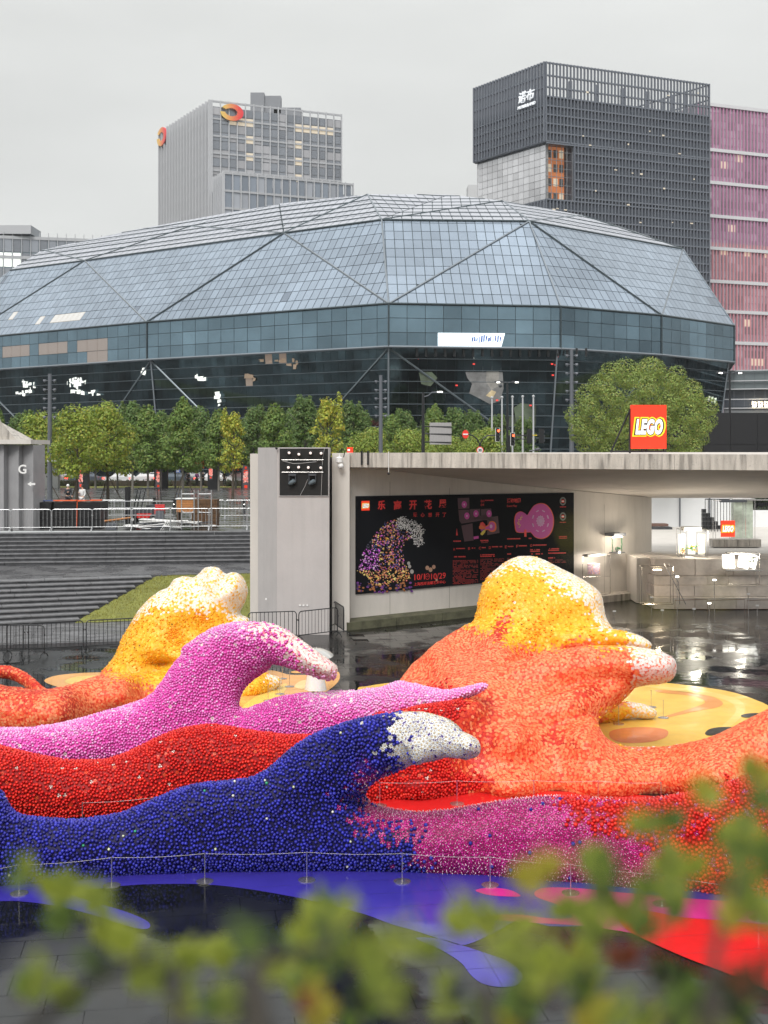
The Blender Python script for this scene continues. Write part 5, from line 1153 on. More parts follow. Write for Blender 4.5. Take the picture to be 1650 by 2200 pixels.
# scaffold frames
for i, (x0, x1) in enumerate(((390, 417), (426, 454))):
    a, b = GD(x0, 60.2, 2.65), GD(x1, 60.2, 2.65); t = empty('scaffold_frame', (a+b)/2, label=('left' if i == 0 else 'right')+' of the two upright silver scaffold frames among the barriers', cat='scaffold', group='scaffold frames')
    for p in (a, b): mb = MB(); mb.tube([p+Vector((0, 0, .02)), p+Vector((0, 0, 2.02))], .028, 6); mb.build('standard', M_silver, t)
    for z in (.9, 1.82): mb = MB(); mb.tube([upz(a, 2.65+z), upz(b, 2.65+z)], .022, 5); mb.build('ledger', M_silver, t)
    for p, s in ((a, .12), (b, -.12)): mb = MB(); mb.tube([upz(p, 3.65), upz(p, 3.55)+Vector((s, 0, 0))], .018, 4); mb.build('gusset', M_silver, t)
# crates, mats, planks, panels
t = empty('wooden_crate', GD(400, 63, 2.65), label='orange slatted wooden crate on a stand behind the left scaffold frame', cat='crate'); a, b = GD(382, 63), GD(418, 63)
for k in range(5): mb = MB(); mb.box(((a.x+b.x)/2, 63, 3.5+.13*k), (b.x-a.x, .8, .12)); mb.build('slat', M_wood, t)
mb = MB(); mb.box(((a.x+b.x)/2, 63, 4.13), (b.x-a.x+.1, .9, .04)); mb.build('lid', M_white, t)
for x in (a.x+.05, b.x-.05): mb = MB(); mb.box((x, 63, 3.06), (.08, .8, .8)); mb.build('leg', M_brown, t)
t = empty('mat_pallet', GD(444, 63, 2.65), label='stack of rough brown mats behind the right scaffold frame', cat='mats'); a, b = GD(420, 63), GD(469, 63)
for k in range(6): mb = MB(); mb.box(((a.x+b.x)/2+random.uniform(-.03, .03), 63, 2.78+.24*k), (b.x-a.x, .9, .225)); mb.build('mat', M_brown, t)
t = empty('panel_pile', GD(330, 60.8, 2.65), label='jumbled pile of white panels and folded steel legs on the plaza', cat='panels')
for k in range(16):
    x = random.uniform(270, 350) if k < 9 else random.uniform(365, 445); c = GD(x, random.uniform(60.6, 62), 2.65); z = .06+.055*(k % 8)
    mb = MB(); mb.box(c+Vector((0, 0, z)), (random.uniform(.9, 1.8), .7, .035), M=Matrix.Rotation(random.uniform(-.3, .3), 3, 'Z') @ Matrix.Rotation(random.uniform(-.12, .12), 3, 'Y')); mb.build('panel', M_white if k % 4 else M_dark, t)
for k in range(9): c = GD(345+k*4.5, 60.5, 2.65); mb = MB(); mb.tube([c, c+Vector((.3, .1, .45))], .02, 4); mb.build('folded_leg', M_white, t)
t = empty('red_box', GD(341, 64, 3.4), label='open red box on the white table frame beside the forklift', cat='box'); c = GD(344, 63.8, 3.62); mb = MB(); mb.box(c, (.48, .4, .26), .1); mb.build('tub', mat('faded_red', (.6, .05, .05), .5), t); mb = MB(); mb.box(c+Vector((-.02, 0, .14)), (.5, .42, .03), .1); mb.build('rim', M_red, t); mb = MB(); mb.box(c-Vector((0, 0, .55)), (.4, .4, .8)); mb.build('stand', M_greyp, t)
t = empty('plank', GD(252, 60.4, 3.1), label='long orange wooden plank lying tilted behind the silver barriers', cat='plank'); mb = MB(); mb.tube([upz(GD(224, 60.4), EYE-(1120-HY)*60.4/F), upz(GD(281, 60.4), EYE-(1112.5-HY)*60.4/F)], .055, 4); mb.build('board', M_wood, t); mb = MB(); mb.box(GD(240, 60.5, 2.83), (.5, .4, .34)); mb.build('trestle', M_greyp, t)
t = empty('steel_trestle', GD(240, 64, 2.65), label='row of white steel trestle frames behind the orange plank', cat='trestle')
for x in (214, 232, 245, 268, 281):
    mb = MB(); p = GD(x, 65, 2.65); mb.tube([p, p+Vector((0, 0, 1.25))], .025, 4); mb.build('post', M_silver, t)
for z in (.5, .9, 1.25): mb = MB(); mb.tube([upz(GD(207, 65), 2.65+z), upz(GD(372, 65), 2.65+z)], .022, 4); mb.build('rail', M_silver, t)

# ---------------------------------------------------------------- museum stanchions and cords
stn = empty('rope_stanchion', (0, 0, 0), label='x', cat='stanchion', group='low steel rope stanchions round the flower waves')
mb = MB(); mb.lathe((0, 0, .004), [(.135, 0), (.135, .012), (.05, .026), (.012, .03)], 20); mb.build('base_plate', M_steel, stn, smooth=False)
mb = MB(); mb.lathe((0, 0, .03), [(.008, 0), (.008, .395), (.012, .398), (.012, .42)], 8); mb.build('post', M_steel, stn)
rows = [[(-150, 1950, 'outside the left edge'), (41, 1921, 'at the far left on the blue floor'), (240, 1904, 'left of the dark lens shape on the blue floor'), (440, 1895, 'above the widest part of the dark lens shape'), (659, 1892, 'at the right end of the dark lens shape'), (864, 1895, 'on blue below the meeting of blue and magenta beads'), (1053, 1903, 'beside the magenta oval on the blue floor'), (1226, 1920, 'below the magenta flowers behind blurred leaves'), (1422, 1944, 'at the red and blue floor join behind leaves'), (1630, 1976, 'at the right frame edge on the red floor')],
        [(816, 1732, 'in the red hollow at its left end'), (982, 1728, 'in the middle of the red hollow floor'), (1147, 1727, 'behind the magenta crest, first right of the red hollow'), (1285, 1728, 'behind the magenta crest, below the orange neck'), (1420, 1732, 'behind the magenta crest near the blurred dark stem')],
        [(177, 1778, 'between the red and blue waves at left'), (331, 1766, 'between the red and blue waves, mostly hidden')],
        [(576, 1506, 'nearest on the pale pad beneath the pink arch'), (601, 1492, 'beside the white tip beneath the pink arch'), (622, 1476, 'in the middle of the pale orange pad'), (607, 1459, 'furthest on the pale orange pad')],
        [(1329, 1556, 'just before the small yellow tip on the yellow pad'), (1425, 1543, 'right of the small yellow tip on the yellow pad'), (1399, 1520, 'furthest on the yellow pad under the orange arm')]]
first = True; ci = 0
cl = ['cord along the blue floor, section %s', 'cord before the red wave, section %s']
for row in rows:
    prev = None
    for (x, y, l) in row:
        p = G(x, y); o = stn if first else copy_tree(stn); first = False; o.location = (p.x, p.y, .002); o['label'] = 'low steel stanchion '+l
        if prev is not None and len(row) > 4 or (prev is not None and row[0][0] == 177):
            a, b = Vector((prev[0].x, prev[0].y, .44)), Vector((p.x, p.y, .44)); mb = MB(); pts = [a.lerp(b, k/8)-Vector((0, 0, .022*math.sin(math.pi*k/8))) for k in range(9)]; mb.tube(pts, .0022, 4, cap=False)
            o2 = mb.build('barrier_cord', M_rope); tag(o2, 'cord running right from the stanchion '+prev[1], 'cord', 'thin cords between the stanchions')
        prev = (p, l)
# ================================================================ FLOWER WAVES
def idw(anch, X, Y):
    w_ = np.zeros_like(X); s = np.zeros_like(X)
    for ax, ay, ad in anch:
        q = 1.0/(((X-ax)**2+(Y-ay)**2)**1.25+900); w_ += q; s += q*ad
    return s/w_
def inside(poly, X, Y):
    c = np.zeros(X.shape, bool); n = len(poly); j = n-1
    for i in range(n):
        xi, yi = poly[i]; xj, yj = poly[j]
        if yi != yj:
            c ^= ((yi > Y) != (yj > Y)) & (X < (xj-xi)*(Y-yi)/(yj-yi)+xi)
        j = i
    return c
def dist(poly, X, Y, closed=True):
    d = np.full(X.shape, 1e9); n = len(poly)
    for i in range(n if closed else n-1):
        ax, ay = poly[i]; bx, by = poly[(i+1) % n]; dx, dy = bx-ax, by-ay; L = dx*dx+dy*dy+1e-9
        t = np.clip(((X-ax)*dx+(Y-ay)*dy)/L, 0, 1); d = np.minimum(d, (X-ax-t*dx)**2+(Y-ay-t*dy)**2)
    return np.sqrt(d)
def layer(mb, pts, anch, R, wpx=None, step=5, shift=0.0, bump=None, sub=5):
    poly = spline(pts, sub) if sub > 1 else np.array(pts, float)
    x0, y0 = poly.min(0)-step; x1, y1 = poly.max(0)+step
    xs = np.arange(x0, x1+step, step); ys = np.arange(y0, y1+step, step); X, Y = np.meshgrid(xs, ys)
    ins = inside(poly, X, Y); D = idw(anch, X, Y)+shift; dd = dist(poly, X, Y)
    w_ = wpx if wpx else R*F/D
    u = np.clip(dd/w_, 0, 1); Tt = R*np.sqrt(np.clip(1-(1-u)**2, 0, 1))
    if bump is not None: Tf = Tt+bump(X, Y)*u
    else: Tf = Tt
    # pull grid points lying just outside onto the outline
    near = (~ins) & (dd < step*.75); act = ins | near; Tt = np.where(ins, Tt, 0); Tf = np.where(ins, Tf, 0)
    H, W = X.shape; idx = -np.ones((2, H, W), int); n = len(mb.v)
    for s, (sg, TT) in enumerate(((-1, Tf), (1, Tt))):
        for r in range(H):
            for c in range(W):
                if act[r, c]:
                    d = D[r, c]+sg*max(TT[r, c], .004); idx[s, r, c] = n; n += 1
                    mb.v.append(((X[r, c]-CX)/F*d, d, EYE-(Y[r, c]-HY)/F*d))
    cellok = np.zeros((H+1, W+1), bool); cellok[1:H, 1:W] = act[:-1, :-1] & act[1:, :-1] & act[:-1, 1:] & act[1:, 1:]
    for r in range(H-1):
        for c in range(W-1):
            if not cellok[r+1, c+1]: continue
            f = idx[0]; b = idx[1]
            mb.f.append((f[r, c], f[r+1, c], f[r+1, c+1], f[r, c+1])); mb.f.append((b[r, c], b[r, c+1], b[r+1, c+1], b[r+1, c]))
            if not cellok[r, c+1]: mb.f.append((f[r, c], f[r, c+1], b[r, c+1], b[r, c]))
            if not cellok[r+2, c+1]: mb.f.append((f[r+1, c], b[r+1, c], b[r+1, c+1], f[r+1, c+1]))
            if not cellok[r+1, c]: mb.f.append((f[r, c], b[r, c], b[r+1, c], f[r+1, c]))
            if not cellok[r+1, c+2]: mb.f.append((f[r, c+1], f[r+1, c+1], b[r+1, c+1], b[r, c+1]))
def stroke(path, radii, sub=5):
    """outline polygon of a tapered stroke"""
    p = spline([(x, y, r) for (x, y), r in zip(path, radii)], sub, closed=False); L = []; Rt = []
    for i in range(len(p)):
        a = p[max(i-1, 0)]; b = p[min(i+1, len(p)-1)]; t = np.array([b[0]-a[0], b[1]-a[1]]); t /= np.linalg.norm(t)+1e-9; n = np.array([-t[1], t[0]])
        L.append(p[i, :2]+n*p[i, 2]); Rt.append(p[i, :2]-n*p[i, 2])
    return np.array(L+Rt[::-1])

def finish_body(mb, vox=.06, smooth=10):
    me = bpy.data.meshes.new('body'); me.from_pydata(mb.v, [], mb.f); o = bpy.data.objects.new('body', me); COL.objects.link(o)
    m = o.modifiers.new('r', 'REMESH'); m.mode = 'VOXEL'; m.voxel_size = vox
    s = o.modifiers.new('s', 'SMOOTH'); s.iterations = smooth; s.factor = .5
    dg = bpy.context.evaluated_depsgraph_get(); dg.update(); out_ = bpy.data.meshes.new_from_object(o.evaluated_get(dg)); bpy.data.objects.remove(o); bpy.data.meshes.remove(me)
    return out_

# flower templates: verts, tris, colour = base*mul + add
def tmpl_bead(n=6, sq=1.0):
    v = [(0, 0, 1.35*sq)]; f = []
    for r, z in ((.72, 1.05), (1.0, .45), (.72, -.1)):
        for k in range(n): a = 2*math.pi*(k+(.5 if r == 1.0 else 0))/n; v.append((r*math.cos(a), r*math.sin(a), z*sq))
    for k in range(n): f.append((0, 1+k, 1+(k+1) % n))
    for r in range(2):
        for k in range(n): a = 1+r*n+k; b = 1+r*n+(k+1) % n; f += [(a, a+n, b+n), (a, b+n, b)]
    return v, f, [(1, 1, 1)]*len(v), [(0, 0, 0)]*len(v)
def tmpl_petals(n, cup=.25, wd=.38, cen=(0, 0, 0), cmul=1.0, tip=None, cz=.32, notch=False):
    v = []; f = []; mu = []; ad = []
    for k in range(n):
        a = 2*math.pi*k/n; c, s = math.cos(a), math.sin(a); b = len(v)
        for r, t, z in ((.12, 0, .12), (.62, wd, .16+cup*.5), (1.0, 0, .10+cup), (.62, -wd, .16+cup*.5)): v.append((r*c-t*s, r*s+t*c, z))
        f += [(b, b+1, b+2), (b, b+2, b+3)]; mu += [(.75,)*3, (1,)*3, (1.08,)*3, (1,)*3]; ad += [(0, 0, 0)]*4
    b = len(v); m = 5; v.append((0, 0, cz+.12))
    for k in range(m): a = 2*math.pi*k/m; v.append((.24*math.cos(a), .24*math.sin(a), cz-.1))
    f += [(b, b+1+k, b+1+(k+1) % m) for k in range(m)]; mu += [(cmul,)*3]*(m+1); ad += [cen]*(m+1)
    if tip:
        b = len(v); v += [(-.1, -.06, .3), (.1, -.06, .3), (0, .1, .3), (.30, .05, .85), (.46, .0, .80), (.36, .18, .80)]
        f += [(b, b+1, b+4), (b, b+4, b+3), (b+1, b+2, b+5), (b+1, b+5, b+4), (b+2, b, b+3), (b+2, b+3, b+5), (b+3, b+4, b+5)]; mu += [(0, 0, 0)]*6; ad += [(.7, .45, .55)]*3+[(.85, .8, .82)]*3
    return v, f, mu, ad
TEMPL = {
 'bead': tmpl_bead(6), 'rose': tmpl_bead(5, .8), 'blossom': tmpl_petals(5, .06, .42, (0, 0, 0), 1.1), 'daisy': tmpl_petals(8, .05, .2, (.62, .42, .12), 0.0, cz=.26),
 'trefoil': tmpl_petals(4, .15, .34, (0, 0, 0), .8, tip=True), 'white_clover': tmpl_petals(3, .3, .45, (.3, .25, .1), .4), 'black_eye': tmpl_petals(7, .1, .3, (.02, .01, 0), 0.0, cz=.34)}
# kinds: template, radius, petal colours, ground colour
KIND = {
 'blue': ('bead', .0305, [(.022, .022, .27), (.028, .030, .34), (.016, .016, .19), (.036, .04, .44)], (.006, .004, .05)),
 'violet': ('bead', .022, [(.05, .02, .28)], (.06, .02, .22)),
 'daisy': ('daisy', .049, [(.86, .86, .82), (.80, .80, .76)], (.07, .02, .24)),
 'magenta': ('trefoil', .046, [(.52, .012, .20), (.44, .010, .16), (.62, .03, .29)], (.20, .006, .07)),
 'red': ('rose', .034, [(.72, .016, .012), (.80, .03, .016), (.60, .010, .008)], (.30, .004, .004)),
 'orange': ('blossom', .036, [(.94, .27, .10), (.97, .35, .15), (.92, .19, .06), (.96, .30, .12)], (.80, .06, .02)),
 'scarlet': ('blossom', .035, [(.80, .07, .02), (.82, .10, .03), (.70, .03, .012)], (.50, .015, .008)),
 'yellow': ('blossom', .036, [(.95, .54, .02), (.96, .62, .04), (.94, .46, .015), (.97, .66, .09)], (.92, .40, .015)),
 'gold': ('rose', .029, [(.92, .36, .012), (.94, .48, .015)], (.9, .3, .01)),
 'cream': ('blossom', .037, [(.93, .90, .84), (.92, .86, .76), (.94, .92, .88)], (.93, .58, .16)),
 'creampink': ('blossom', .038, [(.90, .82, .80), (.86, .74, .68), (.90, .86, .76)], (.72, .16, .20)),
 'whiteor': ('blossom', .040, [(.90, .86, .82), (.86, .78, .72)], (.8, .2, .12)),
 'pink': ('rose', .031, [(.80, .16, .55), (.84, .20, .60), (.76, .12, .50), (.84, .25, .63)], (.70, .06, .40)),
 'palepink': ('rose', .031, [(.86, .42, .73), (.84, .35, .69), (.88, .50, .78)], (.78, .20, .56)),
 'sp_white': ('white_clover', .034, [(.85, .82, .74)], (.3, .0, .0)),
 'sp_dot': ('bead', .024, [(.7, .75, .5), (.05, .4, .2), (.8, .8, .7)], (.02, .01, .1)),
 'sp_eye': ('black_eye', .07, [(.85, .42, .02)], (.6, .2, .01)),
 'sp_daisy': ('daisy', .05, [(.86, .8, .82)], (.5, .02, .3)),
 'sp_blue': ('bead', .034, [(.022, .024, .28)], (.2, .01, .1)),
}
M_flower = mat('flower_petal', (1, 1, 1), .38, attr=True, spec=.45)
M_ground = mat('flower_body', (1, 1, 1), .7, attr=True)
def build_wave(root, me, zones, spacing, jit, specials=(), nobj=300, back=.35):
    kinds = sorted({z[2] for z in zones}); ZA = np.array([(z[0], z[1]) for z in zones], float); ZW = np.array([z[3] if len(z) > 3 else 0 for z in zones], float); ZK = [z[2] for z in zones]
    def kind_at(P, jj):
        px = CX+F*P[:, 0]/P[:, 1]; py = HY+F*(EYE-P[:, 2])/P[:, 1]
        q = np.stack([px, py], 1)+rng.normal(0, 1, (len(P), 2))*jj
        d = np.sqrt(((q[:, None, :]-ZA[None])**2).sum(2))-ZW[None]
        return d.argmin(1)
    nv = len(me.vertices); co = np.empty(nv*3, np.float32); me.vertices.foreach_get('co', co); co = co.reshape(-1, 3).astype(float)
    k = kind_at(co, jit*.4); cols = np.ones((nv, 4), np.float32)
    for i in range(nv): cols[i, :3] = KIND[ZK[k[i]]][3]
    at = me.color_attributes.new('Col', 'FLOAT_COLOR', 'POINT'); at.data.foreach_set('color', cols.ravel())
    me.polygons.foreach_set('use_smooth', [True]*len(me.polygons)); me.materials.clear(); me.materials.append(M_ground)
    off = root.location; me.calc_loop_triangles(); nt_ = len(me.loop_triangles); tri_ = np.empty(nt_*3, np.int32); me.loop_triangles.foreach_get('vertices', tri_); tri_ = tri_.reshape(-1, 3)
    vn = np.empty(nv*3, np.float32); me.vertices.foreach_get('normal', vn); vn = vn.reshape(-1, 3)
    a, b, c = co[tri_[:, 0]], co[tri_[:, 1]], co[tri_[:, 2]]; ar = np.linalg.norm(np.cross(b-a, c-a), axis=1)/2; tot = ar.sum()
    n = int(tot/(spacing**2)*7); ti = rng.choice(nt_, n, p=ar/tot); r1 = np.sqrt(rng.random(n)); r2 = rng.random(n)
    w0, w1, w2 = (1-r1)[:, None], (r1*(1-r2))[:, None], (r1*r2)[:, None]
    P = a[ti]*w0+b[ti]*w1+c[ti]*w2; Nn = vn[tri_[ti, 0]]*w0+vn[tri_[ti, 1]]*w1+vn[tri_[ti, 2]]*w2; Nn /= np.linalg.norm(Nn, axis=1)[:, None]+1e-9
    view = np.array([0, 0, EYE])-P; view /= np.linalg.norm(view, axis=1)[:, None]; fac = (view*Nn).sum(1)
    px = CX+F*P[:, 0]/P[:, 1]
    keep = (P[:, 2] > .01) & ((fac > -.3) | (rng.random(n) < back*.3)) & (px > -260) & (px < 1900)
    P = P[keep]; Nn = Nn[keep]; fac = fac[keep]
    me.transform(Matrix.Translation(-off)); link_mesh('body', me, root)
    # dart throwing on a hash grid
    grid = {}; sel = []; s2 = spacing*spacing; inv = 1/spacing; cells = np.floor(P*inv).astype(int)
    for i in range(len(P)):
        cx, cy, cz = cells[i]; p = P[i]; ok = True
        for dx in (-1, 0, 1):
            for dy in (-1, 0, 1):
                for dz in (-1, 0, 1):
                    for j in grid.get((cx+dx, cy+dy, cz+dz), ()):
                        q = P[j]
                        if (p[0]-q[0])**2+(p[1]-q[1])**2+(p[2]-q[2])**2 < s2*.74: ok = False; break
                    if not ok: break
                if not ok: break
            if not ok: break
        if ok: grid.setdefault((cx, cy, cz), []).append(i); sel.append(i)
    P = P[sel]; Nn = Nn[sel]; fac = fac[sel]; M = len(P)
    kk = kind_at(P, jit); names = np.array([ZK[i] for i in kk], dtype=object)
    for base, sp, pr in specials:
        mask = np.array([nm == base for nm in names]) & (rng.random(M) < pr); names[mask] = sp
    # keep spotted extras large enough but sparse daisies uncrowded
    size = np.array([KIND[nm][1] for nm in names])*rng.uniform(.88, 1.12, M)
    # frames
    up_ = np.where(np.abs(Nn[:, 2:3]) < .9, np.array([[0, 0, 1.]]), np.array([[1., 0, 0]])); Nj = Nn+rng.normal(0, .06, Nn.shape); Nj /= np.linalg.norm(Nj, axis=1)[:, None]
    X_ = np.cross(up_, Nj); X_ /= np.linalg.norm(X_, axis=1)[:, None]; Y_ = np.cross(Nj, X_); sp_ = rng.random(M)*6.283
    XX = X_*np.cos(sp_)[:, None]+Y_*np.sin(sp_)[:, None]; YY = np.cross(Nj, XX)
    x, y = CX+F*P[:, 0]/P[:, 1], HY+F*(EYE-P[:, 2])/P[:, 1]
    vis = (x > 0) & (x < 1650) & (y < 2150) & (fac > .35); score = np.where(vis, size/P[:, 1]*(.6+.4*fac), 0); order = np.argsort(-score)
    solo = set(order[:nobj].tolist()); cache = {}
    ci_ = rng.integers(0, 100, M)
    for i in order[:nobj]:
        nm = names[i]; kd = KIND[nm]; c_i = ci_[i] % len(kd[2]); key = (nm, c_i)
        if ('flw',)+key not in MATS:
            v, f, mu, ad = TEMPL[kd[0]]; fm = bpy.data.meshes.new('flower'); fm.from_pydata(v, [], f); colr = kd[2][c_i]
            cc = np.ones((len(v), 4), np.float32); cc[:, :3] = np.array(mu)*np.array(colr)+np.array(ad); at = fm.color_attributes.new('Col', 'FLOAT_COLOR', 'POINT'); at.data.foreach_set('color', cc.ravel()); fm.materials.append(M_flower)
            if kd[0] in ('bead', 'rose'): fm.polygons.foreach_set('use_smooth', [True]*len(f))
            MATS[('flw',)+key] = fm
        o = bpy.data.objects.new('flower', MATS[('flw',)+key]); COL.objects.link(o); o.parent = root; s = size[i]; q = P[i]-np.array(off)
        m4 = Matrix(((XX[i, 0]*s, YY[i, 0]*s, Nj[i, 0]*s, q[0]), (XX[i, 1]*s, YY[i, 1]*s, Nj[i, 1]*s, q[1]), (XX[i, 2]*s, YY[i, 2]*s, Nj[i, 2]*s, q[2]), (0, 0, 0, 1))); o.matrix_local = m4
    VV = []; CC = []; FF = []; SM = []; base = 0
    rest_ = np.array([i for i in range(M) if i not in solo])
    for nm in set(names):
        idx = rest_[np.array([names[i] == nm for i in rest_])] if len(rest_) else rest_
        if len(idx) == 0: continue
        kd = KIND[nm]; v, f, mu, ad = TEMPL[kd[0]]; v = np.array(v, float); f = np.array(f); mu = np.array(mu, float); ad = np.array(ad, float); m_ = len(idx)
        Rm = np.stack([XX[idx], YY[idx], Nj[idx]], 2)*size[idx][:, None, None]
        vv = np.einsum('mij,nj->mni', Rm, v)+(P[idx]-np.array(off))[:, None, :]
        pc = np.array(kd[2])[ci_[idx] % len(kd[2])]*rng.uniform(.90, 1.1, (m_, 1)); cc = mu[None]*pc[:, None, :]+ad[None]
        VV.append(vv.reshape(-1, 3)); CC.append(cc.reshape(-1, 3)); FF.append((f[None]+(np.arange(m_)*len(v))[:, None, None]+base).reshape(-1, 3)); SM.append(np.full(m_*len(f), kd[0] in ('bead', 'rose'))); base += m_*len(v)
    VV = np.concatenate(VV).astype(np.float32); CC = np.concatenate(CC).astype(np.float32); FF = np.concatenate(FF).astype(np.int32); SM = np.concatenate(SM)
    fm = bpy.data.meshes.new('flower_cover'); fm.vertices.add(len(VV)); fm.vertices.foreach_set('co', VV.ravel()); fm.loops.add(FF.size); fm.loops.foreach_set('vertex_index', FF.ravel()); fm.polygons.add(len(FF)); fm.polygons.foreach_set('loop_start', np.arange(len(FF), dtype=np.int32)*3); fm.polygons.foreach_set('use_smooth', SM)
    fm.update(calc_edges=True); at = fm.color_attributes.new('Col', 'FLOAT_COLOR', 'POINT'); at.data.foreach_set('color', np.concatenate([CC, np.ones((len(CC), 1), np.float32)], 1).ravel()); fm.materials.append(M_flower)
    o = link_mesh('flower_cover', fm, root); o['kind'] = 'stuff'
    print('WAVE', root.name, 'flowers', M, 'tris', len(FF))

# ---- blue wave with daisy tip and magenta tail
mb = MB()
blueP = [(-150, 1640), (-90, 1662), (-40, 1682), (0, 1700), (12, 1722), (30, 1748), (65, 1757), (110, 1761), (165, 1765), (215, 1757), (260, 1750), (310, 1730), (360, 1707), (410, 1690), (465, 1682), (525, 1677), (556, 1668), (585, 1648), (625, 1612), (665, 1586), (700, 1570), (750, 1553), (800, 1542), (850, 1536), (900, 1560), (905, 1600), (880, 1640), (855, 1650), (825, 1660), (800, 1680), (783, 1695), (780, 1712), (800, 1728), (825, 1736), (875, 1745), (925, 1745), (975, 1740), (1025, 1731), (1075, 1723), (1125, 1716), (1200, 1713), (1275, 1715), (1350, 1717), (1425, 1714), (1475, 1705), (1535, 1692), (1590, 1675), (1650, 1650), (1760, 1610), (1900, 1600), (1900, 2010), (1760, 1985), (1650, 1972), (1595, 1962), (1475, 1950), (1375, 1938), (1275, 1928), (1200, 1920), (1125, 1910), (1000, 1900), (920, 1894), (825, 1890), (650, 1888), (500, 1888), (400, 1891), (300, 1896), (200, 1906), (100, 1914), (0, 1922), (-150, 1940)]
anB = [(-100, 1800, 18.75), (100, 1800, 19.1), (300, 1790, 19.5), (500, 1780, 19.6), (700, 1800, 19.65), (850, 1820, 19.6), (1000, 1820, 19.5), (1200, 1830, 19.2), (1400, 1840, 18.9), (1650, 1830, 18.5), (700, 1620, 19.5), (850, 1590, 19.1), (800, 1720, 19.9), (1900, 1800, 18.3)]
layer(mb, blueP, anB, .62, step=5, sub=2)
tipP = [(700, 1572), (760, 1550), (800, 1542), (855, 1532), (900, 1529), (935, 1537), (965, 1547), (984, 1560), (992, 1572), (1010, 1580), (1025, 1591), (1032, 1606), (1030, 1620), (1016, 1628), (994, 1626), (974, 1620), (955, 1627), (925, 1635), (895, 1640), (855, 1654), (815, 1672), (770, 1700), (700, 1720), (640, 1680), (640, 1610)]
layer(mb, tipP, [(700, 1640, 19.4), (850, 1590, 18.9), (950, 1590, 18.6), (1020, 1608, 18.4)], .46, step=4, sub=3)
lobe = stroke([(880, 1620), (940, 1600), (1004, 1606), (1026, 1611)], [28, 28, 24, 17]); layer(mb, lobe, [(950, 1600, 18.35)], .2, step=4, sub=1)
bw = empty('flower_wave', (0, 19.4, 0), label='front wave of dark blue beads with white daisy tip and magenta tail running right', cat='flower wave')
zB = [(-100, 1800, 'blue'), (200, 1830, 'blue'), (450, 1780, 'blue'), (650, 1700, 'blue'), (650, 1800, 'blue'), (760, 1600, 'blue'), (820, 1575, 'blue', 4), (820, 1615, 'blue', 4), (760, 1720, 'blue'), (740, 1800, 'blue'), (840, 1850, 'blue'), (860, 1800, 'blue'), (700, 1860, 'blue'), (800, 1650, 'violet', -8),
      (880, 1565, 'daisy', 4), (885, 1605, 'daisy', 2), (940, 1580, 'daisy'), (1000, 1605, 'daisy'), (930, 1620, 'daisy'), (790, 1700, 'magenta', -6), (800, 1735, 'magenta'), (830, 1745, 'magenta', 6), (880, 1760, 'magenta', 6), (920, 1790, 'magenta', 8), (960, 1850, 'magenta', 4), (990, 1880, 'magenta'), (1050, 1790, 'magenta', 20), (1200, 1800, 'magenta', 20), (1200, 1880, 'magenta', 20), (1350, 1850, 'magenta', 20), (1400, 1930, 'magenta', 15), (1090, 1725, 'magenta', 5), (1180, 1718, 'magenta', -14), (1300, 1716, 'magenta', -12),
      (1250, 1742, 'red', 0), (1320, 1745, 'red', 8), (1380, 1760, 'red', 12), (1450, 1790, 'red', 10), (1550, 1780, 'red', 20), (1620, 1900, 'red', 20), (1700, 1800, 'red', 30), (1480, 1860, 'red')]
build_wave(bw, finish_body(mb, .05, 6), zB, .054, 22, specials=(('blue', 'sp_dot', .007), ('magenta', 'sp_blue', .012), ('blue', 'sp_daisy', .0), ('red', 'magenta', .10)), nobj=300)

# ---- mountain: red ribbon, orange body with a white tipped arm, yellow summit with white rim
mb = MB()
mtn = [(700, 1590), (760, 1560), (830, 1520), (850, 1480), (858, 1462), (875, 1440), (900, 1415), (940, 1380), (985, 1352), (1018, 1336), (1050, 1340), (1150, 1390), (1230, 1400), (1300, 1400), (1335, 1415), (1340, 1460), (1325, 1500), (1303, 1518), (1291, 1532), (1287, 1550), (1292, 1575), (1310, 1592), (1335, 1602), (1365, 1608), (1415, 1606), (1475, 1597), (1525, 1585), (1575, 1563), (1625, 1537), (1680, 1508), (1780, 1460), (1950, 1440), (1950, 1790), (1750, 1790), (1650, 1775), (1500, 1742), (1300, 1732), (1100, 1730), (980, 1733), (830, 1738), (760, 1745), (700, 1750)]
anM = [(900, 1720, 23.7), (1100, 1720, 23.8), (1300, 1715, 23.8), (1550, 1700, 23.5), (1800, 1700, 23.2), (900, 1600, 24.2), (1100, 1600, 24.6), (1280, 1600, 24.4), (1000, 1500, 26.0), (1150, 1500, 26.3), (1290, 1480, 26.4), (900, 1440, 28.3), (1000, 1370, 29.2), (1150, 1400, 28.8), (1300, 1410, 28), (760, 1600, 23.6), (720, 1720, 23.3), (1600, 1560, 24.0), (1850, 1500, 23.6)]
layer(mb, mtn, anM, 1.0, wpx=95, step=6, sub=2, bump=lambda X, Y: .10*np.sin(X*.011+Y*.006))
red = [(-160, 1588), (-60, 1592), (0, 1603), (75, 1622), (150, 1634), (220, 1634), (275, 1617), (350, 1581), (410, 1562), (470, 1559), (560, 1574), (640, 1580), (700, 1577), (780, 1555), (850, 1530), (950, 1510), (1050, 1520), (1050, 1735), (900, 1745), (700, 1770), (500, 1785), (300, 1792), (150, 1795), (0, 1790), (-160, 1775)]
layer(mb, red, [(-100, 1700, 22.3), (200, 1720, 22.6), (450, 1680, 23.0), (700, 1680, 23.4), (900, 1650, 23.8), (1050, 1600, 24.6)], .72, wpx=88, step=6, sub=3)
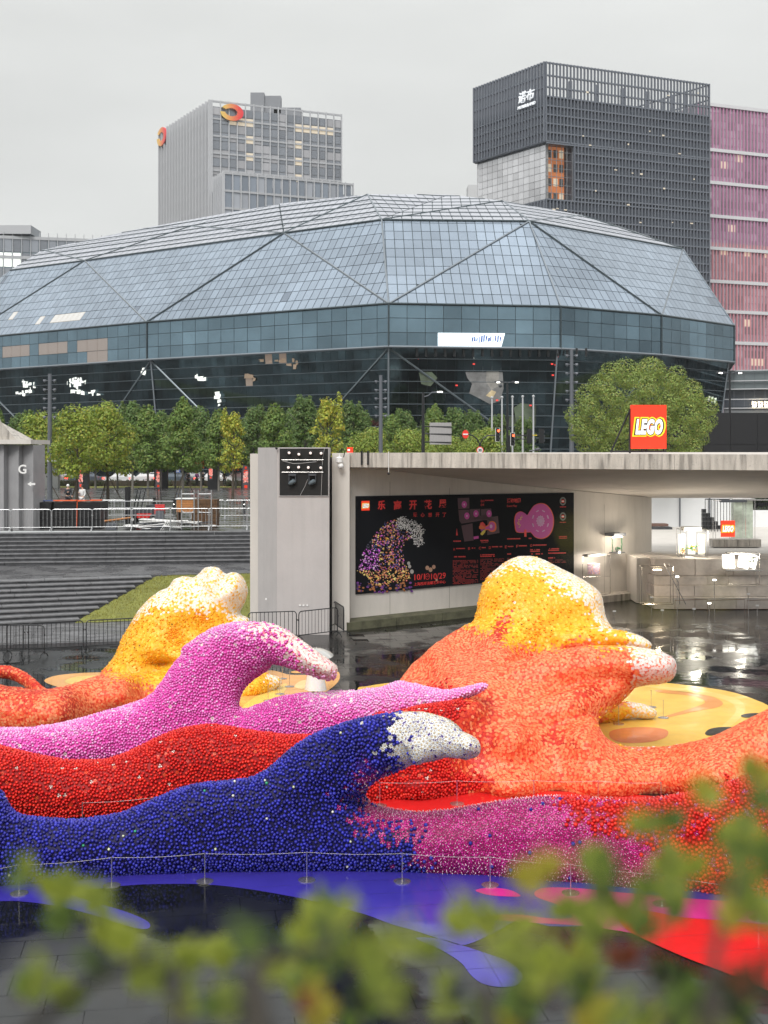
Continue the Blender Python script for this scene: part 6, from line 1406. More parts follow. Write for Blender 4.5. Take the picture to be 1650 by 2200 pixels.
yel = [(960, 1400), (990, 1360), (1015, 1340), (1024, 1318), (1027, 1300), (1031, 1275), (1042, 1248), (1065, 1225), (1090, 1206), (1120, 1195), (1150, 1197), (1176, 1207), (1205, 1222), (1236, 1237), (1261, 1252), (1284, 1268), (1294, 1286), (1297, 1308), (1302, 1332), (1316, 1352), (1340, 1400), (1300, 1450), (1150, 1470), (1000, 1450)]
layer(mb, yel, [(1150, 1200, 30.2), (1100, 1300, 29.6), (1250, 1300, 29.6), (1100, 1400, 28.8), (1280, 1400, 28.9)], .95, wpx=75, step=5, sub=4, bump=lambda X, Y: .18*np.exp(-((X-1120)**2/4000+(Y-1330)**2/1600))-.08*np.exp(-((X-1200)**2/2500+(Y-1360)**2/500))+.08*np.exp(-((X-1060)**2/900+(Y-1290)**2/4000)))
layer(mb, stroke([(1180, 1385), (1260, 1374), (1320, 1372), (1364, 1380), (1388, 1388), (1400, 1391)], [34, 27, 20, 17, 13, 8]), [(1200, 1380, 28.4), (1390, 1390, 27.8)], .4, step=4, sub=1)
layer(mb, stroke([(1090, 1500), (1180, 1465), (1260, 1440), (1330, 1432), (1390, 1433), (1430, 1436), (1452, 1438)], [70, 62, 52, 45, 39, 31, 18]), [(1100, 1500, 26.2), (1250, 1450, 26.2), (1440, 1440, 25.8)], .62, step=5, sub=1)
layer(mb, stroke([(1000, 1640), (1100, 1590), (1200, 1540), (1290, 1500), (1350, 1465)], [90, 80, 52, 36, 20]), [(1000, 1640, 24.3), (1200, 1540, 25.2), (1350, 1465, 26)], .55, step=6, sub=1)
tip2 = [(1180, 1520), (1250, 1510), (1290, 1520), (1325, 1507), (1355, 1509), (1385, 1513), (1408, 1525), (1414, 1534), (1400, 1544), (1355, 1543), (1320, 1551), (1285, 1556), (1200, 1560)]
layer(mb, tip2, [(1250, 1540, 29.6), (1390, 1535, 30.0)], .35, step=4, sub=3)
mt = empty('flower_wave', (5, 25, 0), label='tall orange flower mountain with yellow white-rimmed summit and red ribbon running left', cat='flower wave')
zM = [(0, 1700, 'red'), (200, 1700, 'red'), (400, 1620, 'red'), (400, 1720, 'red'), (600, 1640, 'red'), (700, 1600, 'red'), (850, 1560, 'red'), (850, 1650, 'red', 10), (850, 1720, 'red', 10), (920, 1530, 'red'), (960, 1510, 'red', -4), (960, 1600, 'red', 0), (950, 1700, 'red', 10), (1000, 1700, 'red', 10), (1010, 1650, 'scarlet'), (1030, 1560, 'scarlet', 6), (1040, 1720, 'scarlet', 10),
      (1100, 1650, 'orange', 10), (1090, 1560, 'orange'), (1090, 1710, 'orange'), (1200, 1650, 'orange', 10), (1250, 1560, 'orange'), (1250, 1700, 'orange'), (1400, 1670, 'orange', 15), (1550, 1620, 'orange', 20), (1650, 1560, 'orange'), (1900, 1500, 'orange'), (1150, 1500, 'orange', 20), (1300, 1440, 'orange', 8), (1250, 1430, 'orange', 12), (1000, 1440, 'orange', 12), (900, 1440, 'orange', 8), (950, 1400, 'orange', 8), (1030, 1390, 'orange'), (1100, 1430, 'orange', 10), (870, 1470, 'orange'), (1280, 1490, 'scarlet', -6), (1200, 1600, 'scarlet', -20), (1260, 1530, 'scarlet', -8), (1240, 1600, 'scarlet', -25), (1430, 1730, 'scarlet'), (1550, 1730, 'red', 12), (1640, 1760, 'red', 20), (1700, 1690, 'red', 0), (1420, 1760, 'red', 0),
      (1300, 1410, 'orange', 8), (1250, 1407, 'orange', 6), (1200, 1412, 'orange', 8), (1340, 1412, 'orange', 3), (1360, 1440, 'orange', -10), (1385, 1425, 'whiteor', 6), (1400, 1450, 'whiteor', 5), (1440, 1440, 'whiteor', 14),
      (1060, 1290, 'yellow'), (1120, 1260, 'yellow', 10), (1150, 1310, 'yellow', 20), (1220, 1320, 'yellow', 10), (1250, 1350, 'yellow', 6), (1050, 1335, 'yellow', -4), (1110, 1365, 'yellow', -5), (1070, 1350, 'scarlet', -12), (1190, 1370, 'yellow', 6), (1150, 1350, 'gold', -6), (1300, 1375, 'yellow', 10), (1330, 1375, 'yellow', 3), (1100, 1225, 'yellow'), (1160, 1245, 'yellow', 4), (1210, 1280, 'yellow', 2), (1250, 1305, 'yellow', 2), (1045, 1250, 'yellow'), (1275, 1345, 'yellow', 2),
      (1120, 1196, 'cream', 6), (1160, 1210, 'cream', 8), (1200, 1235, 'cream', 8), (1235, 1255, 'cream', 10), (1270, 1275, 'cream', 10), (1290, 1310, 'cream', 8), (1303, 1342, 'cream', 5), (1075, 1212, 'cream', -4), (1050, 1232, 'cream', -9), (1375, 1385, 'cream', 12), (1390, 1393, 'cream', 6),
      (1276, 1540, 'orange', 0), (1262, 1550, 'orange', 6), (1270, 1575, 'orange', 4), (1278, 1520, 'orange', 2), (1306, 1533, 'yellow', 2), (1335, 1530, 'yellow', 6), (1375, 1527, 'cream', 8), (1395, 1533, 'cream', 8), (1320, 1498, 'orange', 8), (1300, 1512, 'orange', 6)]
build_wave(mt, finish_body(mb, .065, 12), zM, .056, 9, specials=(('red', 'sp_white', .012), ('scarlet', 'orange', .35), ('yellow', 'sp_eye', .004), ('yellow', 'cream', .005), ('yellow', 'gold', .12), ('orange', 'scarlet', .05), ('red', 'scarlet', .03), ('cream', 'yellow', .03)), nobj=300)

# ---- pink arch
mb = MB()
pk = [(-150, 1558), (-60, 1562), (0, 1565), (75, 1564), (150, 1551), (232, 1528), (310, 1504), (345, 1473), (370, 1434), (400, 1399), (438, 1369), (470, 1351), (500, 1343), (535, 1340), (568, 1345), (590, 1400), (575, 1437), (545, 1456), (521, 1480), (512, 1502), (515, 1527), (560, 1514), (600, 1499), (650, 1491), (700, 1488), (760, 1485), (825, 1477), (850, 1466), (885, 1470), (950, 1484), (1000, 1478), (1042, 1468), (1046, 1477), (1005, 1497), (940, 1530), (880, 1560), (800, 1595), (700, 1620), (560, 1625), (450, 1625), (300, 1660), (150, 1675), (0, 1668), (-150, 1660)]
anP = [(-100, 1610, 24.6), (150, 1600, 25.2), (350, 1540, 25.9), (480, 1450, 26.0), (560, 1390, 25.8), (600, 1560, 25.9), (750, 1540, 25.6), (900, 1510, 24.9), (1040, 1475, 24.5)]
layer(mb, pk, anP, .62, step=5, sub=2)
layer(mb, stroke([(430, 1440), (480, 1395), (530, 1378), (580, 1382), (630, 1402), (670, 1424), (704, 1441), (722, 1448)], [60, 50, 41, 41, 32, 26, 21, 14]), [(450, 1430, 25.9), (560, 1390, 25.6), (713, 1446, 25.2)], .45, step=4, sub=1)
pw = empty('flower_wave', (-3, 25.8, 0), label='pink flower arch curling right with a white speckled tip, its ribbons running to both sides', cat='flower wave')
zP = [(0, 1580, 'palepink', -4), (150, 1575, 'palepink', -6), (0, 1610, 'pink'), (150, 1610, 'pink', 6), (260, 1560, 'pink', 6), (260, 1530, 'palepink', -6), (350, 1540, 'pink', 12), (420, 1450, 'pink', 12), (480, 1400, 'pink', 10), (520, 1420, 'pink', 10), (560, 1400, 'pink', 8), (500, 1350, 'palepink', -3), (450, 1370, 'palepink', -8), (590, 1385, 'pink', 3), (610, 1415, 'pink', 5), (600, 1550, 'pink', 10), (450, 1540, 'pink', 20), (720, 1510, 'palepink'), (720, 1560, 'pink', 5), (820, 1500, 'palepink', 10), (900, 1500, 'palepink', 10), (1000, 1485, 'palepink', 10), (880, 1550, 'pink'), (620, 1505, 'pink'), (680, 1498, 'palepink', -2),
      (590, 1352, 'creampink', 4), (560, 1344, 'creampink', -4), (625, 1385, 'creampink', 2), (650, 1400, 'creampink', 6), (680, 1430, 'creampink', 14), (715, 1450, 'creampink', 12), (640, 1370, 'creampink', 6)]
build_wave(pw, finish_body(mb, .055, 5), zP, .052, 20, specials=(('pink', 'sp_daisy', .006), ('pink', 'palepink', .10), ('palepink', 'sp_daisy', .01), ('palepink', 'cream', .01), ('creampink', 'pink', .02)), nobj=300)

# ---- yellow wave at the left with white crest and orange ribbon
mb = MB()
yw = [(215, 1452), (232, 1430), (250, 1404), (263, 1372), (278, 1346), (297, 1314), (319, 1288), (342, 1272), (363, 1262), (374, 1246), (395, 1239), (415, 1242), (430, 1232), (440, 1221), (455, 1218), (471, 1222), (483, 1235), (500, 1229), (516, 1236), (526, 1250), (531, 1268), (527, 1290), (518, 1306), (513, 1320), (531, 1327), (537, 1342), (540, 1400), (480, 1480), (380, 1520), (280, 1520), (220, 1490)]
anY = [(250, 1480, 33.6), (400, 1480, 33.4), (350, 1400, 34.0), (450, 1350, 34.2), (420, 1260, 34.4), (510, 1260, 34.3), (520, 1400, 34)]
def ybump(X, Y): return .35*np.exp(-((X-330)**2/1800+(Y-1395)**2/700))+.30*np.exp(-((X-390)**2/900+(Y-1410)**2/250))-.45*np.exp(-((X-348)**2/500+(Y-1427)**2/40))-.2*np.exp(-((X-400)**2/800+(Y-1352)**2/1500))+.25*np.exp(-((X-500)**2/500+(Y-1270)**2/1200))+.22*np.exp(-((X-390)**2/300+(Y-1265)**2/400))+.25*np.exp(-((X-452)**2/350+(Y-1248)**2/500))
layer(mb, yw, anY, .95, wpx=70, step=4, sub=4, bump=ybump)
orr = [(-150, 1470), (-60, 1472), (0, 1473), (50, 1479), (100, 1481), (150, 1472), (220, 1450), (300, 1445), (400, 1450), (430, 1480), (400, 1520), (330, 1545), (250, 1560), (150, 1600), (0, 1610), (-150, 1610)]
layer(mb, orr, [(-100, 1540, 28.7), (100, 1540, 28.8), (250, 1500, 30.6), (330, 1480, 32.4), (400, 1480, 33)], .8, wpx=60, step=5, sub=3)
layer(mb, stroke([(-120, 1452), (-60, 1445), (0, 1443), (30, 1448), (58, 1463), (80, 1484), (100, 1502)], [13, 13, 14, 14, 14, 15, 18]), [(0, 1443, 32.4), (100, 1500, 31.6)], .2, step=3, sub=1)
small = [(440, 1530), (480, 1480), (540, 1456), (563, 1444), (579, 1449), (599, 1455), (607, 1466), (597, 1474), (592, 1482), (566, 1494), (542, 1509), (510, 1530)]
layer(mb, small, [(540, 1490, 33.2), (600, 1465, 33.8)], .42, step=3, sub=3)
yr = empty('flower_wave', (-6, 33, 0), label='rear yellow flower wave with ruffled white crest, flowing into an orange ribbon at the left', cat='flower wave')
zY = [(280, 1400, 'yellow'), (330, 1340, 'yellow', 6), (400, 1340, 'yellow', 10), (480, 1340, 'yellow', 4), (350, 1420, 'yellow', 10), (300, 1450, 'yellow'), (400, 1450, 'yellow', 10), (250, 1440, 'yellow', -4), (345, 1470, 'yellow', 0), (440, 1400, 'yellow', 10), (500, 1380, 'yellow'), (370, 1320, 'yellow'), (430, 1325, 'gold', -2), (380, 1360, 'gold', -3), (330, 1310, 'yellow', -3),
      (350, 1285, 'cream', 6), (400, 1270, 'cream', 14), (450, 1260, 'cream', 18), (500, 1260, 'cream', 14), (500, 1300, 'cream', 6), (440, 1300, 'cream', 2), (310, 1300, 'cream', -2), (525, 1335, 'cream', 6), (520, 1280, 'cream', 5), (390, 1293, 'cream', -6), (480, 1312, 'cream', -12), (450, 1310, 'yellow', -4),
      (230, 1470, 'orange', 3), (180, 1480, 'orange'), (280, 1490, 'orange', 8), (330, 1500, 'orange', 3), (100, 1500, 'orange'), (0, 1520, 'orange'), (200, 1530, 'orange'), (60, 1550, 'orange'), (0, 1445, 'scarlet', 6), (50, 1458, 'scarlet', 6), (85, 1485, 'scarlet', 3), (0, 1485, 'scarlet', 0), (150, 1500, 'scarlet', -9), (60, 1520, 'scarlet', -12),
      (540, 1480, 'yellow', 10), (570, 1470, 'yellow', 4), (600, 1463, 'cream', 8), (585, 1452, 'cream', 0)]
build_wave(yr, finish_body(mb, .06, 4), zY, .052, 9, specials=(('yellow', 'sp_eye', .0045), ('yellow', 'gold', .2), ('orange', 'scarlet', .25), ('scarlet', 'orange', .3), ('cream', 'yellow', .15)), nobj=300)

# ---------------------------------------------------------------- painted floor shapes (wet gloss film)
def pad(name, label, pts, col, lvl, holes=(), rough=.10, sub=5):
    poly = spline(pts, sub) if sub > 1 else pts; mb = MB(); z = .004+.004*lvl
    mb.add([G(x, y, z) for x, y in poly], [tuple(range(len(poly)))])
    m = mat('gloss_'+name.replace(' ', '_'), col, rough, rvar=.12, bump=.0016, bscale=3, nscale=1.5, namt=.12, spec=.5)
    me = bpy.data.meshes.new('floor_graphic'); me.from_pydata([tuple(v) for v in mb.v], [], mb.f); bm = bmesh.new(); bm.from_mesh(me); bmesh.ops.triangulate(bm, faces=bm.faces); 
    for f in bm.faces:
        if f.normal.z < 0: f.normal_flip()
    bm.to_mesh(me); bm.free(); me.materials.append(m); o = link_mesh('floor_graphic', me)
    P2 = [G(x, y, z) for x, y in poly]; sm = MB(); dk = mat('seam_'+name.replace(' ', '_'), tuple(c*.45 for c in col), .5)
    for (dx_, dy_, stp) in ((ca, sa, .56), (-sa, ca, 1.96)):
        nx_, ny_ = -dy_, dx_; offs = [p.x*nx_+p.y*ny_ for p in P2]
        for kk in range(math.ceil(min(offs)/stp), math.floor(max(offs)/stp)+1):
            c_ = kk*stp+.1; ts = []
            for i in range(len(P2)):
                a, b = P2[i], P2[(i+1) % len(P2)]; fa, fb = a.x*nx_+a.y*ny_-c_, b.x*nx_+b.y*ny_-c_
                if fa*fb < 0: u = fa/(fa-fb); q = a.lerp(b, u); ts.append(q.x*dx_+q.y*dy_)
            ts.sort()
            for t0_, t1_ in zip(ts[::2], ts[1::2]):
                w_ = .0035; f_ = lambda t, s: (dx_*t+nx_*(c_+s), dy_*t+ny_*(c_+s), z+.0015)
                sm.add([f_(t0_, -w_), f_(t1_, -w_), f_(t1_, w_), f_(t0_, w_)], [(0, 1, 2, 3)])
    if sm.v and name in ('blue', 'red sweep', 'pale orange', 'yellow pad', 'blue lobe', 'magenta sweep'): sm.build('seams', dk, o, kind='stuff')
    tag(o, label, 'floor graphic', 'coloured glossy floor shapes'); return o
BLU = (.045, .035, .33); MGT = (.62, .03, .26); REDF = (.68, .02, .02); YLO = (.90, .58, .12); ORG = (.80, .38, .12); PYL = (.86, .62, .16)
pad('blue', 'glossy blue floor shape along the foot of the front wave', [(-250, 1880), (0, 1870), (400, 1860), (900, 1860), (1300, 1895), (1700, 1930), (1900, 1940), (1900, 2010), (1650, 1985), (1480, 1985), (1400, 2000), (1300, 1990), (1180, 1990), (1120, 1975), (1060, 2005), (1000, 2030), (960, 2022), (900, 2002), (840, 1985), (783, 1964), (680, 1937), (600, 1921), (520, 1908), (440, 1900), (360, 1899), (290, 1901), (220, 1908), (165, 1917), (155, 1922), (200, 1938), (250, 1952), (290, 1966), (318, 1980), (322, 1992), (306, 1996), (270, 1988), (220, 1972), (160, 1955), (100, 1943), (50, 1937), (0, 1936), (-250, 1940)], BLU, 0, sub=3)
pad('blue lobe', 'separate blue drop shape on the dark tiles at the bottom centre', [(896, 2014), (940, 2016), (990, 2030), (1050, 2050), (1090, 2065), (1115, 2085), (1122, 2102), (1108, 2117), (1070, 2120), (1035, 2112), (1012, 2095), (990, 2068), (950, 2042), (905, 2022)], BLU, 0)
pad('magenta oval', 'small magenta oval on the blue floor below the magenta tail', [(1022, 1912), (1050, 1907), (1080, 1909), (1104, 1915), (1118, 1925), (1098, 1926), (1060, 1924), (1035, 1919)], MGT, 1)
pad('magenta sweep', 'long magenta floor band curving between blue and red', [(1038, 1975), (1060, 1966), (1120, 1965), (1180, 1973), (1230, 1970), (1200, 1945), (1150, 1925), (1165, 1908), (1240, 1908), (1320, 1916), (1480, 1930), (1700, 1950), (1700, 1990), (1500, 1975), (1400, 1962), (1330, 1952), (1420, 1975), (1400, 2010), (1330, 2000), (1250, 1989), (1150, 1983), (1060, 1977), (1045, 1986), (1036, 1983)], MGT, 1, sub=4)
pad('red sweep', 'broad red floor shape at the lower right corner', [(1340, 1955), (1400, 1958), (1460, 1970), (1560, 1978), (1680, 1990), (1900, 2010), (1900, 2230), (1780, 2180), (1650, 2128), (1560, 2090), (1480, 2060), (1400, 2025), (1350, 2000), (1330, 1975)], REDF, 2)
pad('red hollow', 'red glossy floor in the hollow between blue and orange waves', [(740, 1700), (820, 1705), (1000, 1700), (1200, 1700), (1400, 1710), (1500, 1730), (1400, 1775), (1200, 1780), (1000, 1775), (860, 1775), (760, 1750)], REDF, 0)
pad('magenta hollow', 'thin magenta floor strip in front of the red hollow floor', [(800, 1760), (860, 1748), (940, 1742), (1020, 1742), (1200, 1762), (1300, 1790), (1000, 1790), (850, 1780)], MGT, 1)
pad('pale orange', 'pale orange rounded floor shape beneath the rear yellow wave', [(95, 1463), (118, 1452), (170, 1446), (240, 1444), (330, 1444), (430, 1443), (520, 1441), (560, 1441), (590, 1441), (620, 1449), (650, 1450), (690, 1449), (722, 1442), (730, 1450), (726, 1465), (704, 1484), (672, 1500), (620, 1520), (500, 1570), (300, 1560), (200, 1490), (170, 1485), (125, 1476)], (.82, .42, .13), 0)
pad('far sliver', 'thin orange sliver of floor colour behind the pale orange shape', [(625, 1443), (645, 1440), (670, 1439.5), (720, 1439.5), (722, 1442), (690, 1444), (650, 1446), (630, 1446)], (.85, .42, .08), 1)
pad('yellow patch', 'yellow oval within the left lobe of the pale orange floor', [(140, 1462), (170, 1453), (230, 1451), (290, 1452), (260, 1470), (200, 1474), (155, 1470)], PYL, 1)
pad('yellow patch', 'yellow patch beside the small yellow tip beneath the arch', [(520, 1520), (560, 1490), (595, 1478), (612, 1468), (617, 1475), (605, 1492), (575, 1508), (540, 1530)], (.88, .52, .02), 1)
pad('light patch', 'pale yellow oval left of the white coated person', [(633, 1476), (640, 1466), (655, 1461), (670, 1462), (668, 1474), (650, 1480)], (.88, .66, .28), 1)
pad('yellow pad', 'large glossy yellow and orange floor shape behind the orange mountain', [(768, 1483), (790, 1474), (850, 1466), (950, 1462), (1150, 1462), (1340, 1462), (1420, 1466), (1500, 1475), (1570, 1486), (1625, 1504), (1660, 1522), (1700, 1560), (1690, 1620), (1500, 1660), (1200, 1680), (900, 1640), (790, 1540)], YLO, 0)
pad('orange oval', 'salmon oval on the yellow floor shape', [(1310, 1572), (1340, 1564), (1390, 1562), (1425, 1566), (1436, 1573), (1428, 1585), (1395, 1594), (1345, 1596), (1315, 1588)], (.80, .26, .10), 1)
pad('orange arc', 'orange arc curving through the yellow floor shape', [(1410, 1482), (1470, 1486), (1530, 1497), (1553, 1510), (1540, 1520), (1500, 1527), (1440, 1540), (1430, 1538), (1490, 1520), (1515, 1508), (1490, 1496), (1420, 1488)], (.82, .34, .10), 1)
pad('pale arc', 'pale yellow arc nearer the right edge of the yellow floor shape', [(1380, 1474), (1450, 1477), (1530, 1487), (1590, 1505), (1600, 1530), (1570, 1560), (1550, 1562), (1580, 1530), (1570, 1510), (1520, 1494), (1440, 1483)], (.88, .64, .18), 1)
pad('tile hole', 'dark oval hole in the yellow floor shape, nearer one', [(1515, 1575), (1525, 1566), (1550, 1562), (1575, 1563), (1570, 1572), (1545, 1578), (1522, 1580)], (.015, .017, .02), 2)
pad('tile hole', 'dark oval hole in the yellow floor shape, nearer the pool edge', [(1592, 1537), (1605, 1533), (1628, 1532), (1634, 1536), (1615, 1541), (1598, 1541)], (.015, .017, .02), 2)
# ================================================================ TREES
M_bark = mat('bark', (.07, .055, .04), .85, nscale=4, namt=.3)
M_barkg = mat('grey_bark', (.16, .15, .13), .85, nscale=4, namt=.3)
def leafmat(name, col, tr=.35):
    m = mat(name, col, .55, attr=True); N = m.node_tree.nodes; L = m.node_tree.links; b = N['Principled BSDF']; o = [n for n in N if n.type == 'OUTPUT_MATERIAL'][0]
    src = b.inputs['Base Color'].links[0].from_socket; t = N.new('ShaderNodeBsdfTranslucent'); L.new(src, t.inputs[0]); mx_ = N.new('ShaderNodeMixShader'); mx_.inputs[0].default_value = tr; L.new(b.outputs[0], mx_.inputs[1]); L.new(t.outputs[0], mx_.inputs[2]); L.new(mx_.outputs[0], o.inputs[0]); return m
def crown_mesh(name, lobes, n, size, m, seed, inner=.25, flat=.6):
    """lobes: (x,y,z,r,weight); leaf-sized two-triangle blades near lobe surfaces"""
    r_ = np.random.default_rng(seed); w_ = np.array([l[3]**2*l[4] for l in lobes]); w_ /= w_.sum(); li = r_.choice(len(lobes), n, p=w_)
    Lb = np.array([l[:4] for l in lobes])[li]; d = r_.normal(0, 1, (n, 3)); d /= np.linalg.norm(d, axis=1)[:, None]; d[:, 2] = np.where(d[:, 2] < -.2, d[:, 2]*.6, d[:, 2])
    rad = Lb[:, 3]*(1-inner*r_.random(n)**1.5+.16*r_.random(n)**3); P = Lb[:, :3]+d*rad[:, None]
    nrm = d*1.2+r_.normal(0, .38, (n, 3)); nrm[:, 2] += .35; nrm /= np.linalg.norm(nrm, axis=1)[:, None]
    u = np.cross(nrm, r_.normal(0, 1, (n, 3))); u /= np.linalg.norm(u, axis=1)[:, None]+1e-9; v = np.cross(nrm, u); s = size*r_.uniform(.6, 1.25, n)[:, None]
    V4 = np.stack([P-u*s, P-v*s*flat+nrm*s*.15, P+u*s, P+v*s*flat+nrm*s*.15], 1).reshape(-1, 3).astype(np.float32)
    me = bpy.data.meshes.new(name); me.vertices.add(n*4); me.vertices.foreach_set('co', V4.ravel()); me.loops.add(n*4); me.loops.foreach_set('vertex_index', np.arange(n*4, dtype=np.int32)); me.polygons.add(n); me.polygons.foreach_set('loop_start', np.arange(n, dtype=np.int32)*4); me.update(calc_edges=True)
    hue = r_.uniform(.75, 1.3, n); warm = r_.random(n); C = np.ones((n, 4), np.float32); C[:, 0] = hue*(1+.35*(warm > .75)); C[:, 1] = hue; C[:, 2] = hue*.9
    at = me.color_attributes.new('Col', 'FLOAT_COLOR', 'POINT'); at.data.foreach_set('color', np.repeat(C, 4, 0).ravel()); me.materials.append(m); return me
def make_lobes(H, W, z0, seed, k=22, spiky=False):
    r = random.Random(seed); L = []
    for i in range(k):
        t = (i+.5)/k; z = z0+(H-z0)*t; env = math.sin(math.pi*min(1, (t*.8+.18)))**.7*W/2*(1 if not spiky else (1-.45*t)); a = i*2.4+r.uniform(-.4, .4); rr = env*r.uniform(.35, .85)
        L.append((rr*math.cos(a), rr*math.sin(a), z, W*r.uniform(.13, .2), 1))
    if spiky:
        for i in range(8): a = r.uniform(0, 6.28); q = W*.3*r.random(); h = H*r.uniform(.88, 1.1); [L.append((q*math.cos(a), q*math.sin(a), h-j*.35, .16+.09*j, 1.2)) for j in range(4)]
    return L
def tree_kind(col, H, W, z0, n, size, seed, spiky, bark, sparse=False):
    lm = leafmat('leaf_%d' % seed, col); lobes = make_lobes(H, W, z0, seed, 26 if not sparse else 18, spiky); cm = crown_mesh('crown', lobes, n, size, lm, seed, inner=.5 if not sparse else .9)
    mb = MB(); r = random.Random(seed); lean = r.uniform(-.15, .15)
    mb.tube([(0, 0, -.1), (lean*.3, 0, z0*.6), (lean, .05, z0+.8), (lean*.6, 0, H*.86)], [.13, .10, .075, .02], 7)
    for i in range(11):
        z = z0*.75+(H-z0)*.07*i; a = i*2.4; l = W*.42*r.uniform(.7, 1); mb.tube([(lean*.8, 0, z), (l*.5*math.cos(a), l*.5*math.sin(a), z+l*.45), (l*math.cos(a), l*math.sin(a), z+l*.95)], [.05, .03, .012], 5)
    tm = bpy.data.meshes.new('trunk'); tm.from_pydata(mb.v, [], mb.f); tm.materials.append(bark); return cm, tm
TK = {
 'green': tree_kind((.15, .245, .055), 7.3, 4.0, 2.4, 7500, .125, 11, True, M_barkg),
 'green2': tree_kind((.115, .20, .055), 7.7, 4.6, 2.2, 8500, .125, 12, True, M_barkg),
 'olive': tree_kind((.25, .33, .05), 6.6, 4.6, 2.3, 4200, .12, 13, False, M_bark),
 'yellow': tree_kind((.36, .41, .06), 6.8, 3.4, 2.4, 2200, .12, 14, True, M_bark, True),
 'bush': tree_kind((.24, .33, .06), 5.4, 5.6, .9, 9500, .11, 15, False, M_bark)}
def tree(kind, px, d, scale, label, group='street trees along the quay road', rz=None, z=2.64, wide=1.0):
    p = GD(px, d, z); t = empty('street_tree', p, random.uniform(0, 6.28) if rz is None else rz, label, 'tree', group); cm, tm = TK[kind]
    link_mesh('crown', cm, t); link_mesh('trunk', tm, t); t.scale = (scale*wide, scale*wide, scale); return t
row = [('green', -10, 118, 1.0, 'green tree behind the kiosk roof at the left edge'), ('green', 62, 120, .98, 'upright green tree right of the kiosk'), ('olive', 88, 98, 1.0, 'lime tinted tree just left of the left light mast'),
 ('olive', 165, 88, 1.02, 'spreading olive tree with dark open branches right of the left light mast'), ('olive', 232, 92, 1.08, 'broad yellowing tree with staked trunk above the trestles'), ('green2', 205, 121, .98, 'dense green tree behind the yellowing ones'), ('green2', 285, 120, 1.05, 'tall green tree with two leaders above the forklift'),
 ('green', 318, 104, .97, 'green tree just left of the second lit poster totem'), ('green2', 345, 123, .95, 'deep green tree behind the second lit poster totem'), ('green', 393, 100, 1.03, 'slim blue green tree above the left scaffold frame'), ('green2', 432, 122, 1.0, 'green tree behind the red canopy right of the scaffold'), ('green', 470, 118, .98, 'green tree behind the golden thin tree'), ('yellow', 500, 97, 1.0, 'thin golden leaved tree left of the pier'),
 ('green2', 545, 124, 1.02, 'green tree rising directly behind the pier edge'), ('green', 590, 112, 1.02, 'light green tree behind the left part of the pier'), ('green2', 655, 122, 1.12, 'tall dark green tree behind the lamp box'), ('yellow', 706, 100, 1.18, 'thin yellow green tree with bare branches above the gallery camera'), ('green2', 752, 121, 1.05, 'dense green tree left of the middle light mast'),
 ('bush', 800, 108, 1.0, 'rounded yellow green tree around the middle light mast'), ('green', 845, 118, .92, 'green tree right of the middle light mast'), ('bush', 890, 106, .98, 'low yellow green tree left of the sign board'), ('green', 935, 117, 1.04, 'pointed green tree behind the grey sign board'), ('green2', 985, 120, .97, 'green tree above the no entry sign'), ('bush', 968, 98, .85, 'yellow green bush under the grey sign board'), ('bush', 1040, 110, 1.0, 'soft green tree behind the traffic light arm'), ('green', 1092, 116, .72, 'small green tree between the flagpoles'), ('bush', 1150, 100, .62, 'small bush at the flagpole foot')]
for k, px, d, s, l in row: tree(k, px, d, s, l)
for i, x in enumerate((30, 130, 250, 372, 500, 570, 625, 690, 780, 830, 880, 925, 1010, 1065, 1120)[:]):
    tree('green2', x+random.uniform(-10, 10), random.uniform(126, 128), random.uniform(.86, 1.0), 'dark green rear row tree behind '+['the kiosk roof', 'the left light mast', 'the broad yellowing tree', 'the second poster totem', 'the golden thin tree', 'the left edge of the pier', 'the middle of the pier', 'the thin yellow tree above the camera cluster', 'the middle light mast', 'the low bush right of the middle mast', 'the road sign board', 'the right half of the sign board', 'the no entry disc', 'the first flagpole', 'the middle flagpole'][i])
# big round camphor tree behind the slab
lobes = []
rr_ = random.Random(5); dT = 74.0; cT = upz(GD(1380, dT), EYE+(HY-908)*dT/F); RX, RZ = 158*dT/F, 128*dT/F
for k in range(70):
    a = k*2.39996; zz = 1-2*(k+.5)/70; q = math.sqrt(1-zz*zz); j = rr_.uniform(.90, 1.03); lobes.append((RX*.88*q*math.cos(a)*j, RX*.88*q*math.sin(a)*j, RZ*.90*zz*j, rr_.uniform(.56, .84), 1))
for k in range(30): lobes.append((rr_.uniform(-.45, .45)*RX, rr_.uniform(-.45, .45)*RX, rr_.uniform(-.45, .45)*RZ, .8, .45))
bt_ = empty('round_tree', (cT.x, cT.y, 2.6), label='large round clipped evergreen tree behind the lit roof sign', cat='tree')
cm = crown_mesh('crown', lobes, 72000, .060, leafmat('leaf_round', (.19, .265, .06), .15), 77, inner=.10); o = link_mesh('crown', cm, bt_); o.location = (0, 0, cT.z-2.6)
mb = MB(); mb.tube([(0, 0, 0), (0, 0, 2.5), (.1, 0, 4.5)], [.3, .24, .12], 8); [mb.tube([(0, 0, 2.2), (1.6*math.cos(a), 1.6*math.sin(a), 4.2), (2.6*math.cos(a), 2.6*math.sin(a), 6)], [.14, .08, .03], 6) for a in (0, 1.2, 2.5, 3.7, 5)]
mb.build('trunk', M_bark, bt_, world=False)
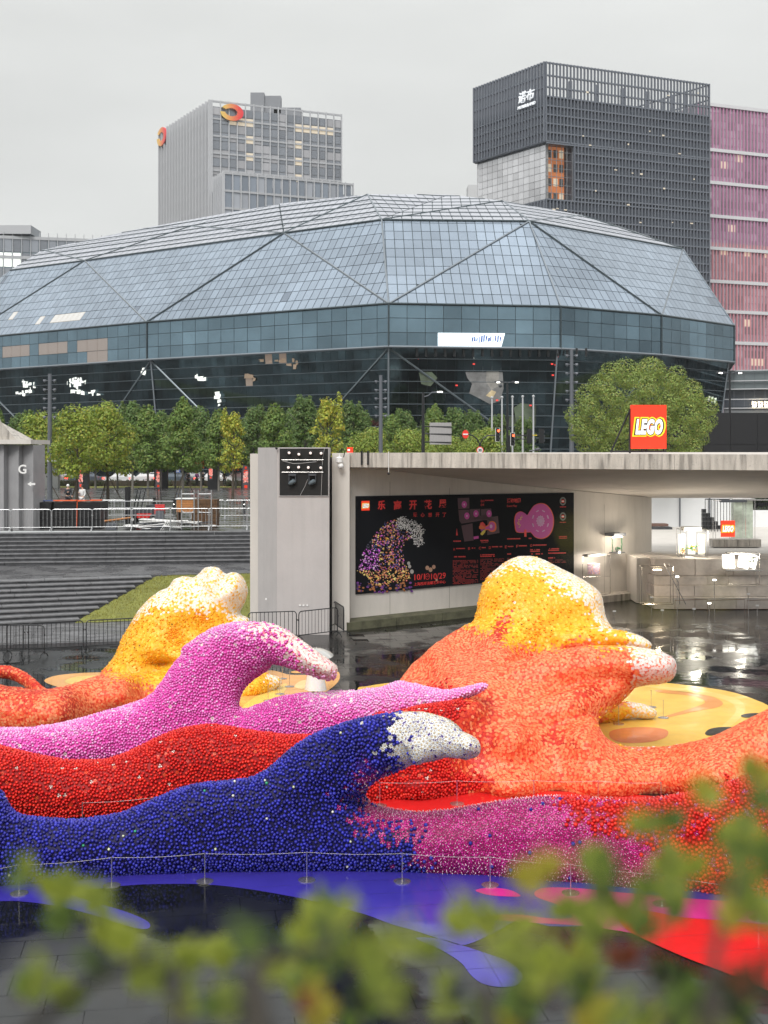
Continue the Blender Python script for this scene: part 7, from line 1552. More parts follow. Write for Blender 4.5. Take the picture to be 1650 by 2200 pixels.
# tree stakes
for x, d in ((168, 88), (232, 92), (97, 98), (393, 100)):
    p = GD(x, d, 2.64); t = empty('tree_stakes', p, label='three leaning support poles round the trunk at the '+{168: 'olive tree by the left mast', 232: 'broad yellowing tree', 97: 'kiosk side tree', 393: 'slim blue green tree'}[x], cat='stakes', group='tree support stakes')
    for a in (.3, 2.4, 4.5): mb = MB(); mb.tube([p+Vector((1.1*math.cos(a), 1.1*math.sin(a), 0)), p+Vector((.1*math.cos(a), .1*math.sin(a), 1.9))], .035, 5); mb.build('pole', M_bark, t)
# hedge along the road
he = empty('hedge', (0, 126.5, 2.65), label='long low dark clipped hedge between the verge and the road', cat='hedge')
lob = [(x*.9, random.uniform(-.3, .3), .35, .5, 1) for x in range(-75, 76)]; cm = crown_mesh('hedge_leaves', lob, 22000, .10, leafmat('leaf_hedge', (.05, .075, .03)), 5); o = link_mesh('leaves', cm, he); o['kind'] = 'stuff'; o.scale = (1, 1, .9)
o.location = (0, 5.8, 0); mb = MB(); mb.box((0, 132.3, 2.95), (135, .7, .6)); mb.build('stems', M_bark, he)
hh = empty('far_hedge', GD(1640, 80, 2), label='dark shrubs above the white hoarding at the right edge', cat='hedge'); lob = [(x*.5, random.uniform(-.3, .3), 1.2+.9*random.random(), .6, 1) for x in range(-4, 10)]+[(x*.5, 0, .4, .6, 1) for x in range(-4, 10)]; cm = crown_mesh('leaves', lob, 7000, .07, leafmat('leaf_dark', (.035, .06, .03)), 6); o = link_mesh('leaves', cm, hh); o['kind'] = 'stuff'

# ================================================================ STREET FURNITURE
def lightmast(px, d, ytop, label, n=5, z=2.64):
    p = GD(px, d, z); zt = EYE+(HY-ytop)*d/F; t = empty('floodlight_mast', p, label=label, cat='light mast'); mb = MB(); mb.tube([p, upz(p, zt)], [.20, .13], 10); mb.build('pole', M_greyp, t)
    for k in range(n):
        z_ = zt-.5-.68*k
        for s in (-1, 1):
            mb = MB(); c = Vector((p.x+s*.30, p.y-.05, z_)); mb.tube([Vector((p.x, p.y, z_)), c], .03, 5); mb.lathe(c, [(.05, -.05), (.15, .12), (.12, .16)], 8, Matrix.Rotation(s*R_(115), 3, 'Y')); mb.build('floodlight', M_greyp, t)
lightmast(107, 90, 803, 'tall grey light mast with paired floodlights right of the kiosk'); lightmast(818, 96, 806, 'middle grey light mast with paired floodlights above the banner'); lightmast(1228, 93, 750, 'dark light mast with paired floodlights left of the round tree', 6)
t = bpy.data.objects['floodlight_mast']; p = GD(107, 90, 0); mb = MB(); z = EYE-(990-HY)*90/F; mb.box((p.x+.25, p.y-.1, z), (.8, .2, .12)); mb.build('camera_arm', M_finw, t)
def lamp_post(px, d, ytop, label, heads):
    p = GD(px, d, 2.64); zt = EYE+(HY-ytop)*d/F; t = empty('street_lamp', p, label=label, cat='street lamp'); mb = MB(); mb.tube([p, upz(p, zt)], [.13, .08], 8); mb.build('pole', M_black, t)
    for s in heads: mb = MB(); mb.box((p.x+s*.75, p.y, zt+.02), (.7, .3, .14)); mb.tube([upz(p, zt-.05), Vector((p.x+s*.5, p.y, zt))], .05, 5); h = mb.build('lamp_head', M_dark, t); mb = MB(); mb.box((p.x+s*.8, p.y-.16, zt-.03), (.28, .04, .08)); mb.build('lit_lens', M_lampw, h)
lamp_post(1090, 105, 821, 'black twin headed street lamp between the flagpoles', (-1, 1)); lamp_post(1568, 100, 801, 'twin headed street lamp right of the round tree', (-1, 1))
p = GD(1075, 104.5, 0); mb = MB(); mb.ball((p.x, p.y, EYE+(HY-829)*104.5/F), .16, 8, 5); mb.build('camera', M_dark, bpy.data.objects['street_lamp'])
# sign board seen from behind on a mast with curved lamp arm
dS = 95; P = lambda x, y, d=dS: upz(GD(x, d), EYE+(HY-y)*d/F)
t = empty('road_sign', GD(908, dS, 2.64), label='back of a grey ribbed road sign board on a black mast', cat='road sign')
mb = MB(); mb.tube([P(909, 975+60), P(909, 843)], [.17, .09], 8); mb.build('mast', M_black, t); mb = MB(); mb.tube([P(909, 853), P(920, 850), P(928, 843), P(941, 842)], .04, 5); mb.build('lamp_arm', M_greyp, t); mb = MB(); mb.box(P(945, 842), (.4, .15, .08)); mb.build('lamp_head', M_lampw, t)
a, b = P(923, 955), P(970, 908); mb = MB(); mb.box(((a.x+b.x)/2, dS, (a.z+b.z)/2), (b.x-a.x, .05, b.z-a.z)); mb.build('board', mat('board_grey', (.40, .39, .39), .5, metal=.2), t)
for k in range(14): x = a.x+(b.x-a.x)*(k+.5)/14; mb = MB(); mb.box((x, dS-.04, (a.z+b.z)/2), (.03, .03, b.z-a.z)); mb.build('rib', mat('rib_grey', (.33, .32, .32), .5), t)
for y in (916, 932, 949.5): mb = MB(); mb.tube([P(909, y), P(970, y+1, dS-.08)], .05, 5); mb.build('bracket', M_black, t)
# traffic signs and lights
t = empty('traffic_arm', GD(1030, 93, 2.64), label='black post with curved arms carrying a no entry disc and round speed sign', cat='traffic signal')
Q = lambda x, y, d=93: upz(GD(x, d), EYE+(HY-y)*d/F)
mb = MB(); mb.tube([Q(1031, 1035), Q(1031, 955)], .09, 8); mb.tube([Q(1031, 955), Q(1024, 942), Q(1014, 935), Q(1006, 933)], .055, 6); mb.tube([Q(1031, 955), Q(1038, 942), Q(1048, 936), Q(1066, 935)], .055, 6); mb.build('post', M_black, t)
def disc(c, r, m, name, root, y0=0, n=24, th=.03, sx=1):
    mb = MB(); pts = [Vector((c.x+sx*r*math.cos(2*math.pi*k/n), c.y-y0, c.z+r*math.sin(2*math.pi*k/n))) for k in range(n)]; mb.prism(pts, Vector((0, -th, 0))); return mb.build(name, m, root)
M_sr = mat('traffic_red', (.70, .03, .02), .4, emit=(1, .05, .03), estr=.08)
disc(Q(1000, 933), .33, M_sr, 'no_entry_disc', t, sx=.75); mb = MB(); mb.box(Q(1000, 933)+Vector((0, -.05, 0)), (.38, .03, .1)); mb.build('white_bar', M_white, t)
disc(Q(1031, 967), .27, M_sr, 'speed_disc', t, .1); disc(Q(1031, 967), .21, M_white, 'speed_face', t, .14, th=.01); place_text('speed_digits', text_mesh('30', .28, .006, .006), M_black, Q(1031, 967)+Vector((0, -.17, 0)), Vector((1, 0, 0)), parent=t)
def signal(root, c, rim, lit=True):
    mb = MB(); mb.box(c, (.30, .22, 1.0)); b = mb.build('signal_housing', M_black, root)
    if rim:
        mb = MB(); mb.tube([c+Vector((-.20, -.13, -.52)), c+Vector((-.20, -.13, .52)), c+Vector((.12, -.13, .52)), c+Vector((.12, -.13, -.52)), c+Vector((-.20, -.13, -.52))], .022, 4); mb.build('white_rim', M_white, b)
    for k in range(3):
        z = .3-.3*k; mb = MB(); mb.lathe(c+Vector((.02, -.11, z)), [(.12, 0), (.12, .16), (.105, .16), (.105, .02)], 10, Matrix.Rotation(R_(90), 3, 'X')); mb.build('visor', M_black, b)
        disc(c+Vector((.02, -.13, z)), .095, mat('signal_red_lit', (1, .1, .05), .4, emit=(1, .09, .03), estr=4) if (k == 0 and lit) else M_dark, 'lens', b, n=12)
signal(t, Q(1070, 934), True)
t = empty('signal_gantry', GD(1093, 96, 2.64), label='horizontal black signal gantry with one lit red light and two dark housings', cat='traffic signal')
Q2 = lambda x, y: Q(x, y, 96)
mb = MB(); mb.tube([Q2(1093, 1035), Q2(1093, 935)], .13, 8); mb.tube([Q2(1090, 936), Q2(1160, 935)], .05, 6); mb.tube([Q2(1093, 942), Q2(1140, 944)], .04, 6); mb.build('gantry', M_black, t); signal(t, Q2(1102, 944), True)
for x in (1137, 1163): mb = MB(); mb.box(Q2(x, 937), (.38, .25, 1.15)); h = mb.build('signal_back', M_black, t); [MB().box(Q2(x, 937)+Vector((.22, 0, .35-.35*k)), (.08, .18, .18)).build('visor', M_dark, h) for k in range(3)]
mb = MB(); mb.box(Q2(1148, 935)+Vector((0, -.05, 0)), (.4, .06, .06)); mb.build('yellow_tag', mat('tag_yellow', (.8, .6, .05), .5), t)
for i, x in enumerate((1057, 1078.5, 1101, 1123, 1146)):
    p = GD(x, 112, 2.64); t = empty('flagpole', p, label='white bare flagpole, '+['leftmost of five', 'second of five from the left', 'middle one of five', 'fourth of five from the left', 'rightmost of five'][i], cat='flagpole', group='five flagpoles'); zt = EYE+(HY-(856-.7*i))*112/F
    mb = MB(); mb.tube([p, upz(p, zt)], [.10, .07], 8); mb.build('pole', M_finw, t); mb = MB(); mb.ball(upz(p, zt+.08), .13, 8, 5); mb.build('finial', M_finw, t)
# poster totems
M_post = mat('poster_lit', (.05, .04, .05), .4, emit=(.5, .4, .42), estr=.1)
for i, (x0, x1, y0, y1, l) in enumerate(((334, 348, 1001, 1052, 'second'), (521, 535.5, 1000, 1053, 'rightmost'), (169, 178, 1002, 1050, 'leftmost'), (449, 456.5, 1001, 1030, 'small far'))):
    d = 124 if i < 2 else 122; a, b = Q(x0, y1, d), Q(x1, y0, d); t = empty('poster_totem', upz(a, 2.64), label=l+' lit poster totem beside the road, with red and white flower artwork', cat='totem', group='lit poster totems along the road')
    mb = MB(); mb.box(((a.x+b.x)/2+.2, d+.3, (2.6+b.z+.1)/2), (b.x-a.x+.7, .5, b.z+.1-2.6)); mb.build('case', M_black, t); mb = MB(); mb.box(((a.x+b.x)/2, d, (a.z+b.z)/2), (b.x-a.x, .05, b.z-a.z)); mb.build('poster', M_post, t); W, H = b.x-a.x, b.z-a.z; cx = (a.x+b.x)/2
    mb = MB(); mb.tone = (1, 1, 1)
    for k in range(26): r = random.random(); mb.tone = random.choice([(.8, .7, .65), (.75, .2, .15), (.8, .5, .45)]); mb.box((cx+random.uniform(-.28, .28)*W, d-.04, a.z+H*random.uniform(.32, .72)), (random.uniform(.1, .25), .02, random.uniform(.1, .3)), M=Matrix.Rotation(random.uniform(-1, 1), 3, 'Y'))
    mb.build('poster_picture', mat('poster_print', (1, 1, 1), .5, attr=True, emit=(.9, .5, .45), estr=.25), t, kind='stuff')
    mb = MB(); mb.box((cx, d-.04, a.z+H*.91), (W*.3, .02, W*.3)); mb.box((cx, d-.04, a.z+H*.8), (W*.55, .02, H*.035)); mb.box((cx, d-.04, a.z+H*.72), (W*.7, .02, H*.05)); mb.box((cx, d-.04, a.z+H*.14), (W*.45, .02, H*.12)); mb.build('poster_mark', M_lred, t)
# red canopies and banners behind the trees
for i, (pts, l) in enumerate((([(122, 1000), (128, 990), (142, 997), (139, 1004)], 'small red canopy far behind the left mast'), ([(169, 1000), (172, 993), (180, 993), (181, 1001)], 'red banner behind the olive tree trunk, left one'), ([(182, 1003), (184, 989), (197, 991), (198, 1003)], 'red banner behind the olive tree trunk, right one'), ([(408, 1003), (420, 987), (436, 986), (436, 1003)], 'triangular red canopy behind the slim blue green tree'), ([(492, 1009), (492, 984), (510, 984), (528, 1000), (520, 1004), (510, 1008)], 'red spotted canopy behind the golden tree'))):
    t = empty('red_canopy', upz(GD(pts[0][0], 136), 2.6), label=l, cat='canopy'); mb = MB(); mb.prism([Q(x, y, 136) for x, y in pts], Vector((0, .8, -.15))); mb.build('cloth', M_lred, t); c = Q((pts[0][0]+pts[-1][0])/2, 1004, 136.4); mb = MB(); mb.tube([upz(c, 2.6), c], .04, 5); mb.build('pole', M_greyp, t)
t = empty('blue_sign', GD(382, 133, 2.65), label='small blue information sign on a grey post by the road', cat='sign'); c = Q(382, 1008, 133); mb = MB(); mb.box(c, (.52, .06, .75)); mb.build('panel', mat('sign_blue', (.08, .14, .40), .5), t); mb = MB(); mb.tube([upz(c, 2.6), c], .04, 5); mb.build('post', M_greyp, t); mb = MB(); [mb.box(c+Vector((0, -.04, .2-.15*k)), (.3, .02, .05)) for k in range(4)]; mb.build('white_lines', M_white, t)
t = empty('signal_cabinet', GD(97, 125, 2.65), label='pale grey wall box behind the left light mast', cat='cabinet'); a, b = Q(75, 1040, 125), Q(124, 1001, 125); mb = MB(); mb.box(((a.x+b.x)/2, 125.5, (2.6+b.z)/2), (b.x-a.x, .8, b.z-2.6)); mb.build('body', mat('cabinet_grey', (.33, .34, .33), .6), t)
# bollards
for i, x in enumerate((374, 449, 525)):
    p = GD(x, 76, 2.64); t = empty('plaza_bollard', p, label=['black lamp bollard behind the left scaffold frame', 'black lamp bollard behind the brown mats', 'black lamp bollard beside the pier reflection'][i], cat='bollard', group='black lamp bollards'); mb = MB(); mb.lathe(p, [(.1, 0), (.1, .75), (.13, .78), (.13, .92), (.03, .96)], 10); mb.build('post', M_black, t); mb = MB(); mb.ball(p+Vector((0, -.11, .6)), .03, 6, 4); mb.build('lamp', M_lampw, t)

# ---- cars on the road
def make_car(col, name):
    t = empty('parked_car', (0, 0, 0)); m = mat('car_'+name, col, .25, coat=.6)
    prof = [(-2.25, .35), (-2.3, .7), (-2.15, .98), (-1.55, 1.02), (-.95, 1.42), (.55, 1.46), (1.25, 1.02), (2.0, .9), (2.25, .65), (2.22, .35)]
    mb = MB(); n = len(prof); hw = [.86, .88, .88, .86, .66, .66, .86, .86, .84, .84]
    mb.add([(x, -h, z) for (x, z), h in zip(prof, hw)]+[(x, h, z) for (x, z), h in zip(prof, hw)], [tuple(range(n)), tuple(range(2*n-1, n-1, -1))]+[(i, i+n, (i+1) % n+n, (i+1) % n) for i in range(n)]); mb.build('body', m, t, world=False)
    G_ = mat('car_glass', (.02, .025, .03), .1)
    for s in (-1, 1):
        mb = MB(); mb.add([(-1.35, s*.815, 1.06), (-.9, s*.69, 1.38), (-.12, s*.69, 1.40), (-.12, s*.83, 1.06)], [(0, 1, 2, 3)]); mb.add([(-.05, s*.83, 1.06), (-.05, s*.69, 1.40), (.5, s*.69, 1.41), (1.05, s*.83, 1.06)], [(0, 1, 2, 3)]); mb.build('side_window', G_, t, world=False)
    mb = MB(); mb.add([(-1.57, -.8, 1.045), (-1.57, .8, 1.045), (-1.02, .62, 1.40), (-1.02, -.62, 1.40)], [(0, 1, 2, 3)]); mb.build('rear_window', G_, t, world=False)
    mb = MB(); mb.add([(1.22, -.78, 1.06), (1.22, .78, 1.06), (.62, .62, 1.44), (.62, -.62, 1.44)], [(0, 1, 2, 3)]); mb.build('windscreen', G_, t, world=False)
    for x in (-1.4, 1.4):
        for s in (-1, 1): mb = MB(); mb.lathe((x, s*.8, .32), [(.2, -.1), (.32, -.09), (.32, .09), (.2, .1)], 14, Matrix.Rotation(R_(90), 3, 'X')); w_ = mb.build('wheel', M_black, t, world=False); mb = MB(); mb.lathe((x, s*.9, .32), [(.18, 0), (.15, .02)], 10, Matrix.Rotation(R_(-90*s), 3, 'X')); mb.build('rim', M_silver, w_, world=False)
    for s in (-1, 1): mb = MB(); mb.box((-2.22, s*.66, .82), (.12, .34, .2)); mb.build('tail_light', mat('tail_lit', (1, .05, .03), .4, emit=(1, .04, .02), estr=3.5), t, world=False)
    for s in (-1, 1): mb = MB(); mb.box((2.15, s*.62, .72), (.14, .34, .14)); mb.build('headlight', M_finw, t, world=False)
    return t
cw_, cb_, ck_ = make_car((.72, .73, .74), 'white'), make_car((.10, .13, .16), 'dark'), make_car((.35, .36, .37), 'silver')
used = {}
for i, (px, d, src, rz, l) in enumerate(((265, 138, cw_, 200, 'white car with lit tail lights above the forklift'), (318, 139, cw_, 203, 'white car just left of the second poster totem'), (375, 138, cb_, 200, 'dark car between the totem and the left scaffold'), (462, 137, cw_, 197, 'white hatchback right of the small far totem'), (515, 138, ck_, 200, 'silver van like car behind the rightmost totem'), (130, 140, ck_, 205, 'grey car with bright tail lights right of the left mast'), (185, 139, cb_, 205, 'dark car with red tail lights behind the olive tree'), (425, 141, ck_, 200, 'silver car behind the people with umbrellas'))):
    o = src if src.name not in used else copy_tree(src); used[src.name] = 1; o.location = GD(px, d, 2.56); o.rotation_euler = (0, 0, R_(rz-180+0)); tag(o, l, 'car', 'cars queuing on the quay road')

# ================================================================ PEOPLE
def skin_body(name, joints, edges, m, root, sub=1):
    me = bpy.data.meshes.new(name); me.from_pydata([j[0] for j in joints], edges, []); o = bpy.data.objects.new(name, me); COL.objects.link(o)
    md = o.modifiers.new('s', 'SKIN'); md.use_smooth_shade = True; sk = me.skin_vertices[0].data
    for i, j in enumerate(joints): sk[i].radius = (j[1], j[2] if len(j) > 2 else j[1])
    sk[0].use_root = True; s = o.modifiers.new('u', 'SUBSURF'); s.levels = sub; s.render_levels = sub
    dg = bpy.context.evaluated_depsgraph_get(); dg.update(); n = bpy.data.meshes.new_from_object(o.evaluated_get(dg)); bpy.data.objects.remove(o); n.materials.clear(); n.materials.append(m); n.polygons.foreach_set('use_smooth', [True]*len(n.polygons)); return link_mesh(name, n, root)
M_skin = mat('skin', (.55, .33, .24), .5, sub=.1); M_hair = mat('black_hair', (.012, .01, .01), .5)
def person(loc, rz, H, coat, trousers, label, group=None, umb=None, hat=None, dress=False, cape=None):
    t = empty('person', loc, rz, label, 'person', group); k = H/1.7
    J = [((0, 0, .95), .12, .10), ((0, 0, 1.15), .11, .085), ((0, 0, 1.38), .15, .095), ((0, 0, 1.47), .05, .05), ((0, 0, 1.52), .045, .05),
         ((.17, 0, 1.40), .05, .05), ((.22, -.02, 1.15), .038, .038), ((.22, -.16, .98), .03, .03), ((.22, -.20, .94), .026, .018),
         ((-.17, 0, 1.40), .05, .05), ((-.23, -.03, 1.16), .038, .038), ((-.10, -.25, 1.22), .03, .03), ((-.07, -.28, 1.26), .026, .018),
         ((.09, 0, .88), .085, .085), ((.10, -.02, .50), .055, .055), ((.10, .01, .09), .038, .038), ((.10, -.12, .035), .035, .025),
         ((-.09, 0, .88), .085, .085), ((-.10, -.01, .50), .055, .055), ((-.10, .03, .09), .038, .038), ((-.10, -.10, .035), .035, .025),
         ((0, -.01, 1.60), .075, .085), ((0, -.005, 1.68), .055, .065)]
    E = [(0, 1), (1, 2), (2, 3), (3, 4), (2, 5), (5, 6), (6, 7), (7, 8), (2, 9), (9, 10), (10, 11), (11, 12), (0, 13), (13, 14), (14, 15), (15, 16), (0, 17), (17, 18), (18, 19), (19, 20), (4, 21), (21, 22)]
    J = [((a[0]*k, a[1]*k, a[2]*k), *(x*k for x in r)) for a, *r in J]
    b = skin_body('body', J, E, M_skin, t, 1)
    # clothing: coat shell and trousers follow the same joints, a little wider
    cj = [0, 1, 2, 5, 6, 7, 9, 10, 11]; re_ = {v: i for i, v in enumerate(cj)}; JJ = [(J[i][0], J[i][1]*1.28+.008, J[i][2]*1.3+.008) for i in cj]; skin_body('coat', JJ, [(re_[a], re_[b_]) for a, b_ in E if a in re_ and b_ in re_], coat, t, 1)
    tj = [0, 13, 14, 15, 17, 18, 19]; re_ = {v: i for i, v in enumerate(tj)}; JJ = [(J[i][0], J[i][1]*1.2+.006, J[i][2]*1.2+.006) for i in tj]; skin_body('trousers', JJ, [(re_[a], re_[b_]) for a, b_ in E if a in re_ and b_ in re_], trousers, t, 1)
    mb = MB(); mb.ball((0, .012*k, 1.655*k), .098*k, 12, 8, (1, 1.08, 1.05)); mb.build('hair' if not hat else 'hat', M_hair if not hat else hat, t, smooth=True, world=False)
    mb = MB(); mb.ball((0, -.092*k, 1.60*k), .013*k, 6, 4); mb.ball((-.03*k, -.083*k, 1.63*k), .008*k, 5, 3); mb.ball((.03*k, -.083*k, 1.63*k), .008*k, 5, 3); mb.build('face', M_skin, t, world=False)
    for sgn, jx in ((1, 8), (-1, 12)):   # hands with separate fingers
        h = Vector(J[jx][0]); mb = MB()
        for q in range(4): o_ = Vector(((q-1.5)*.017*k, 0, 0)); mb.tube([h+o_, h+o_+Vector((0, -.03*k, -.02*k)), h+o_+Vector((0, -.045*k, -.045*k+.004*q))], [.009*k, .008*k, .006*k], 5)
        mb.tube([h+Vector((sgn*-.025*k, 0, .005)), h+Vector((sgn*-.045*k, -.02*k, -.01*k)), h+Vector((sgn*-.03*k, -.045*k, -.015*k))], [.01*k, .009*k, .007*k], 5); mb.build('fingers', M_skin, t, world=False)
    if cape:
        n = 22; rings = [(.08, 1.49, .06), (.19, 1.40, .11), (.22, 1.2, .15), (.25, .95, .19), (.31, .55, .24), (.36, .16, .28)]; mb = MB(); vs = []
        for rx, z, ry in rings:
            for i in range(n): a = 2*math.pi*i/n; f = 1+.07*math.sin(a*6)*(1.5-z)/1.3; vs.append((rx*k*1.12*f*math.cos(a), ry*k*1.12*f*math.sin(a), z*k))
        mb.add(vs, [(r*n+i, r*n+(i+1) % n, (r+1)*n+(i+1) % n, (r+1)*n+i) for r in range(len(rings)-1) for i in range(n)]); mb.build('raincoat', cape, t, smooth=True, world=False)
    return t
def umbrella(root_loc, rz, r, m, label, h=.0, tilt=0, group=None):
    t = empty('umbrella', root_loc, rz, label, 'umbrella', group); mb = MB(); n = 8; rings = [(0.02, .30), (.45, .25), (.8, .13), (1.0, 0)]; vs = []
    N = n*3
    for q, z in rings:
        for i in range(N): a = 2*math.pi*i/N; sc_ = 1-.05*(q**2)*(1-abs(math.cos(a*n/2))); vs.append((q*r*sc_*math.cos(a), q*r*sc_*math.sin(a), z*r*1.25-.03*q*(1-abs(math.cos(a*n/2)))))
    mb.add(vs, [(j*N+i, j*N+(i+1) % N, (j+1)*N+(i+1) % N, (j+1)*N+i) for j in range(3) for i in range(N)]); mb.build('canopy', m, t, smooth=True, world=False)
    for i in range(n): a = 2*math.pi*i/n; mb = MB(); mb.tube([(0, 0, .36*r), (.45*r*math.cos(a), .45*r*math.sin(a), .295*r), (r*math.cos(a), r*math.sin(a), -.01)], .004, 4); mb.build('rib', M_steel, t, world=False)
    mb = MB(); mb.tube([(0, 0, -.75), (0, 0, .46*r)], .007, 5); mb.build('shaft', M_white, t, world=False); t.rotation_euler = (tilt, 0, rz); return t
M_rain = mat('white_raincoat', (.78, .78, .78), .35, sub=.2); M_cum = mat('clear_umbrella', (.72, .75, .74), .15, alpha=.55)
pp_ = G(678, 1491); person((pp_.x, pp_.y, 0), R_(160), 1.22, M_rain, M_white, 'small person in a long white raincoat standing beneath the pink arch tip', cape=M_rain)
umbrella((pp_.x+.02, pp_.y-.05, 1.08), .3, .48, M_cum, 'clear white umbrella held over the person in the white raincoat', tilt=R_(6))
M_cl1 = mat('dark_clothes', (.02, .022, .03), .6); M_cl2 = mat('white_clothes', (.6, .6, .6), .6); M_cl3 = mat('purple_clothes', (.2, .04, .22), .6)
person(GD(146, 62.0+18, 2.64), R_(30), 1.7, M_cl1, M_cl1, 'person in black with a white cap behind the black covered stack', hat=M_white)
person(GD(177, 62.0+17, 2.64), R_(-20), 1.7, M_cl2, M_cl2, 'person in a pale top just right of the olive tree trunk')
for i, (x, c, l) in enumerate(((404, M_cl1, 'left of the three people waiting at the road edge'), (423, M_cl3, 'person in purple in the middle of the three at the road edge'), (436, M_cl1, 'right of the three people waiting at the road edge'))):
    person(GD(x, 129+i*.5, 2.66), R_(40*i), 1.65, c, M_cl1, l, 'people at the road edge')
umbrella(GD(424, 130, 4.7), 0, .62, M_white, 'white open umbrella over the person in purple', group='umbrellas at the road edge'); umbrella(GD(482, 130, 4.3), .4, .62, M_cl1, 'dark open umbrella beside the rightmost cars', group='umbrellas at the road edge')
person(GD(482, 130, 2.66), R_(10), 1.6, M_cl1, M_cl1, 'person under the dark umbrella near the rightmost cars', 'people at the road edge')

# ================================================================ OUT-OF-FOCUS SHRUBS CLOSE TO THE CAMERA
pb = empty('planter', (0, .7, 5.4), label='low concrete planter directly below the camera holding the leafy shrubs', cat='planter')
mb = MB(); mb.box((0, .72, 5.55), (2.2, .95, .5)); mb.build('trough', M_conc, pb); mb = MB(); mb.box((0, .72, 5.81), (2.1, .85, .03)); mb.build('soil', mat('soil', (.03, .022, .015), .9), pb)
lv = {}
def leaf_mesh(k, col):
    if k in lv: return lv[k]
    mb = MB(); L, W = 1.0, .30
    prof = [(0, .03), (.2, .8), (.45, 1.0), (.72, .7), (1.0, 0)]
    vs = []; 
    for t, wd in prof: z = .10*math.sin(math.pi*t)-.12*t*t; vs += [(-W*wd, L*t, z+.06), (0, L*t, z), (W*wd, L*t, z+.06)]
    fs = []
    for i in range(4): a = i*3; fs += [(a, a+1, a+4, a+3), (a+1, a+2, a+5, a+4)]
    me = bpy.data.meshes.new('leaf'); me.from_pydata(vs, [], fs); me.polygons.foreach_set('use_smooth', [True]*8); at = me.color_attributes.new('Col', 'FLOAT_COLOR', 'POINT'); at.data.foreach_set('color', np.ones((len(vs), 4), np.float32).ravel()); me.materials.append(leafmat('near_leaf_%s' % k, col, .5)); lv[k] = me; return me
LC = {'lime': (.27, .32, .04), 'green': (.095, .155, .025), 'deep': (.02, .036, .013), 'yellow': (.36, .32, .035), 'rust': (.20, .05, .02), 'olive': (.19, .24, .035)}
def shrub(label, anchors, stems, dens=1.0):
    t = empty('leafy_shrub', (V(anchors[0][0], 2200, .6).x, .62, 5.82), label=label, cat='shrub'); cnt = 0; off = t.location
    order = [(a, q) for a in anchors for q in range(max(1, round(a[2]/22*dens)))]; random.shuffle(order); tw = MB()
    for (x, y, r, kinds), q in order:
        d = random.uniform(.52, .95); an = random.uniform(-.9, .9); L = r*random.uniform(1.3, 2.2); sx, sy = random.gauss(x, r*.55)-math.sin(an)*L*.5, random.gauss(y, r*.5)+math.cos(an)*L*.5
        n = random.randint(7, 11); ax = Vector((math.sin(an), random.uniform(-.3, .3), math.cos(an))).normalized(); base = V(sx, sy, d); Lm = L*d/F; tw.tube([base-ax*Lm*.25, base+ax*Lm*.95], [.0011, .0005], 4, cap=False); kd0 = random.choice(kinds)
        for k in range(n):
            if cnt >= 298: break
            f = (k+.6)/n; side = 1 if k % 2 else -1; tilt = 0 if k == n-1 else side*random.uniform(.6, 1.1)
            A_ = Vector((math.sin(an+tilt), random.uniform(-.45, .45), math.cos(an+tilt))).normalized(); Nn_ = Vector((random.uniform(-.8, .8), -1, random.uniform(-.5, .9))); X_ = A_.cross(Nn_).normalized(); Z_ = X_.cross(A_)
            p = base+ax*Lm*f-off; s = random.uniform(.0085, .0145)*(1.15-.35*f)*d/.65; kd = kd0 if random.random() < .6 else random.choice(kinds)
            o = bpy.data.objects.new('leaf', leaf_mesh(kd, LC[kd])); COL.objects.link(o); o.parent = t
            o.matrix_local = Matrix(((X_.x*s, A_.x*s, Z_.x*s, p.x), (X_.y*s, A_.y*s, Z_.y*s, p.y), (X_.z*s, A_.z*s, Z_.z*s, p.z), (0, 0, 0, 1))); cnt += 1
    tw.build('twigs', mat('near_twig', (.06, .05, .025), .8), t, kind='stuff')
    for path, r in stems:
        mb = MB(); mb.tube([V(x, y, d) for x, y, d in path], [r, r*.8]+[r*.6]*(len(path)-2), 6); mb.build('stem', mat('near_stem', (.03, .025, .018), .8), t)
LG = ('lime', 'green', 'olive', 'lime'); DG = ('deep', 'green'); YG = ('lime', 'yellow'); 
shrub('blurred lime green leafy shrub filling the right foreground', [(1630, 1640, 30, YG), (1625, 1700, 36, LG), (1590, 1770, 40, LG), (1620, 1850, 50, LG), (1540, 1810, 38, LG), (1480, 1850, 34, LG), (1430, 1830, 28, YG), (1400, 1900, 40, LG), (1330, 1880, 34, LG), (1270, 1900, 34, LG), (1190, 1870, 28, YG), (1140, 1880, 30, YG), (1180, 1940, 36, LG), (1290, 1960, 30, LG), (1350, 1970, 34, LG), (1450, 1950, 48, LG), (1550, 1910, 56, ('lime', 'rust', 'green')), (1620, 1960, 44, LG), (1560, 2010, 30, ('rust', 'yellow')), (1490, 1700, 22, YG), (1440, 1760, 20, LG), (1390, 1790, 20, LG)],
      [([(1500, 2240, .62), (1530, 2080, .64), (1550, 1990, .66), (1600, 1850, .7)], .0035), ([(1550, 1990, .66), (1480, 1900, .68), (1420, 1820, .7), (1400, 1700, .72)], .002)], 1.15)
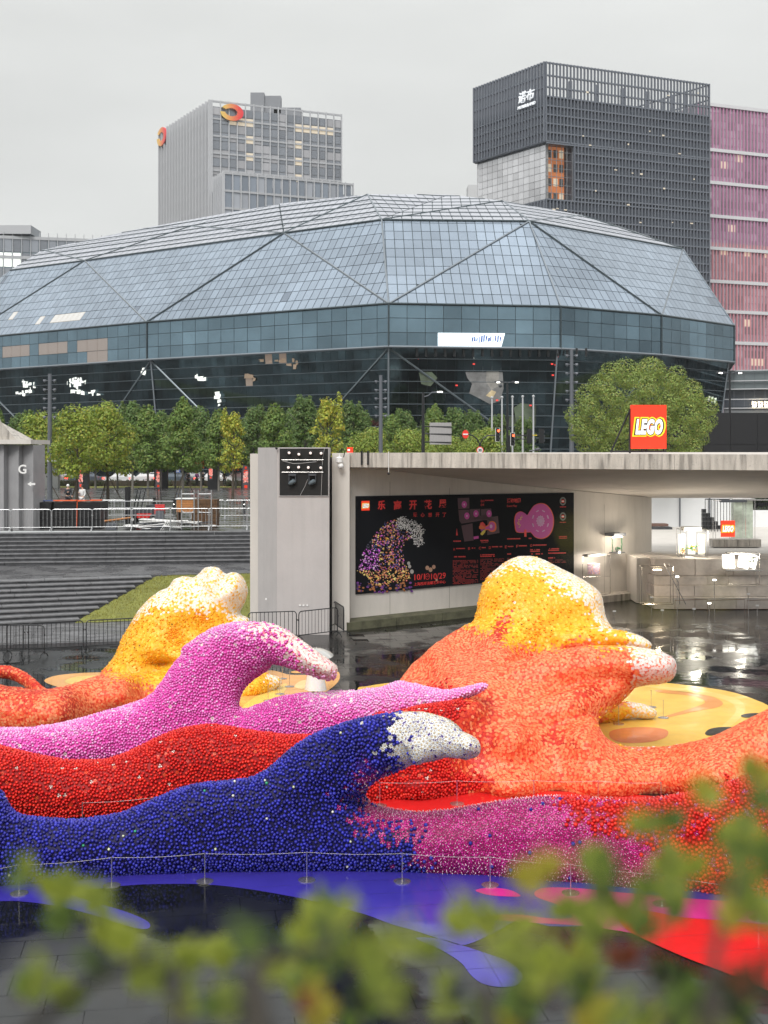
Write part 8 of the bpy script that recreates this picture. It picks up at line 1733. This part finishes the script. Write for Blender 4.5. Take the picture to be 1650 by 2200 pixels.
shrub('blurred darker shrub with rusty shoots along the bottom right', [(1250, 2030, 36, LG), (1200, 2090, 44, LG), (1100, 2060, 34, LG), (1060, 1980, 34, LG), (1120, 1990, 30, YG), (1290, 2110, 50, ('green', 'lime', 'deep')), (1390, 2090, 44, ('green', 'deep')), (1480, 2140, 50, DG), (1380, 2170, 56, LG), (1250, 2180, 46, ('yellow', 'olive', 'deep')), (1130, 2160, 50, DG), (1050, 2180, 40, ('yellow', 'green')), (1600, 2110, 40, ('deep', 'rust')), (1630, 2180, 44, DG), (1220, 2060, 16, ('rust',)), (1340, 2070, 14, ('rust',)), (1540, 2180, 40, LG)],
      [([(1060, 2260, .6), (1045, 2180, .62), (1040, 2120, .64)], .006), ([(1180, 2150, .6), (1195, 2080, .62), (1200, 2040, .62)], .004), ([(1560, 2260, .58), (1530, 2120, .6), (1545, 1990, .62)], .004)], 1.2)
shrub('blurred olive green shrub sweeping up at the bottom left', [(70, 1880, 24, LG), (120, 1900, 26, LG), (160, 1930, 28, LG), (140, 1990, 26, ('green',)), (200, 1970, 30, LG), (260, 2010, 34, LG), (310, 2040, 40, LG), (190, 2080, 40, ('green', 'deep')), (60, 2130, 44, ('green', 'deep', 'olive')), (130, 2170, 40, ('olive', 'green')), (330, 2100, 44, ('deep', 'olive')), (400, 2060, 40, LG), (470, 2040, 40, LG), (540, 2030, 38, LG), (420, 2140, 40, LG), (620, 2000, 36, LG), (680, 1930, 30, LG), (720, 1980, 40, LG), (690, 2060, 44, ('olive', 'green')), (600, 2100, 44, LG), (650, 2160, 44, ('yellow', 'rust', 'olive')), (560, 2170, 40, ('deep', 'olive')), (780, 2030, 44, LG), (860, 2010, 40, LG), (830, 2080, 40, ('green', 'olive')), (900, 2070, 30, LG), (300, 1870, 16, ('green',)), (480, 2170, 34, LG)][:13],
      [([(20, 2250, .6), (180, 2120, .62), (320, 2060, .66)], .003)], .8)
shrub('blurred olive shrub with a dark upright stem at the bottom centre', [(540, 2030, 38, LG), (420, 2140, 40, LG), (620, 2000, 36, LG), (680, 1930, 30, LG), (720, 1980, 40, LG), (690, 2060, 44, ('olive', 'green')), (600, 2100, 44, LG), (650, 2160, 44, ('yellow', 'rust', 'olive')), (560, 2170, 40, ('deep', 'olive')), (780, 2030, 44, LG), (860, 2010, 40, LG), (830, 2080, 40, ('green', 'olive')), (900, 2070, 30, LG), (800, 2160, 50, ('deep', 'green')), (930, 2150, 46, ('deep', 'olive')), (980, 2000, 26, LG), (480, 2170, 34, LG)],
      [([(560, 2250, .56), (545, 2120, .58), (560, 2060, .6)], .007), ([(20, 2250, .6), (180, 2120, .62), (320, 2060, .66)], .003), ([(400, 2250, .6), (380, 2150, .62), (380, 2080, .64)], .004), ([(560, 2060, .6), (700, 2040, .64), (730, 1960, .66)], .003)], .8)
# a few leaves almost touching the lens edge make the faint golden discs
t = empty('overhanging_twig', (0, .4, 6.7), label='very blurred golden twig leaves hanging near the lens at the right', cat='twig')
for (x, y, kd) in ((1232, 1160, 'yellow'), (1236, 1195, 'yellow'), (1500, 1320, 'yellow'), (1545, 1290, 'yellow'), (1440, 1335, 'lime'), (1400, 1330, 'yellow'), (1350, 1320, 'lime'), (1430, 1210, 'rust')):
    p = V(x, y, .42); o = bpy.data.objects.new('leaf', leaf_mesh(kd, LC[kd])); COL.objects.link(o); o.parent = t; o.location = p-t.location; o.rotation_euler = (random.uniform(0, 1.5), random.uniform(-.8, .8), random.uniform(0, 6)); o.scale = (.0055,)*3

haze_box()
